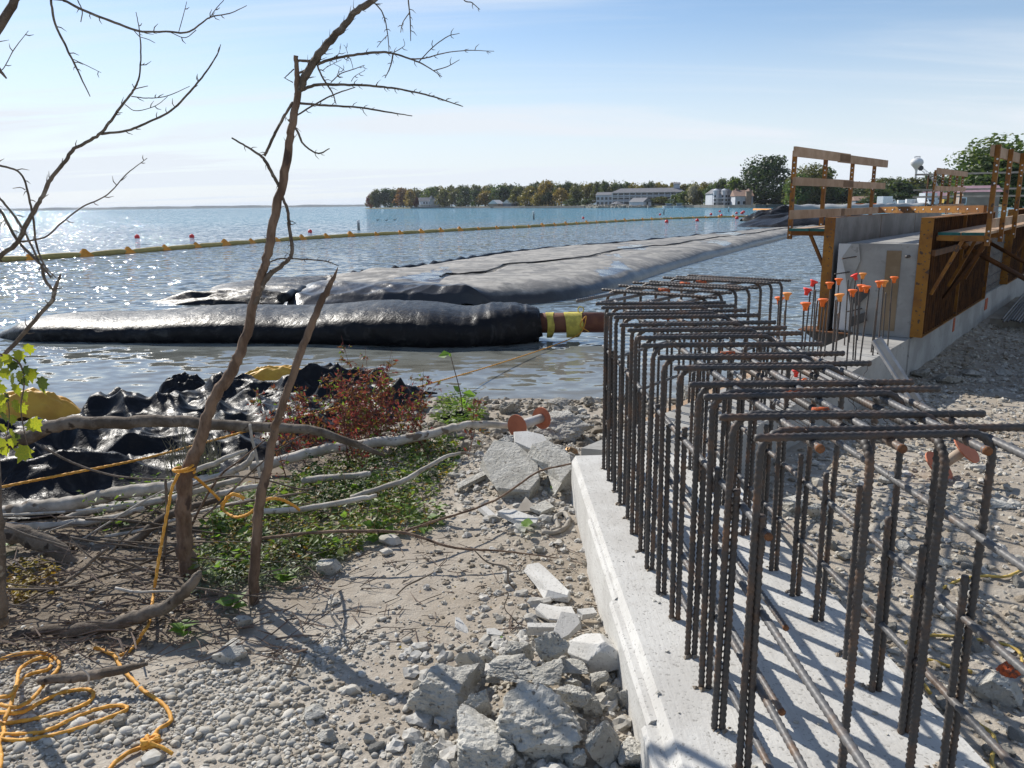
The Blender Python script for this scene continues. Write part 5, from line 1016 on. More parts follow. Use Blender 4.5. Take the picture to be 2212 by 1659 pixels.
br(lt, T15((1430, 455, 1.2), (1530, 350, 1.1), (1640, 270, 1), (1730, 245, .6))); br(lt, T15((1540, 520, 1.2), (1640, 490, 1), (1730, 440, .6)))
br(lt, T15((565, 660, 3.8), (680, 625, 3.4), (850, 625, 3), (1040, 630, 2.6), (1200, 645, 2.4), (1400, 680, 2), (1560, 720, 1.8), (1755, 785, .9)), spur=.035)
br(lt, T15((500, 755, 3), (700, 775, 2.6), (900, 785, 2.3), (1050, 800, 2), (1200, 825, 1.8), (1380, 855, 1)))
br(lt, T15((530, 850, 2), (680, 760, 1.8), (820, 690, 1.6), (960, 645, 1)))
br(lt, T15((470, 880, 2.6), (530, 960, 2.6), (570, 1050, 2.2), (640, 1110, 2), (700, 1130, 1.8), (770, 1095, 1.1)))
br(lt, T15((500, 755, 3), (440, 850, 3), (380, 960, 3), (330, 1070, 3), (290, 1150, 3)))
br(lt, T15((50, 1015, 1.8), (150, 1075, 2.2), (250, 1140, 2.8), (300, 1190, 3.6), (350, 1280, 3.8), (400, 1380, 3.8), (430, 1470, 3.4), (460, 1540, 3.4), (475, 1650, 3.6))+[(624, 485, 3.6), (630, 546, 4.4), (618, 566, 4.6), (597, 581, 5.5), (571, 606, 6.5), (552, 650, 7.5), (540, 690, 6)], spur=.05)
br(lt, [(584, 566, 1.6), (603, 559, 1.8), (635, 559, 1.8), (702, 564, 1.4), (732, 575, .8)])
for q in (((1090, 10, 1.4), (1160, 90, 1.4), (1195, 220, 1.2), (1210, 380, .9)), ((1345, -250, 1.8), (1350, -30, 1.6), (1365, 130, 1.4), (1370, 300, .9)), ((1360, 90, 1.1), (1310, 170, 1), (1295, 240, .8)), ((1195, 260, .9), (1150, 310, .8), (1120, 350, .6)), ((1735, -370, 1.6), (1750, -30, 1.3), (1820, 20, 1.2), (1880, 70, .7)), ((680, 480, 2), (720, 570, 2), (790, 680, 1.6), (820, 770, .8)), ((780, 610, 1.2), (850, 545, 1.2), (950, 510, 1), (1030, 480, .7)), ((1240, 400, 1.8), (1220, 490, 1.4), (1180, 575, .8)), ((720, 520, .9), (760, 490, .8), (860, 440, .5)), ((880, 520, .8), (840, 490, .6), (800, 470, .5)), ((1240, 390, 1), (1300, 355, .8), (1325, 330, .6), (1315, 285, .5)), ((930, 600, .8), (960, 560, .7), (1030, 520, .5)), ((900, 400, .8), (930, 450, .7), (945, 510, .6)), ((905, 395, .7), (890, 350, .5), (875, 330, .4)), ((820, 430, .7), (845, 380, .5), (855, 320, .4))):
    br(lt, T15(*q), spur=.03, n=5)
br(lt, T15((540, 445, 3), (630, 450, 3)), spur=.03, n=6); br(lt, T15((540, 540, 2.4), (600, 518, 3)), n=6); br(lt, T15((440, 575, 1), (470, 545, 1.2), (510, 510, 1.4)), spur=0, n=5); br(lt, T15((435, 572, .8), (500, 608, 1.2)), spur=0)
p_ = UV(545, 1308, 4.06)
st = thing('dead_sapling', 'reddish brown dead sapling with a splintered pointed top, right of the leaning tree', 'tree', (p_[0], p_[1], ghf(p_[0], p_[1])))
b = MB(); limb(b, [(544, 1328, 14), (546, 1300, 11.5), (551, 1220, 11), (556, 1130, 10.5), (562, 1085, 11.2), (576, 1020, 9.6), (586, 960, 9.4), (597, 915, 9), (610, 880, 8.2), (640, 790, 8.5), (672, 705, 8), (690, 660, 7.5), (706, 630, 7), (718, 605, 5), (730, 577, .8)], 4.06, 10, 6, .2, .5, .04); b.build('trunk', mBARKR, st, True)
# bare tree at the left edge, its trunk mostly outside the picture
LY = 3.35; p_ = UV(4, 1310, LY)
le = thing('bare_tree', 'bare dark tree cut by the left edge, its thin branches reaching in over the water', 'tree', (p_[0], p_[1], ghf(p_[0], p_[1])))
b = MB(); limb(b, [(-2, 1345, 19), (-1, 1300, 15), (-4, 1180, 13), (-8, 1080, 12), (-16, 930, 11), (-30, 780, 10), (-34, 600, 10), (-60, 300, 10), (-40, 130, 10), (20, 24, 9), (60, -40, 7)], LY, 9, 6, .1); b.build('trunk', mBARK, le, True)
br(le, [(-36, 590, 4.5)]+T1((0, 1620, 5.2), (110, 1530, 5), (200, 1360, 4.8), (270, 1240, 4.4), (320, 1130, 4.2), (400, 1040, 4), (460, 950, 4), (540, 900, 3.6), (640, 840, 3.4), (700, 760, 3), (790, 640, 2.6), (850, 560, 2.4), (880, 480, 1.8), (890, 330, 1.6), (880, 190, 1.2), (860, 75, .7)), LY, spur=.07)
br(le, T1((640, 845, 2.8), (800, 825, 2.6), (940, 770, 2.4), (1080, 700, 2.2), (1200, 580, 2), (1290, 470, 1.8), (1370, 350, 1.4), (1395, 280, .7)), LY, spur=.07)
for q in (((830, 610, 1.2), (940, 620, 1.1), (1060, 605, 1), (1200, 545, .6)), ((790, 660, .9), (860, 700, .9), (980, 670, .8), (1060, 610, .6)), ((890, 235, .9), (940, 250, .8), (980, 272, .6)), ((850, 560, 1.2), (835, 530, .6)), ((860, 560, 1.2), (935, 543, .8)), ((-60, 1020, 2.4), (0, 1045, 2.4), (130, 1095, 2.2), (180, 1230, 2.4), (210, 1380, 2.4), (230, 1550, 2.2), (285, 1680, 2), (360, 1760, 1)), ((160, 1200, 1.2), (130, 1185, 1), (80, 1190, .7)),
          ((110, 1530, 2), (280, 1500, 1.8), (400, 1400, 1.6), (520, 1310, 1.6), (680, 1230, 1.4), (800, 1100, 1.2), (930, 1000, .7)), ((-80, 150, 0), (0, 0, 2)), ((320, 0, 2.6), (350, 150, 2.6), (420, 300, 2.4), (480, 420, 2.2), (570, 610, 1)), ((465, 375, .9), (560, 420, .8), (640, 460, .5)), ((-30, 415, 1.2), (15, 440, 1), (90, 310, 1), (180, 195, .6)), ((-150, 330, 4), (-60, 370, 4), (0, 440, 4), (40, 495, 2)),
          ((400, 0, 2.8), (550, 75, 2.8), (760, 155, 2.6), (900, 200, 2.4), (1050, 200, 2.2), (1180, 205, 2), (1270, 150, 1.8), (1340, 105, 1.5), (1450, 85, 1.2), (1560, 35, .7)), ((1320, 120, 1), (1370, 50, .9), (1415, 0, .8)), ((1130, 200, .9), (1160, 90, .8), (1180, 10, .6)), ((1080, 205, .9), (1170, 238, .9), (1240, 190, .9)), ((840, 185, 1), (880, 230, .9)), ((490, 0, 1.2), (520, 70, 1.2), (510, 140, 1)), ((60, -40*1, 5), (400, 0, 3))):
    if q[0][2] <= 0: continue
    br(le, T1(*q), LY, n=5, spur=.07)
br(le, [(-30, 430, 4)]+T8((0, 240, 3), (120, 450, 3), (260, 590, 2.8), (350, 700, 1.8)), LY, n=6)
br(le, [(-36, 380, 2)]+T8((0, 160, 2.4), (100, 280, 2.4), (200, 450, 2.2), (280, 620, 2), (350, 690, 1)), LY, n=6)
br(le, [(-20, 805, 4.5), (0, 778, 4.6), (67, 702, 4.4), (111, 651, 4.2), (118, 628, 4), (128, 600, 3), (132, 592, 1.2)], LY, n=7); br(le, T8((280, 600, 3), (310, 720, 3.2), (365, 785, 3.4)), LY, n=6)
def log(pts, y, lab, mat=mDRIFT, name='driftwood_log', n=9, cat='driftwood', spur=0., wob=.45, jit=.035): b = MB(); limb(b, pts, y, n, 6, spur, wob, jit); return b.build(name, mat, smooth=True, label=lab, cat=cat)
log([(-40, 975, 15), (0, 961, 15), (68, 941, 15), (137, 914, 14), (239, 915, 13.5), (342, 910, 13), (444, 914, 12), (581, 924, 11), (666, 927, 10), (756, 955, 8), (800, 972, 6), (832, 985, 3)], 5.6, 'long curved grey limb arching across in front of the black sheeting', mDRIFTD, 'fallen_limb', 10, 'limb')
log([(540, 1012, 12), (591, 999, 12), (694, 972, 11.5), (779, 961, 11), (882, 948, 10.5), (967, 927, 9), (1032, 917, 8), (1105, 920, 6.5)], lambda u, v: 6.5+.7*(u-540)/560, 'long pale log running up from the leaning tree to the orange spool', mDRIFT)
log([(2, 1114, 17), (59, 1099, 16.5), (137, 1089, 16), (215, 1074, 15.5), (303, 1058, 14), (381, 1050, 12), (450, 1032, 9)], 5.5, 'thickest pale bleached log, lying lowest edge of the black sheeting at left', mDRIFT, n=12)
log([(130, 1124, 8), (195, 1103, 9), (254, 1095, 9), (330, 1084, 8), (420, 1062, 7), (520, 1036, 6)], 5.35, 'smooth bleached log just under the thickest pale log', mDRIFT)
log([(0, 1134, 8), (88, 1137, 8.5), (156, 1131, 8), (234, 1120, 7.5), (310, 1098, 6)], 5.15, 'flat pale log below the smooth bleached log at the left', mDRIFT)
log([(-20, 1150, 20), (50, 1158, 21), (117, 1182, 19), (166, 1226, 15), (205, 1262, 10)], 4.7, 'thick dark rotten branch sloping down at the left edge', mDRIFTD, 'fallen_limb', 10, 'limb')
log([(10, 1136, 7), (80, 1152, 7), (137, 1177, 8), (234, 1188, 10), (293, 1165, 10), (352, 1120, 9), (400, 1098, 8), (470, 1080, 6)], 4.9, 'grey barked limb dipping in a curve below the pale logs', mDRIFTD, 'fallen_limb', 10, 'limb')
log(T7p((-60, 650, 13), (0, 640, 13.5), (250, 610, 14), (600, 570, 15), (850, 510, 15), (1050, 440, 14), (1180, 330, 12), (1240, 250, 10), (1275, 215, 5)), 3.75, 'dark brown curved log with a broken upturned end near the coil of rope', mDRIFTD, 'driftwood_log', 11, spur=.3)
log(T7p((250, 905, 9), (420, 890, 11), (560, 875, 11), (760, 835, 10), (930, 800, 4)), 3.25, 'flat weathered wood slab half buried behind the yellow rope coil', mDRIFTD)
log(T5b((40, 1275, 3.2), (80, 1270, 3.6), (400, 1235, 3.6), (700, 1225, 3.6), (950, 1230, 3.4), (1100, 1270, 3.2), (1250, 1320, 3), (1400, 1340, 2.6), (1600, 1350, 2.2), (1950, 1395, 1.2)), lambda u, v: 4.62-.12*max(0, (v-1149)/50), 'long thin brown branch lying across the weeds towards the white footing', mBARKR, 'fallen_branch', 7, 'branch', .12)
log(T5b((980, 1225, 2.8), (1150, 1165, 2.6), (1300, 1120, 2.5), (1450, 1070, 2.4), (1600, 1000, 2.4), (1800, 860, 2.2), (1950, 815, 2.0), (2100, 790, 1.8), (2200, 805, 1.2)), lambda u, v: 4.75+.9*(u-875)/420, 'thin grey branch rising over the broken slabs to the footing corner', mBARKR, 'fallen_branch', 6, 'branch', .15)
log(T5b((640, 1010, 6), (900, 930, 6), (1000, 890, 6), (1100, 830, 5), (1250, 750, 4), (1380, 730, 2.6), (1470, 770, 1.4)), 5.5, 'slim grey crooked limb leaning through the weeds below the red bush', mDRIFT, 'fallen_limb', 8, 'limb')
log(T5b((330, 905, 7), (400, 895, 7.5), (700, 870, 7), (760, 860, 5)), 5.9, 'short pale log half hidden in the weeds under the long pale log', mDRIFT)
log(T5b((60, 1100, 6), (350, 1080, 6.5), (640, 1030, 6), (800, 1000, 4)), 5.1, 'pale log low in the weeds right of the dead sapling', mDRIFT)
log(T13((100, 700, 8), (250, 650, 8.5), (530, 550, 8.5), (700, 480, 8), (820, 400, 7), (875, 300, 5)), 5.3, 'pale root that curls upward between the two dead trunks', mDRIFT)
log(T13((350, 790, 6.5), (560, 745, 7), (760, 700, 7), (950, 665, 5)), 5.15, 'broken bleached stick log behind the yellow rope loop', mDRIFT)
log(T13((120, 530, 6), (400, 440, 6), (620, 340, 5), (800, 280, 4)), 5.55, 'pale peeled log behind the curled root', mDRIFT)
for pts, y, lab, mt in ((T12((900, 995, 2), (920, 980, 2.2), (1300, 740, 2.2), (1580, 570, 2), (1850, 430, 1.4)), 4.95, 'pale straight stick slanting in front of the flat pale log', mDRIFT), (T12((1050, 1330, 1.8), (1300, 1050, 2), (1550, 800, 2), (1850, 550, 1.6)), 4.6, 'longer straight stick slanting up to the leaning trunk', mDRIFTD), (T13((310, 1020, 2.6), (500, 850, 2.8), (760, 600, 2.6), (1010, 370, 1.6)), 4.5, 'straight grey stick slanting up to the dead sapling', mDRIFTD),
        (T13((180, 1120, 3), (300, 880, 3), (500, 560, 2.8), (720, 390, 2), (1040, 130, 1.2)), 4.85, 'brown stick slanting steeply between the two trunks', mBARKR), (T13((200, 670, 2.2), (430, 600, 2.4), (650, 565, 2.3), (1000, 605, 2), (1350, 705, 2), (1540, 708, 1.2)), 4.55, 'thin grey twig bowed across the dead sapling', mDRIFTD), (T12((500, -20, 2.4), (700, 90, 2.4), (900, 180, 2.4), (1300, 290, 2.2), (1800, 325, 1.6), (1960, 310, 1)), 4.9, 'thin dark twig sagging across the black sheeting', mBARK),
        (T13((560, 890, 3), (930, 825, 3.2), (1200, 785, 3), (1460, 738, 1.6)), 4.8, 'dark stick lying behind the rope loop', mBARK), (T13((1120, 290, 1.8), (1200, 240, 1.8), (1400, 120, 1.6), (1500, 85, 1)), 5.0, 'thin stick leaning up right of the dead sapling', mDRIFTD), (T12((800, 900, 1.3), (780, 980, 1.2), (1150, 1290, 2), (1580, 1435, 1.4)), 4.35, 'twig with pale upper edge below the grey barked limb', mDRIFTD), (T12((30, 830, 2.4), (300, 940, 2.6), (700, 1060, 2.2), (760, 1080, 1)), 4.55, 'straight twig crossing the dark rotten branch', mDRIFTD),
        (T12((1830, 320, 3), (1845, 700, 3), (1810, 1300, 3), (1830, 1659, 2)), 4.5, 'upright dead stem just left of the leaning trunk', mDRIFTD), (T13((830, -10, 3), (850, 150, 3.2), (900, 330, 3), (940, 600, 3)), 5.2, 'upright broken stem in front of the black sheeting between the trunks', mDRIFT), (T12((250, 1560, 3), (560, 1540, 3.5), (860, 1370, 4), (1050, 1200, 4), (1200, 1080, 3)), 4.2, 'dark crooked branch in the leaf litter at left', mBARK), (T7p((40, 470, 2.2), (330, 330, 2.4), (540, 300, 2)), 4.0, 'dark twig in the litter above the brown curved log', mBARK),
        (T7p((480, 800, 2), (560, 875, 2.2), (545, 945, 2)), 3.2, 'forked grey twig poking from the wood slab', mDRIFT), (T7p((1900, 740, 1.6), (1880, 800, 3.5), (1830, 880, 3.8), (1900, 950, 3), (1950, 1000, 1.4)), 3.3, 'crooked root piece lying on the pebbles right of the flat stone', mDRIFTD), (T7p((2100, 370, 1.4), (2090, 480, 2), (2150, 580, 2.6), (2212, 690, 2)), 3.7, 'pale twig lying on pebbles below the dead sapling', mDRIFT), (T7p((1720, 780, 1.6), (1920, 820, 1.6)), 3.2, 'short straight twig on the pebbles', mDRIFTD)):
    log(pts, y, lab, mt, 'stick', 6, 'stick', .25)
def T8r(*p): return [(x/2.7307+702, y/2.7307+1134, r) for x, y, r in p]
log(T8r((420, 415, 1.6), (480, 360, 2), (560, 320, 2.2), (640, 280, 1.2)), 3.95, 'knobbly dry root on the dusty ground right of the cobbles', mDRIFTD, 'stick', 6, 'stick')
log(T8r((880, 150, 1.2), (960, 220, 1.8), (1070, 250, 2.6), (1080, 330, 2.4), (1120, 380, 1.6)), 4.0, 'branching dead root upright left of the white slab', mDRIFTD, 'stick', 6, 'stick'); log(T8r((1000, 430, 1.2), (1080, 400, 1.6), (1060, 490, 1.2), (1120, 560, 1), (1190, 640, .7)), 3.7, 'thin dead twig left of the white slabs with a long shadow', mBARK, 'stick', 5, 'stick')
for _ in range(22):
    u, v = R.uniform(-10, 520), R.uniform(1085, 1330); a = R.uniform(-.55, .75); L_ = R.uniform(60, 190); r_ = R.uniform(1.4, 4.2); mi_ = R.choice([0, 0, 1, 2]); p = G(u, v, R.uniform(.03, .20)); yy = p[1]
    log([(u-L_*math.cos(a), v+L_*.45*math.sin(a), r_), (u-L_*.4*math.cos(a), v+L_*.2*math.sin(a)+R.uniform(-8, 8), r_), (u+L_*.4*math.cos(a), v-L_*.2*math.sin(a)+R.uniform(-6, 6), r_*.8), (u+L_*math.cos(a), v-L_*.45*math.sin(a), r_*.4)], yy, '%s %s stick %s, %s' % ('stout' if r_ > 2.8 else 'thin', ('barky grey', 'dark brown', 'bleached')[mi_], 'at the left edge' if u < 120 else 'left of the hanging rope' if u < 300 else 'between hanging rope and leaning trunk' if u < 400 else 'right of the leaning trunk', 'just below the pale logs' if v < 1150 else 'midway down the driftwood tangle' if v < 1240 else 'just above the brown curved log'), (mDRIFTD, mBARK, mDRIFT)[mi_], 'stick', 6, 'stick', .25)
    tag(COL.objects[-1], group='loose sticks in the driftwood tangle')
b = MB()
for _ in range(560):                               # fine litter of broken twigs under the driftwood
    u, v = R.uniform(-350, 700), R.uniform(1085, 1420); p = G(u, v, .02+.10*R.random()**2); a = R.uniform(0, 6.3); L_ = R.uniform(.08, .42); d = np.array([math.cos(a), math.sin(a)*.6, R.uniform(-.25, .3)])*L_
    b.tube([p-d*.5, p+NR.standard_normal(3)*.02, p+d*.5], [R.uniform(.002, .006), R.uniform(.002, .006), .0015], 4)
for _ in range(140):
    u, v = R.uniform(700, 1330), R.uniform(1130, 1400); p = G(u, v, .012); a = R.uniform(0, 6.3); L_ = R.uniform(.05, .2); d = np.array([math.cos(a), math.sin(a), R.uniform(-.05, .1)])*L_
    b.tube([p-d*.5, p+NR.standard_normal(3)*.008, p+d*.5], [.003, .003, .001], 4)
b.build('twig_litter', mTWIG, kind='stuff')

# ------------------------------------------------------------------ stones
def rockmesh(seed, sub=3, cuts=15, flat=(1, 1, 1), rough=.05, sharp=1.0, pts=None):
    rg = np.random.default_rng(seed); v, f = ICO[sub]; N = np.vstack([np.eye(3), -np.eye(3), rg.standard_normal((max(3, cuts-1), 3))]); N[:6] += rg.normal(0, .50, (6, 3)); N /= np.linalg.norm(N, axis=1)[:, None]
    D = np.r_[rg.uniform(.62, .82, 6), rg.uniform(.66, .98, len(N)-6)]
    dt = v @ N.T; r = np.where(dt > .08, D[None, :]/np.maximum(dt, .08), 9).min(1); r = np.minimum(r, 1.5)
    w = v*r[:, None]; s = rg.uniform(0, 50)
    if rough: w = w*(1+rough*.45*(np.abs(2*fbm(w[:, 0]*6+s+9, w[:, 1]*6+w[:, 2]*5+s, 3, seed+5)-.9)-.2)[:, None]*2)*(1+rough*(fbm(w[:, 0]*3+s, w[:, 1]*3+w[:, 2]*2.3+s, 3, seed)-.45)[:, None]*2+rough*.5*(fbm(w[:, 0]*9+s, w[:, 1]*9+w[:, 2]*8+s, 2, seed+1)-.4)[:, None]*2)
    return w*np.array(flat), f
def ico(sub):
    t = (1+5**.5)/2; v = [(-1, t, 0), (1, t, 0), (-1, -t, 0), (1, -t, 0), (0, -1, t), (0, 1, t), (0, -1, -t), (0, 1, -t), (t, 0, -1), (t, 0, 1), (-t, 0, -1), (-t, 0, 1)]
    f = [(0, 11, 5), (0, 5, 1), (0, 1, 7), (0, 7, 10), (0, 10, 11), (1, 5, 9), (5, 11, 4), (11, 10, 2), (10, 7, 6), (7, 1, 8), (3, 9, 4), (3, 4, 2), (3, 2, 6), (3, 6, 8), (3, 8, 9), (4, 9, 5), (2, 4, 11), (6, 2, 10), (8, 6, 7), (9, 8, 1)]
    v = [np.array(x)/np.linalg.norm(x) for x in v]
    for _ in range(sub):
        c = {}; nf = []
        def mid(a, b_):
            k = (min(a, b_), max(a, b_))
            if k not in c: m = v[a]+v[b_]; v.append(m/np.linalg.norm(m)); c[k] = len(v)-1
            return c[k]
        for a, b_, d in f: x, y_, z = mid(a, b_), mid(b_, d), mid(d, a); nf += [(a, x, z), (b_, y_, x), (d, z, y_), (x, y_, z)]
        f = nf
    return np.array(v), np.array(f)
ICO = {k: ico(k) for k in range(5)}
SN = [900]
def rock(u, v, w, hr, lab, mat=mROCK, name='rubble_chunk', cat='rubble', group=None, dep=.85, cuts=13, rough=.15, yaw=None, tilt=0., roll=0., sub=4, lift=0.):
    """stone whose middle shows at (u, v), w picture pixels wide; hr = height / width"""
    SN[0] += 1
    if group and 'heap' in group: w = w*1.08
    p = G(u, v+w*hr*.42); m = px(w, p)/2
    q, f = rockmesh(SN[0], sub, cuts, (1, dep, hr), rough)
    q = q/ (np.abs(q[:, 0]).max()); q[:, 2] *= hr/np.abs(q[:, 2]).max()*1.0; q = q*m
    ya = R.uniform(-.5, .5) if yaw is None else yaw; Rm = np.array(Matrix.Rotation(ya, 3, 'Z') @ Matrix.Rotation(tilt, 3, 'X') @ Matrix.Rotation(roll, 3, 'Y')); q = q @ Rm.T
    c = p+np.array([0, m*dep*.55, m*hr*.62+lift])
    b = MB(); b.add(q+c, f); return b.build(name, mat, label=lab, cat=cat, group=group)
def slab(u, v, pts, th, lab, mat=mCONC, tilt=(0, 0), lift=0., grp=None, name='broken_slab', yaw=0.):
    """flat broken piece: outline in picture pixels round (u, v), laid on the ground and tilted"""
    p = G(u, v); o = []
    for x, y in pts: q = PZ(u+x, v+y, p[2]); o.append((q[0]-p[0], q[1]-p[1]))
    o = np.array(o)
    if np.cross(np.append(o[1]-o[0], 0), np.append(o[2]-o[1], 0))[2] < 0: o = o[::-1]
    c = o.mean(0); k = len(o); jit = NR.standard_normal((k, 2))*th*.25
    lo = c+(o-c)*.96+jit; v_ = np.vstack([np.c_[lo, np.zeros(k)], np.c_[o, np.full(k, th*.85)], np.c_[c+(o-c)*.965, np.full(k, th)]])
    Rm = np.array(Matrix.Rotation(tilt[0], 3, 'X') @ Matrix.Rotation(tilt[1], 3, 'Y')); v_ = v_ @ Rm.T + p+np.array([0, 0, lift])
    r1 = np.array([[i, (i+1) % k, k+(i+1) % k, k+i] for i in range(k)]); b = MB()
    b.add(v_, [r1, r1+k, np.array([[2*k+i for i in range(k)]]), np.array([list(range(k))[::-1]])]); return b.build(name, mat, label=lab, cat='slab', group=grp)
NP = 'broken concrete heap beside the white footing'
rock(1153, 1572, 196, .66, 'biggest grey boulder at the bottom of the heap, with ridged top edge', group=NP, cuts=11, dep=.8, yaw=.1)
rock(951, 1508, 142, .72, 'grey boulder at the left end of the near rubble heap', group=NP, cuts=10, yaw=-.2)
rock(1288, 1416, 138, .72, 'block with smooth white top and dark grey side against the white footing', mCONC, group=NP, cuts=8, dep=1.0, yaw=.25, rough=.015, tilt=.35)
rock(1188, 1428, 80, 1.05, 'tall pointed chunk in the middle of the heap behind the big boulder', group=NP, cuts=9, tilt=-.2, lift=.05)
rock(1022, 1436, 96, .55, 'thin tilted shard sticking up at the left back of the heap', group=NP, cuts=9, dep=.35, roll=.55)
rock(1056, 1424, 70, .5, 'flat leaning chunk right of the thin tilted shard', group=NP, cuts=9, dep=.6, roll=.3)
rock(1118, 1412, 74, .95, 'upright pitted chunk left of the tall pointed chunk', group=NP, cuts=10, dep=.6, tilt=-.3)
rock(1105, 1478, 112, .42, 'flat topped chunk resting on top behind the biggest boulder', group=NP, cuts=10, lift=.06)
rock(1188, 1488, 76, .55, 'ridged grey chunk right of the flat topped one', group=NP, cuts=9, lift=.05)
rock(1042, 1526, 74, 1.2, 'narrow chunk wedged between the left boulder and the biggest one', group=NP, cuts=10, tilt=.3)
rock(1308, 1606, 76, 1.35, 'tall sharp shard standing right of the biggest boulder', group=NP, cuts=7, dep=.5, roll=-.25)
rock(1358, 1508, 58, .95, 'angular chunk leaning on the footing face below the white topped block', group=NP, cuts=8, dep=.5, roll=.3)
rock(1320, 1505, 36, 1.2, 'small upright grey chunk right of the heap middle', group=NP, cuts=9); rock(1278, 1527, 46, 1.05, 'pale edged chunk left of the small upright one', group=NP, cuts=8, roll=-.3)
rock(1046, 1625, 150, .6, 'rounded grey boulder cut by the bottom edge left of the biggest one', group=NP, cuts=12); rock(1250, 1642, 72, .75, 'smooth grey chunk at the bottom edge below the biggest boulder', group=NP, cuts=9)
rock(1361, 1630, 84, .8, 'dark faced angular chunk at the bottom edge by the footing', group=NP, cuts=7, roll=.3); rock(926, 1648, 72, .85, 'pyramid shaped dark stone at the bottom edge', group=NP, cuts=6)
rock(1236, 1530, 70, .6, 'rough grey chunk on the right shoulder of the biggest boulder', group=NP, cuts=10, lift=.05); rock(1240, 1496, 36, .7, 'squarish small chunk behind the right shoulder', group=NP, cuts=7, lift=.04); rock(1295, 1486, 60, .42, 'long small chunk leaning towards the footing', group=NP, cuts=8, roll=-.5, lift=.04)
rock(1238, 1462, 70, .3, 'thin flat chip under the white topped block', group=NP, cuts=9, lift=.03); rock(1072, 1462, 40, .6, 'small chip between the leaning chunk and the flat topped one', group=NP, cuts=8)
slab(1182, 1270, [(-44, -34), (-20, -40), (-6, -28), (40, 22), (48, 30), (44, 42), (0, 30), (-20, 4)], .045, 'long white slab lying alone on the dust left of the footing', tilt=(-.06, .05), lift=.015)
slab(1195, 1340, [(-40, -8), (-30, -22), (10, -14), (40, -16), (48, 4), (60, 12), (20, 24), (-10, 20)], .04, 'white slab between the lone slab and the rubble heap', tilt=(-.10, .04), lift=.01)
slab(1222, 1388, [(-28, 16), (-12, -16), (24, -14), (30, 0), (4, 22), (-10, 28)], .03, 'small white slab tilted against the white topped block', tilt=(.25, .1), lift=.09)
slab(1175, 1379, [(-36, -5), (34, -4), (36, 6), (-35, 5)], .045, 'narrow white bar shaped piece at the back of the heap', lift=.03)
slab(997, 1358, [(-15, -14), (-6, -14), (12, 2), (15, 14), (6, 12), (-12, -2)], .02, 'crescent shaped white chip on the dust', tilt=(.1, .2)); slab(1068, 1376, [(-18, -6), (0, -8), (18, 0), (14, 6), (-16, 5)], .03, 'wedge shaped white chip left of the bar shaped piece', tilt=(.05, .1)); slab(1275, 1342, [(-30, -2), (6, -8), (14, 2), (-18, 8)], .03, 'thin white chip touching the footing face', tilt=(.1, .1), lift=.03)
MP = 'upper rubble bank between the spool and the footing corner'
rock(1216, 930, 138, .48, 'largest grey boulder of the upper bank, right of the orange spool', group=MP, cuts=12, lift=.03); rock(1089, 963, 64, .8, 'grey block under the orange spool', group=MP, cuts=9); rock(1160, 958, 70, .6, 'chunk in the shade below the largest upper boulder', group=MP, cuts=9); rock(1205, 984, 60, .5, 'lumpy chunk right of the white flat slab', group=MP, cuts=10)
slab(1149, 992, [(-40, -12), (-10, -14), (24, -10), (40, 4), (36, 18), (-6, 10), (-38, 2)], .07, 'white flat slab lying tilted in the upper rubble bank', tilt=(.22, .05), lift=.10)
slab(1106, 1044, [(-62, -8), (-38, -30), (10, -26), (58, 0), (62, 22), (40, 38), (-30, 34), (-46, 20)], .11, 'biggest grey broken slab tilted towards the dusty path', mROCK, (.28, -.05), .08)
slab(1190, 1040, [(-44, -16), (-10, -24), (38, -6), (42, 14), (20, 32), (-8, 8)], .11, 'grey broken slab leaning right of the biggest broken slab', mROCK, (.25, .1), .10)
rock(1074, 1018, 52, .8, 'angular stone left above the biggest broken slab', group=MP, cuts=7, roll=.3)
slab(1118, 1127, [(-44, -6), (-10, -12), (46, 4), (40, 14), (-4, 10)], .03, 'long pale flat piece on the dust below the broken slabs', tilt=(.05, .05), lift=.02); slab(1136, 1107, [(-22, 8), (0, -12), (28, 6)], .015, 'tan triangular piece of board by the broken slabs', mWOODW, (.3, 0), .04); slab(1054, 1117, [(-22, -12), (-8, -14), (22, 8), (12, 14)], .03, 'narrow pale piece left of the long flat piece', tilt=(.1, 0), lift=.01)
slab(1022, 1047, [(-36, 10), (30, -16), (38, -10), (-30, 18)], .03, 'plank like grey piece lying left of the broken slabs', mROCK, (.1, 0), .03); slab(1168, 1108, [(-24, 4), (10, -10), (30, 2), (2, 12)], .03, 'light grey chip right of the tan board piece', mROCK, (.1, 0), .03)
rock(1095, 881, 64, .55, 'dark wet rock at the shore left of the shore boulder', mROCKD, 'shore_rock', 'rock', 'rocks along the water edge'); rock(1207, 874, 58, .45, 'flat topped shore boulder behind the largest upper boulder', mROCKD, 'shore_rock', 'rock', 'rocks along the water edge'); rock(1271, 869, 26, 1.0, 'pointed dark shore rock next to the cage', mROCKD, 'shore_rock', 'rock', 'rocks along the water edge'); rock(1257, 902, 38, .5, 'white shore rock below the pointed dark one', mROCK, 'shore_rock', 'rock', 'rocks along the water edge'); rock(1235, 884, 34, .5, 'brown shore rock between flat topped and pointed ones', mROCKD, 'shore_rock', 'rock', 'rocks along the water edge'); rock(1160, 905, 34, .5, 'small shore rock behind the spool', mROCKD, 'shore_rock', 'rock', 'rocks along the water edge')
rock(1500, 848, 60, .8, 'rock at the water seen through the cage hoops', mROCK, 'shore_rock', 'rock', 'rocks along the water edge'); rock(1040, 897, 40, .5, 'mossy shore rock left behind the weeds', mROCKD, 'shore_rock', 'rock', 'rocks along the water edge')
CB = 'cobbles lying singly on the pebbles'
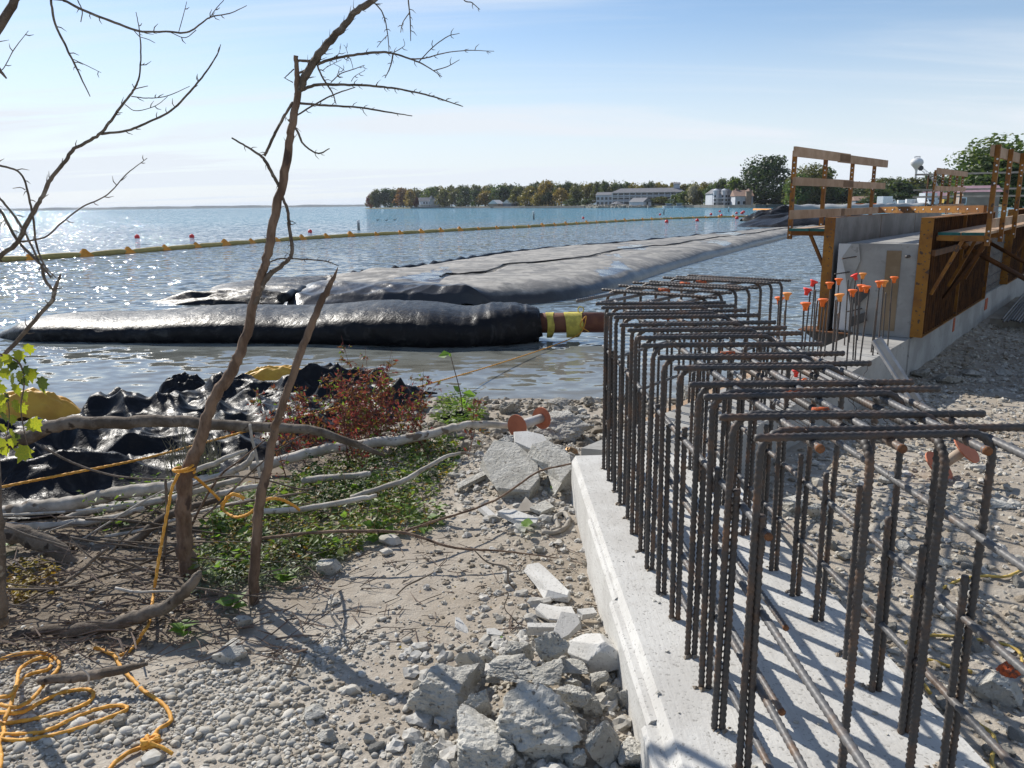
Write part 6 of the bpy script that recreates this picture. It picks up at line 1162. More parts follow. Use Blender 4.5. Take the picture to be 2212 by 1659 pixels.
rock(841, 1166, 54, .48, 'smooth pale loaf shaped cobble at the edge of the weeds', mPEB, 'cobble', 'stone', CB, .6, 60, .0); rock(834, 1193, 30, .5, 'small round white cobble below the loaf shaped one', mPEB, 'cobble', 'stone', CB, .8, 60, .0); rock(712, 1228, 60, .62, 'blocky tan stone right of the dead sapling', mROCK, 'cobble', 'stone', CB, .8, 9, .03)
rock(492, 1416, 76, .5, 'flat pale stone on the pebbles below the dead sapling', mROCK, 'cobble', 'stone', CB, .9, 11, .03); rock(523, 1344, 40, .8, 'white rounded stone at the foot of the dead sapling', mROCK, 'cobble', 'stone', CB, .9, 14, .02); rock(677, 1541, 50, .6, 'pitted pale stone on dust right of the loose rope', mROCK, 'cobble', 'stone', CB, .9, 12, .05); rock(704, 1592, 48, .7, 'rough pale stone under the pitted one', mROCK, 'cobble', 'stone', CB, .8, 12, .06)
rock(255, 1560, 36, .8, 'dark round stone between rope coil and knot', mROCKD, 'cobble', 'stone', CB, .9, 40, .01); rock(324, 1640, 52, .55, 'cracked grey oval stone below the rope knot', mPEB, 'cobble', 'stone', CB, .8, 60, .0); rock(795, 1596, 36, .75, 'grey pointed pebble stone left of the heap', mPEB, 'cobble', 'stone', CB, .8, 12, .0); rock(760, 1492, 44, .5, 'grey oval stone left of the left boulder', mPEB, 'cobble', 'stone', CB, .8, 40, .0)
RS = 'larger stones on the backfill right of the cage'
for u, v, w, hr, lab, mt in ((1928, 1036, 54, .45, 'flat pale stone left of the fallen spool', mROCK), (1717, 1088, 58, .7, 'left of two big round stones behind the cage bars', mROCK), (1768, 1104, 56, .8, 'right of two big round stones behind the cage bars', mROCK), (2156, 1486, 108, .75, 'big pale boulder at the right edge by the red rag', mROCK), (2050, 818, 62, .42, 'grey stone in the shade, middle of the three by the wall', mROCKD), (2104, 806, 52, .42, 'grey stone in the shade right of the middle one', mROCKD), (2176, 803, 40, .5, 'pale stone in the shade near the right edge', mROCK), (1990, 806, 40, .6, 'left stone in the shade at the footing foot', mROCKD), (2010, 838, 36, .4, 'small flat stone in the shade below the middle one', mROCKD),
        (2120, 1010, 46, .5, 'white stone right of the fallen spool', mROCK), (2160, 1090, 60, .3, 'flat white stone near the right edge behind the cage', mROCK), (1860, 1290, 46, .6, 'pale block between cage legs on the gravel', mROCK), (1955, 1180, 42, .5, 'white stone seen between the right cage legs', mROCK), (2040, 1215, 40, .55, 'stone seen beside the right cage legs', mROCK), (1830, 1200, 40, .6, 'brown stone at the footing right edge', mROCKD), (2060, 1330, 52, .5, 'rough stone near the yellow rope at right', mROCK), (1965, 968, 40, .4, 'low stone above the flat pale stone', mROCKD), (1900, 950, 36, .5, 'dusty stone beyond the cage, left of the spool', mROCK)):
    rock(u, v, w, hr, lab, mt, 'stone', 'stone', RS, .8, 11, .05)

# gravel: the 300 largest single stones are parts of the ground, the rest is one joined mesh
pm = []
for k in range(6):
    rg = np.random.default_rng(300+k); v, f = ICO[2]; q = v*(1+.16*(fbm(v[:, 0]*1.2+k*7, v[:, 1]*1.2+v[:, 2]*1.3, 2, k)-.45)[:, None])*np.array([1, rg.uniform(.65, .9), rg.uniform(.42, .62)])
    b = MB(); b.add(q, f); pm.append(b.mesh('pebble', mPEB, True))
am = []
for k in range(6):
    q, f = rockmesh(400+k, 2, 10, (1, .8, .6), .0); b = MB(); b.add(q, f); am.append(b.mesh('gravel_stone', mROCK))
def dens(x, y):                                    # where the rounded beach pebbles lie, left of the footing
    n_ = fbm(x*1.1+3, y*1.1, 3, 91); e = np.clip((-.42-x+1.1*(n_-.5)-(y-3.2)*.12)/.5, 0, 1)
    lit = np.clip((3.55+.5*np.clip(x+1.6, 0, 1.0)+.5*(n_-.5)-y)/.25, .07, 1)
    return np.clip(e*1.0+.08, 0, 1)*lit*np.clip((fbm(x*2.2+1, y*2.2+4, 3, 93)-.24)*5, .2, 1)
def inview(x, y, z, m=300):
    d = np.stack([x, y, z-CAMZ], -1); zz = d @ FW; u = CX+F*(d @ RT)/zz; v = CY-F*(d @ UP)/zz; return (zz > .5) & (u > -m) & (u < 2212+m) & (v < 1659+m), u, v
TONE = []
def scatter(n, xr_, yr_, fn, szf, mesh_sub, flatten, angular, mat, name, meshes, pname, seed, top=150, heavy=5000):
    rg = np.random.default_rng(seed); x = rg.uniform(*xr_, n); y = yr_[0]+(yr_[1]-yr_[0])*rg.random(n)**1.35; ok = rg.random(n) < fn(x, y); x, y = x[ok], y[ok]
    s = szf(rg, len(x)); z = gfine(x, y); iv, u, v = inview(x, y, z); x, y, z, s = x[iv], y[iv], z[iv], s[iv]
    app = s/y; order = np.argsort(-app); big = order[:top]; rest = order[top:]
    for i_ in big: link(pname, R.choice(meshes), tuple(np.array([x[i_], y[i_], z[i_]+s[i_]*.22])-np.array(wloc(ground))), (R.uniform(-.35, .35), R.uniform(-.35, .35), R.uniform(0, 6.3)), (s[i_],)*3, parent=ground)
    b = MB(); hv = min(len(rest), heavy)
    for rest, mesh_sub in ((rest[:hv], mesh_sub), (rest[hv:], 0)):
        if len(rest) == 0: continue
        pile(b, rest, mesh_sub, x, y, z, s, rg, flatten, angular)
    o = b.build(name, mat, ground, not angular, kind='stuff'); at = o.data.attributes.new('tone', 'FLOAT', 'POINT'); at.data.foreach_set('value', np.concatenate(TONE).astype(np.float32)); TONE.clear()
    return o
def pile(b, rest, mesh_sub, x, y, z, s, rg, flatten, angular):
    v0, f0 = ICO[mesh_sub]; m = len(rest); k = len(v0)
    sc = s[rest][:, None]*rg.uniform(.75, 1.1, (m, 3))*np.array(flatten); base = v0[None]*(1+(.34 if angular else .19)*rg.uniform(-1, 1, (m, k))[:, :, None])*sc[:, None, :]
    a = rg.uniform(0, 6.3, m); tl = rg.uniform(-.5, .5, m); ca, sa, ct, s_t = np.cos(a), np.sin(a), np.cos(tl), np.sin(tl)
    X_ = base[:, :, 0]*ct[:, None]+base[:, :, 2]*s_t[:, None]; Z_ = -base[:, :, 0]*s_t[:, None]+base[:, :, 2]*ct[:, None]; Y_ = base[:, :, 1]
    P_ = np.stack([X_*ca[:, None]-Y_*sa[:, None]+x[rest][:, None], X_*sa[:, None]+Y_*ca[:, None]+y[rest][:, None], Z_+(z[rest]+s[rest]*.18)[:, None]], -1)
    TONE.append(np.repeat(rg.random(m), k)); b.add(P_.reshape(-1, 3), (f0[None]+(np.arange(m)*k)[:, None, None]).reshape(-1, 3))
def gravmat(name, c):
    m = NT(name); v = m.vec((1, 1, 1), False, False); t = m.n('ShaderNodeAttribute'); t.attribute_name = 'tone'; r_ = m.n('ShaderNodeValToRGB'); m.l(t.outputs['Fac'], r_.inputs[0])
    el = r_.color_ramp.elements; el[0].color = (*c[0], 1); el[1].color = (*c[-1], 1)
    for k, q in enumerate(c[1:-1]): e = el.new((k+1)/(len(c)-1)); e.color = (*q, 1)
    col = m.mix(m.mr(m.noise(v, 60, 6, .7), .45, .7, 0, .6), r_.outputs[0], (.25, .215, .165)); return m.bsdf(col, .9, 0, m.bump(m.noise(v, 120, 5, .6), .35, .003), .35)
mGRAV = gravmat('gravel_field', [(.20, .17, .13), (.36, .325, .265), (.43, .40, .345), (.33, .32, .29), (.50, .47, .41), (.60, .58, .53)])
mGRAVR = gravmat('crushed_gravel_field', [(.22, .18, .13), (.36, .31, .245), (.42, .385, .32), (.48, .45, .39), (.56, .53, .48)])
mROCKB = gravmat('rubble_bits_stone', [(.32, .30, .26), (.42, .40, .36), (.47, .455, .42), (.52, .50, .46)]); mSHB = gravmat('shore_stones_mix', [(.12, .10, .075), (.22, .19, .15), (.32, .29, .24), (.46, .44, .39)])
scatter(85000, (-3.8, .5), (2.0, 5.2), dens, lambda rg, n_: np.clip(rg.lognormal(math.log(.0078), .55, n_), .003, .030), 1, (1, .80, .55), False, mGRAV, 'pebbles', pm, 'pebble', 1, 170, 14000)
scatter(22000, (-2.0, .62), (2.2, 8), lambda x, y: np.clip((x+1.4)/1.2, 0, .8)*np.clip((fbm(x*1.7+8, y*1.7, 3, 95)-.28)*4, .2, 1), lambda rg, n_: np.clip(rg.lognormal(math.log(.0075), .6, n_), .003, .035), 1, (1, .85, .6), True, mGRAVR, 'crushed_stones', am, 'gravel_stone', 2, 30, 1500)
def rdens(x, y):
    rx = x-WO[0]; ry = y-WO[1]; s = rx*WD[0]+ry*WD[1]; t = rx*WN[0]+ry*WN[1]
    return np.where((x > 1.55) & ((s < -6.3) | (t > 1.15)), 1., 0.)
scatter(34000, (1.5, 9.5), (2.1, 15), rdens, lambda rg, n_: np.clip(rg.lognormal(math.log(.016), .5, n_), .006, .055), 1, (1, .85, .55), True, mGRAVR, 'crushed_stones', am, 'gravel_stone', 3, 100, 6000)
rg_ = np.random.default_rng(5); 
scatter(2600, (-.6, .62), (2.2, 7.8), lambda x, y: np.clip(np.exp(-((x-.2)/.5)**2)*np.where(y < 3.6, .9, np.where(y > 5, .9, .15)), 0, 1), lambda rg, n_: np.clip(rg.lognormal(math.log(.022), .5, n_), .008, .06), 1, (1, .8, .6), True, mROCKB, 'rubble_bits', am, 'gravel_stone', 6, 0)
# shore gravel
scatter(2200, (-1.6, 3.2), (7.2, 10.8), lambda x, y: np.where(x < 1.4+(y-6)*.6, .8, 0), lambda rg, n_: np.clip(rg.lognormal(math.log(.035), .5, n_), .012, .12), 1, (1, .85, .6), True, mSHB, 'shore_stones', am, 'gravel_stone', 7, 0)
# crumbs and grit lying on the pale footing
b = MB()
for _ in range(60):
    yy = R.uniform(1.9, 5.3); xx = R.uniform(.52, 1.5); s = R.uniform(.003, .011); q, f = ICO[0]; b.add(q*s*(1+.3*NR.uniform(-1, 1, (12, 1)))*np.array([1.2, 1, .6])+np.array([xx, yy, FZ+s*.4]), f)
b.build('concrete_crumbs', mROCK, ft, kind='stuff')

# ------------------------------------------------------------------ ropes
def rope(pts, r, lab, mat=mROPE, name='rope', dz=None, k=10, lob=.16):
    p = smooth_path(pts, k); L_ = np.r_[0, np.cumsum(np.linalg.norm(np.diff(p, axis=0), axis=1))]; n_ = max(4, min(900, int(L_[-1]/(r*1.1)))); q = np.linspace(0, L_[-1], n_); p = np.stack([np.interp(q, L_, p[:, i]) for i in range(3)], 1)
    b = MB(); b.tube(p, r, 9, True, 3, r*7, lob); return b.build(name, mat, smooth=True, label=lab, cat='rope')
def gr(pts, dz=.014): return [G(u, v, dz+(q[0] if q else 0)) for u, v, *q in pts]
def R7(*p): return [(x/2.9257, y/2.9257+1161, *q) for x, y, *q in p]
rope(gr(R7((-80, 800), (0, 770, .03), (110, 738, .03), (230, 727, .03), (320, 745), (372, 790), (360, 840), (300, 900, .02), (240, 980, .03), (170, 1045, .05), (90, 1075, .05), (20, 1060, .05), (-60, 1040))), .0085, 'biggest loop of yellow rope lying on pebbles at the left edge')
rope(gr(R7((-60, 1010, .06), (60, 1000, .06), (105, 930, .06), (122, 840, .03), (180, 790, .02), (260, 760, .02), (318, 775), (320, 815), (290, 840), (200, 860), (140, 900), (100, 960, .05), (60, 1080, .05), (30, 1150, .04))), .0085, 'inner tangle of yellow rope inside the biggest loop')
rope(gr(R7((-60, 1190), (0, 1180), (140, 1160), (300, 1130), (450, 1090), (560, 1040), (592, 990), (560, 962), (480, 965), (380, 985), (260, 1040), (150, 1100, .02), (60, 1110, .04), (-40, 1100, .04))), .0085, 'middle flat loop of yellow rope on the pebbles')
rope(gr(R7((-70, 1255), (0, 1245), (180, 1240), (300, 1220), (450, 1150), (600, 1090), (720, 1063), (795, 1068), (795, 1092), (720, 1125), (600, 1170), (430, 1225), (260, 1265), (120, 1282), (0, 1275), (-60, 1290))), .0085, 'lowest long loop of yellow rope pointing right')
rope(gr(R7((-60, 1150), (10, 1180), (25, 1230), (-5, 1300), (8, 1380), (0, 1457), (-20, 1520))), .0085, 'short yellow rope strand at the very left bottom edge')
tr = [UV(u, v, y) for u, v, y in ((386, 1023, 4.30), (372, 1054, 4.28), (362, 1105, 4.22), (349, 1173, 4.16), (338, 1242, 4.08))]
rope(tr+gr([(331, 1290, .05), (322, 1345, .06)]+R7((905, 600, .06), (870, 660), (810, 722), (760, 745))), .0085, 'yellow rope hanging down from the leaning trunk to the pebbles')
rope(gr(R7((595, 697, .02), (640, 710), (720, 745), (745, 790), (790, 850), (850, 910), (910, 970), (1000, 1030), (1055, 1080), (1082, 1150), (1050, 1185), (1000, 1215), (970, 1262, .02), (955, 1300, .03), (920, 1320), (830, 1350), (740, 1410), (690, 1470), (650, 1540))), .0088, 'yellow rope snaking down over pebbles to a knot')
kp = G(326, 1608, .03); kn = []
for i_ in range(60): a = i_*.55; kn.append(kp+np.array([.026*math.cos(a)*(1+.3*math.sin(i_*1.9)), .022*math.sin(a*1.3), .016*math.sin(a*.8+1)+.01]))
rope(kn+gr(R7((1040, 1335, .02), (1090, 1370))), .0075, 'lumpy overhand knot in the yellow rope', name='rope_knot', k=3)
kp = UV(398, 1022, 4.40); rr0 = px(21, kp); kn = [kp+np.array([rr0*math.cos(a), rr0*math.sin(a), .012*math.sin(a*.5)+.004*a]) for a in np.linspace(0, 12.6, 50)]
rope(kn, .0075, 'yellow rope wound round the leaning trunk', k=2)
def T4(*p): return [(x/2.9257, y/2.9257+729, *q) for x, y, *q in p]
rope([UV(u, v, y) for u, v, y in T4((1230, 880, 4.42), (1290, 930, 4.5), (1390, 1030, 4.55), (1405, 1075, 4.5), (1430, 1105, 4.45), (1490, 1135, 4.35), (1560, 1120, 4.2), (1610, 1085, 4.1), (1650, 1050, 4.12), (1700, 1020, 4.2), (1780, 1025, 4.35), (1860, 1065, 4.5), (1890, 1090, 4.6))], .0085, 'yellow rope looping from the leaning trunk round the dead sapling')
fr0 = [UV(u, v, y) for u, v, y in T4((1400, 1080, 4.5), (1430, 1020, 4.48), (1470, 990, 4.45), (1510, 1000, 4.45), (1545, 1020, 4.45))]; rope(fr0, .010, 'frayed end of the looping yellow rope', lob=.3)
rope([UV(u, v, y) for u, v, y in ((-40, 1066, 4.9), (0, 1053, 5.0), (160, 1021, 5.5), (330, 986, 6.1), (530, 932, 7.0), (640, 903, 7.7), (760, 872, 8.7), (880, 842, 10.0), (1050, 794, 12.4), (1180, 752, 14.6), (1240, 729, 15.55))], .0095, 'long taut orange yellow line from the left edge to the pipe')
pe = np.array([1.37, 15.52, .30]); rope([UV(1240, 729, 15.55), pe+np.array([.05, 0, -.06]), pe+np.array([.12, .0, .22]), pe+np.array([.0, 0, .04]), pe+np.array([.18, 0, -.10])], .010, 'tied end of the taut line on the pipe sling')
RR = lambda *p: [((2700+x/1.5473)/1.8517, (2000+y/1.5473)/1.8517, *q) for x, y, *q in p]
rope(gr(RR((1460, 600), (1560, 580), (1650, 545), (1780, 490), (1900, 470), (2030, 475), (2090, 460), (2160, 425), (2230, 390))), .008, 'tan yellow rope crossing the gravel behind the right cage legs', mROPEY)
rope(gr(RR((1390, 900), (1480, 860), (1560, 840), (1680, 840), (1840, 860), (1950, 875), (2060, 900), (2130, 940), (2150, 1000), (2130, 1040))), .008, 'tan yellow rope curving down to the red rag', mROPEY)
rope(gr(RR((1580, 1195), (1540, 1140), (1500, 1080), (1470, 1030), (1500, 1000), (1570, 990), (1700, 1030), (1840, 1065))), .009, 'tan yellow rope loop against the footing right edge', mROPEY)
rope(gr(RR((1720, 1280), (1800, 1330), (1900, 1400), (1965, 1450), (1985, 1520), (1960, 1600), (1975, 1680))), .008, 'tan yellow rope at the bottom right corner', mROPEY)
p_ = G(2190, 1452, .1); heap('rag', mSPRAY, (p_[0], p_[1], p_[2]), .07, .05, .06, 95, 30, 24, .7, 0, 1, 0, label='crumpled red orange rag on the big pale boulder at the right edge', cat='rag')
rope(gr([(1170, 1150), (1200, 1150), (1222, 1138), (1228, 1120), (1216, 1108), (1200, 1118), (1206, 1140), (1190, 1146)]), .016, 'dusty grey rope end coiled beside the footing', mWOODW, 'rope', lob=.2)

# ------------------------------------------------------------------ spools
def spool(c, ax, r1, r2, L_, rt, lab, mt):
    t_ = thing('spool', lab, 'spool', tuple(c)); ax = np.array(ax, float); ax /= np.linalg.norm(ax); c = np.array(c)
    b = MB(); b.tube([c, c+ax*L_], rt, 16); b.build('core_tube', mt, t_, True)
    for q, r in ((0, r1), (L_, r2)):
        b = MB(); b.lathe([(.0005, -.006), (r, -.006), (r, .006), (.0005, .006)], tuple(c+ax*q), 28, ax); b.build('flange', mSPOOL, t_)
c = UV(1117, 921, 7.05); c2 = UV(1170, 903, 7.33); spool(c, c2-c, px(26, c), px(25, c), float(np.linalg.norm(c2-c)), px(10, c), 'spool with two round orange discs on a grey tube, at the pale log end', mTUBEP)
c = G(2035, 1020, .06); spool(c+np.array([0, .05, .03]), (.5, -.5, .72), px(38, c), px(34, c), px(70, c), px(11, c), 'fallen spool with dull orange discs on the gravel right of the cage', M('tan_card_tube', (.46, .37, .28), (.40, .32, .24), 6, .8, .1))
p_ = G(1232, 977, .03); heap('crumpled_can', M('copper_foil', (.45, .25, .12), (.3, .18, .08), 6, .35, .5, metal=.6), (p_[0], p_[1], p_[2]), .07, .05, .06, 99, 24, 20, .6, 0, 1, 0, label='crumpled coppery wrapper by the footing corner', cat='litter')

# ------------------------------------------------------------------ the air
hm = bpy.data.materials.new('haze_air'); hm.use_nodes = True; hn = hm.node_tree; hn.nodes.clear(); ho_ = hn.nodes.new('ShaderNodeOutputMaterial'); pv = hn.nodes.new('ShaderNodeVolumePrincipled')
pv.inputs['Color'].default_value = (.80, .88, 1.0, 1); pv.inputs['Density'].default_value = .000065; pv.inputs['Anisotropy'].default_value = .2; hn.links.new(pv.outputs[0], ho_.inputs['Volume'])
b = MB(); b.box((0, 9950, 17.2), (28100, 20200, 38.)); b.build('haze', hm, kind='stuff')
# ------------------------------------------------------------------ plants
def leafverts(p, d, n, L_, w, curl=.15):
    s = np.cross(d, n); s = s/(np.linalg.norm(s)+1e-9); return [p, p+d*L_*.45+s*w+n*curl*L_*.2, p+d*L_-n*curl*L_, p+d*L_*.45-s*w+n*curl*L_*.2]
def foliage(n, posf, Lr, wr_, seed, up=.5, clump=6, hgt=(.05, .2)):
    rg = np.random.default_rng(seed); V = []
    for _ in range(n):
        p0 = posf(rg)
        if p0 is None: continue
        h = rg.uniform(*hgt); a0 = rg.uniform(0, 6.3); lean = rg.standard_normal(2)*.25*h
        for k in range(clump):
            t = rg.uniform(.25, 1.0); p = p0+np.array([lean[0]*t, lean[1]*t, h*t]); a = a0+k*2.4+rg.uniform(-.5, .5); d = np.array([math.cos(a), math.sin(a), rg.uniform(-.35, .6)*up*2]); d /= np.linalg.norm(d)
            nn = np.array([0, 0, 1.])+rg.standard_normal(3)*.45; nn -= d*(nn @ d); nn /= np.linalg.norm(nn); L_ = rg.uniform(*Lr); V += leafverts(p+d*.01, d, nn, L_, L_*rg.uniform(*wr_))
    V = np.array(V); return V, np.arange(len(V)).reshape(-1, 4)
mWEED = leafmat('weed_leaves', (.085, .145, .028), (.17, .22, .05), 1.5, 3.5, False); mWEEDD = leafmat('dark_weed_leaves', (.032, .062, .016), (.065, .10, .026), 1.4, 4., False); mWEEDG = leafmat('grey_green_leaves', (.16, .19, .13), (.24, .26, .19), 1.1, 4., False); mWEEDY = leafmat('yellowing_leaves', (.28, .22, .03), (.22, .11, .03), 1.3, 5., False)
mREDL = leafmat('red_bush_leaves', (.29, .05, .075), (.20, .06, .05), 1.05, 6., False); mBROWNL = leafmat('brown_seed_heads', (.15, .06, .035), (.20, .11, .05), 1.1, 7., False); mSPRIG = leafmat('yellow_green_lobed_leaves', (.20, .25, .028), (.34, .32, .03), 1.5, 14.)
mSPRIGD = leafmat('dark_lobed_leaves', (.04, .065, .02), (.08, .10, .025), 1.4, 14.); mBURD = leafmat('broad_green_leaves', (.13, .24, .045), (.17, .27, .06), 1.5, 9.)
def poly_pos(poly, jz=0.):
    us = [p[0] for p in poly]; vs_ = [p[1] for p in poly]; k = len(poly)
    def inside(u, v):
        c = False
        for i_ in range(k):
            (x1, y1), (x2, y2) = poly[i_], poly[(i_+1) % k]
            if (y1 > v) != (y2 > v) and u < (x2-x1)*(v-y1)/(y2-y1)+x1: c = not c
        return c
    def f(rg):
        for _ in range(20):
            u, v = rg.uniform(min(us), max(us)), rg.uniform(min(vs_), max(vs_))
            if inside(u, v): return G(u, v)
        return None
    return f
def stuff(name, mat, *a, **k): b = MB(); V, q = foliage(*a, **k); b.add(V, q); return b.build(name, mat, kind='stuff')
W1 = [(425, 1200), (470, 1100), (620, 1040), (800, 985), (900, 950), (1000, 960), (985, 1020), (930, 1090), (960, 1130), (900, 1160), (800, 1180), (720, 1215), (600, 1240), (470, 1270)]
stuff('weeds', mWEED, 560, poly_pos(W1), (.025, .075), (.22, .36), 1, hgt=(.03, .15)); stuff('weeds', mWEEDD, 380, poly_pos([(560, 1110), (640, 1030), (820, 970), (960, 950), (1010, 975), (960, 1040), (880, 1090), (700, 1130)]), (.025, .06), (.22, .36), 2, hgt=(.05, .22)); stuff('weeds', mWEEDG, 420, poly_pos([(420, 1300), (430, 1200), (620, 1150), (760, 1170), (720, 1240), (560, 1280)]), (.02, .045), (.16, .28), 3, hgt=(.03, .14)); stuff('weeds', mWEEDY, 330, poly_pos(W1), (.02, .05), (.18, .30), 4, hgt=(.03, .16))
stuff('weeds', mWEED, 130, poly_pos([(940, 905), (960, 870), (1030, 880), (1045, 915), (1010, 940), (950, 935)]), (.04, .09), (.20, .34), 5, hgt=(.05, .30)); stuff('weeds', mWEED, 90, poly_pos([(190, 1130), (320, 1060), (480, 1040), (520, 1080), (380, 1110), (240, 1160)]), (.025, .06), (.22, .36), 6, hgt=(.05, .30)); stuff('weeds', mWEEDY, 60, poly_pos([(10, 1230), (120, 1225), (130, 1290), (20, 1310)]), (.02, .05), (.22, .34), 7, hgt=(.02, .12))
stuff('leaf_litter', M('dry_leaf', (.20, .15, .10), (.30, .24, .17), 20, .9, .2, obj=False, rvar=0), 750, poly_pos([(-350, 1150), (0, 1130), (200, 1100), (420, 1150), (520, 1290), (400, 1390), (120, 1430), (-350, 1420)]), (.02, .06), (.20, .35), 8, up=.1, clump=3, hgt=(.005, .04)); stuff('leaf_litter', mWEEDY, 40, poly_pos([(760, 1280), (1000, 1180), (1240, 1120), (1280, 1330), (1150, 1400), (800, 1600)]), (.012, .025), (.25, .4), 9, up=.1, clump=1, hgt=(.004, .012))
b = MB()
for _ in range(130):
    p = poly_pos(W1)(np.random.default_rng(_)); h = R.uniform(.06, .30); q = NR.standard_normal(2)*.35*h
    b.tube([p, p+np.array([q[0]*.4, q[1]*.4, h*.6]), p+np.array([q[0], q[1], h])], [.0024, .002, .0008], 4)
b.build('dry_weed_stems', M('dry_stems', (.24, .13, .06), (.30, .20, .10), 9, .9, 0), kind='stuff')
stuff('weeds', mBURD, 60, poly_pos(W1), (.05, .10), (.30, .42), 17, clump=3, hgt=(.04, .14))
# grey grass stalks by the leaning trunk
b = MB()
for _ in range(130):
    u, v = R.uniform(365, 480), R.uniform(985, 1045); p = UV(u, v, 6.2+R.uniform(-.3, .3)); h = R.uniform(.12, .32); b.tube([p, p+np.array([R.uniform(-.03, .03), R.uniform(-.03, .03), h*.6]), p+np.array([R.uniform(-.06, .06), 0, h])], [.0035, .0028, .001], 4)
b.build('dry_grass', M('dry_grass_stalks', (.17, .16, .11), (.23, .21, .15), 9, .9, 0), kind='stuff')
# the red bush
c = UV(770, 915, 7.2); cg = ghf(c[0], c[1]); rb = thing('red_bush', 'red and rusty brown bush in autumn colour by the water, above the long pale log', 'bush', (c[0], c[1], cg))
rg = np.random.default_rng(77); VL = []; VB = []; VG = []; stems = []
for k in range(50):
    bx = c[0]+rg.normal(0, .38); by = c[1]+rg.normal(.15, .40); h = max(.3, rg.normal(.80, .18))*(1.0-.55*min(1, abs(bx-c[0])/1.0)); p0 = np.array([bx, by, ghf(bx, by)]); top = p0+np.array([rg.normal(0, .16), rg.normal(0, .12), h]); midp = (p0+top)/2+rg.normal(0, .03, 3); sp = smooth_path([p0, midp, top], 4); stems.append(sp)
    for m in range(26):
        t = rg.uniform(.15, 1.0); p = sp[int(t*(len(sp)-1))]+rg.normal(0, .015, 3); a = rg.uniform(0, 6.3); ln = rg.uniform(.04, .20)*(1.15-t*.6); d = np.array([math.cos(a), math.sin(a), rg.uniform(.0, .9)]); d /= np.linalg.norm(d); e = p+d*ln; stems.append(np.array([p, (p+e)/2+rg.normal(0, .008, 3), e]))
        for n_ in range(4):
            q = p+d*ln*rg.uniform(.3, 1); dd = d+rg.normal(0, .6, 3); dd /= np.linalg.norm(dd); nn = rg.normal(0, 1, 3)+np.array([0, 0, 1]); nn -= dd*(nn @ dd); nn /= np.linalg.norm(nn); L_ = rg.uniform(.022, .062)
            r_ = rg.random(); (VL if r_ < .50 else VB if r_ < .84 else VG).extend(leafverts(q, dd, nn, L_, L_*rg.uniform(.16, .3)))
b = MB()
for s in stems: b.tube(s, np.linspace(.005 if len(s) > 4 else .0022, .0012, len(s)), 4, False)
b.build('stems', M('red_stems', (.16, .055, .04), (.20, .09, .05), 9, .8, 0), rb, kind='stuff')
for nm, V, mt in (('red_leaves', VL, mREDL), ('brown_leaves', VB, mBROWNL), ('green_leaves', VG, mWEED)):
    b = MB(); V = np.array(V); b.add(V, np.arange(len(V)).reshape(-1, 4)); b.build(nm, mt, rb, kind='stuff')
# small green weed shoot standing against the water
c = G(1000, 905); ws = thing('weed_shoot', 'single slender shoot with a few green leaves standing against the water', 'plant', tuple(c)); b = MB(); sp = smooth_path([c]+[UV(u, v, c[1]) for u, v in ((996, 860), (990, 830), (979, 790), (972, 762))], 5); b.tube(sp, np.linspace(.009, .004, len(sp)), 5); b.build('stem', mTWIG, ws, True)
for u, v, a, L_ in ((972, 763, 3.3, .16), (968, 762, 5.2, .07), (995, 845, 2.0, .12), (1000, 848, -.2, .17), (996, 858, 5, .14), (992, 870, 3.4, .12), (998, 880, .3, .16), (994, 893, 2.9, .15)):
    p = UV(u, v, c[1]); d = np.array([math.cos(a), .2, math.sin(a)*.5-.15]); d /= np.linalg.norm(d); nn = np.array([.2, -.75, .6]); nn -= d*(nn @ d); nn /= np.linalg.norm(nn); b = MB(); b.add(leafverts(p, d, nn, L_, L_*.32), [[0, 1, 2, 3]]); b.build('leaf', mBURD, ws)
# lobed leaves hanging in at the left edge
def lobed():
    o = [(0, 0), (.18, .10), (.42, .14), (.30, .32), (.52, .46), (.34, .52), (.26, .74), (.14, .70), (0, 1.0), (-.14, .72), (-.28, .72), (-.34, .50), (-.54, .44), (-.32, .30), (-.42, .12), (-.18, .10)]
    v = [(0, .38, .05)]+[(x, y, -.10*x*x-.12*(y-.4)**2) for x, y in o]; k = len(o); b = MB(); b.add(v, np.array([[0, 1+i_, 1+(i_+1) % k] for i_ in range(k)])); return b
lm = [lobed().mesh('leaf', m_, True) for m_ in (mSPRIG, mSPRIG, mSPRIG, mSPRIGD)]
o_ = UV(20, 880, 3.0); sg = thing('leafy_twig', 'twig with lobed yellow green leaves hanging in at the left edge', 'plant', tuple(o_))
b = MB(); tw_ = smooth_path([UV(u, v, 3.0) for u, v in ((-30, 760), (20, 770), (45, 790), (52, 830), (45, 880), (52, 930), (60, 965))], 6); b.tube(tw_, np.linspace(.005, .0015, len(tw_)), 5); b.tube(smooth_path([UV(u, v, 3.02) for u, v in ((-30, 830), (10, 850), (20, 900), (10, 960))], 5), .002, 4); b.build('stem', mTWIG, sg, True)
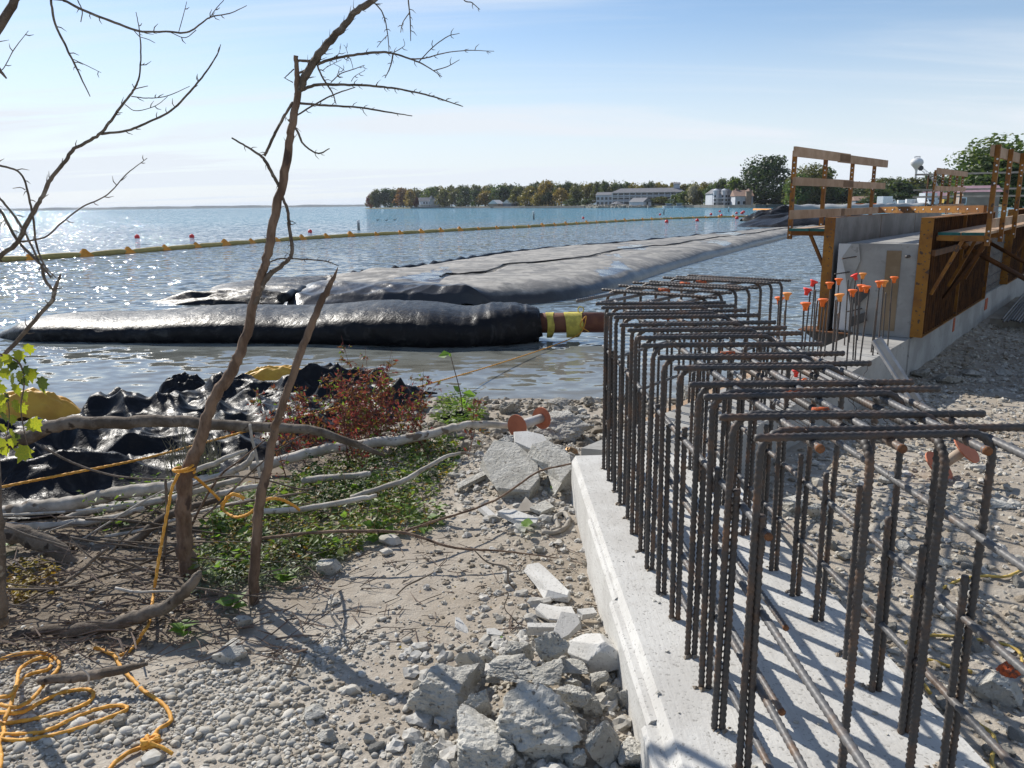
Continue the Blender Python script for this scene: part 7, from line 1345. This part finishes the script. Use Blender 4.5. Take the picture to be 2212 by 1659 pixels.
LVS = [(60, 742, 28), (40, 755, 28), (20, 765, 26), (0, 772, 30), (30, 778, 26), (5, 795, 28), (25, 805, 32), (-5, 815, 30), (52, 790, 24), (66, 795, 34), (90, 812, 36), (84, 830, 26), (30, 828, 30), (8, 830, 26), (-5, 850, 30), (30, 862, 30), (12, 872, 28), (50, 845, 26), (40, 872, 26), (5, 890, 28), (28, 895, 24), (62, 905, 36), (0, 915, 24), (20, 925, 26), (35, 935, 22), (60, 962, 40), (10, 948, 24), (40, 800, 26), (16, 850, 24), (45, 815, 24), (-8, 880, 26), (6, 965, 22), (50, 770, 22), (26, 945, 22)]
for u, v, w in LVS:
    p = UV(u, v, 3.0+R.uniform(-.06, .06))-o_; L_ = px(w*1.1, p+o_); link('leaf', R.choice(lm), tuple(p), (rad(R.uniform(60, 115)), rad(R.uniform(-35, 35)), rad(R.uniform(-50, 50)) + math.pi*R.choice([0, 0, 1])*0), (L_, -L_, L_), parent=sg)
# broad leaved plants on the pebbles
def broad(): 
    o = [(0, 0), (.22, .02), (.40, .18), (.44, .38), (.34, .58), (.22, .74), (0, 1), (-.2, .76), (-.36, .56), (-.44, .36), (-.38, .16), (-.2, .02)]; v = [(0, .45, .03)]+[(x, y, .10*abs(math.sin(x*9+y*5))-.25*(y-.3)**2) for x, y in o]; k = len(o); b = MB(); b.add(v, np.array([[0, 1+i_, 1+(i_+1) % k] for i_ in range(k)])); return b
bm_ = broad().mesh('leaf', mBURD, True)
for u, v, n_, s, lab in ((505, 1318, 6, .10, 'broad leaved green plant at the foot of the dead sapling'), (620, 1258, 6, .10, 'broad leaved green plant right of the dead sapling'), (400, 1372, 5, .09, 'drooping broad leaved plant left below the dead sapling'), (478, 1240, 3, .09, 'pair of bright broad leaves left of the dead sapling'), (12, 1190, 3, .10, 'bright broad leaf at the left edge under the dark branch'), (1135, 1150, 2, .085, 'flat pale green dropped leaf on the dust near the footing'), (1195, 1062, 2, .05, 'tiny green seedling between the broken slabs'), (1085, 1395, 1, .02, 'tiny yellow leaf on the dust behind the heap')):
    p = G(u, v, .01); t_ = thing('broad_leaved_plant', lab, 'plant', tuple(p), 'low plants on the bank')
    for k in range(n_):
        a = k*6.28/n_+R.uniform(-.4, .4); s_ = s*R.uniform(.75, 1.25); link('leaf', bm_, (R.uniform(-.01, .01), R.uniform(-.01, .01), R.uniform(.02, .05)), (rad(R.uniform(5, 30)), rad(R.uniform(-15, 15)), a), (s_, s_, s_), parent=t_)
for o in list(bpy.data.objects):
    if '_w' in o: del o['_w']
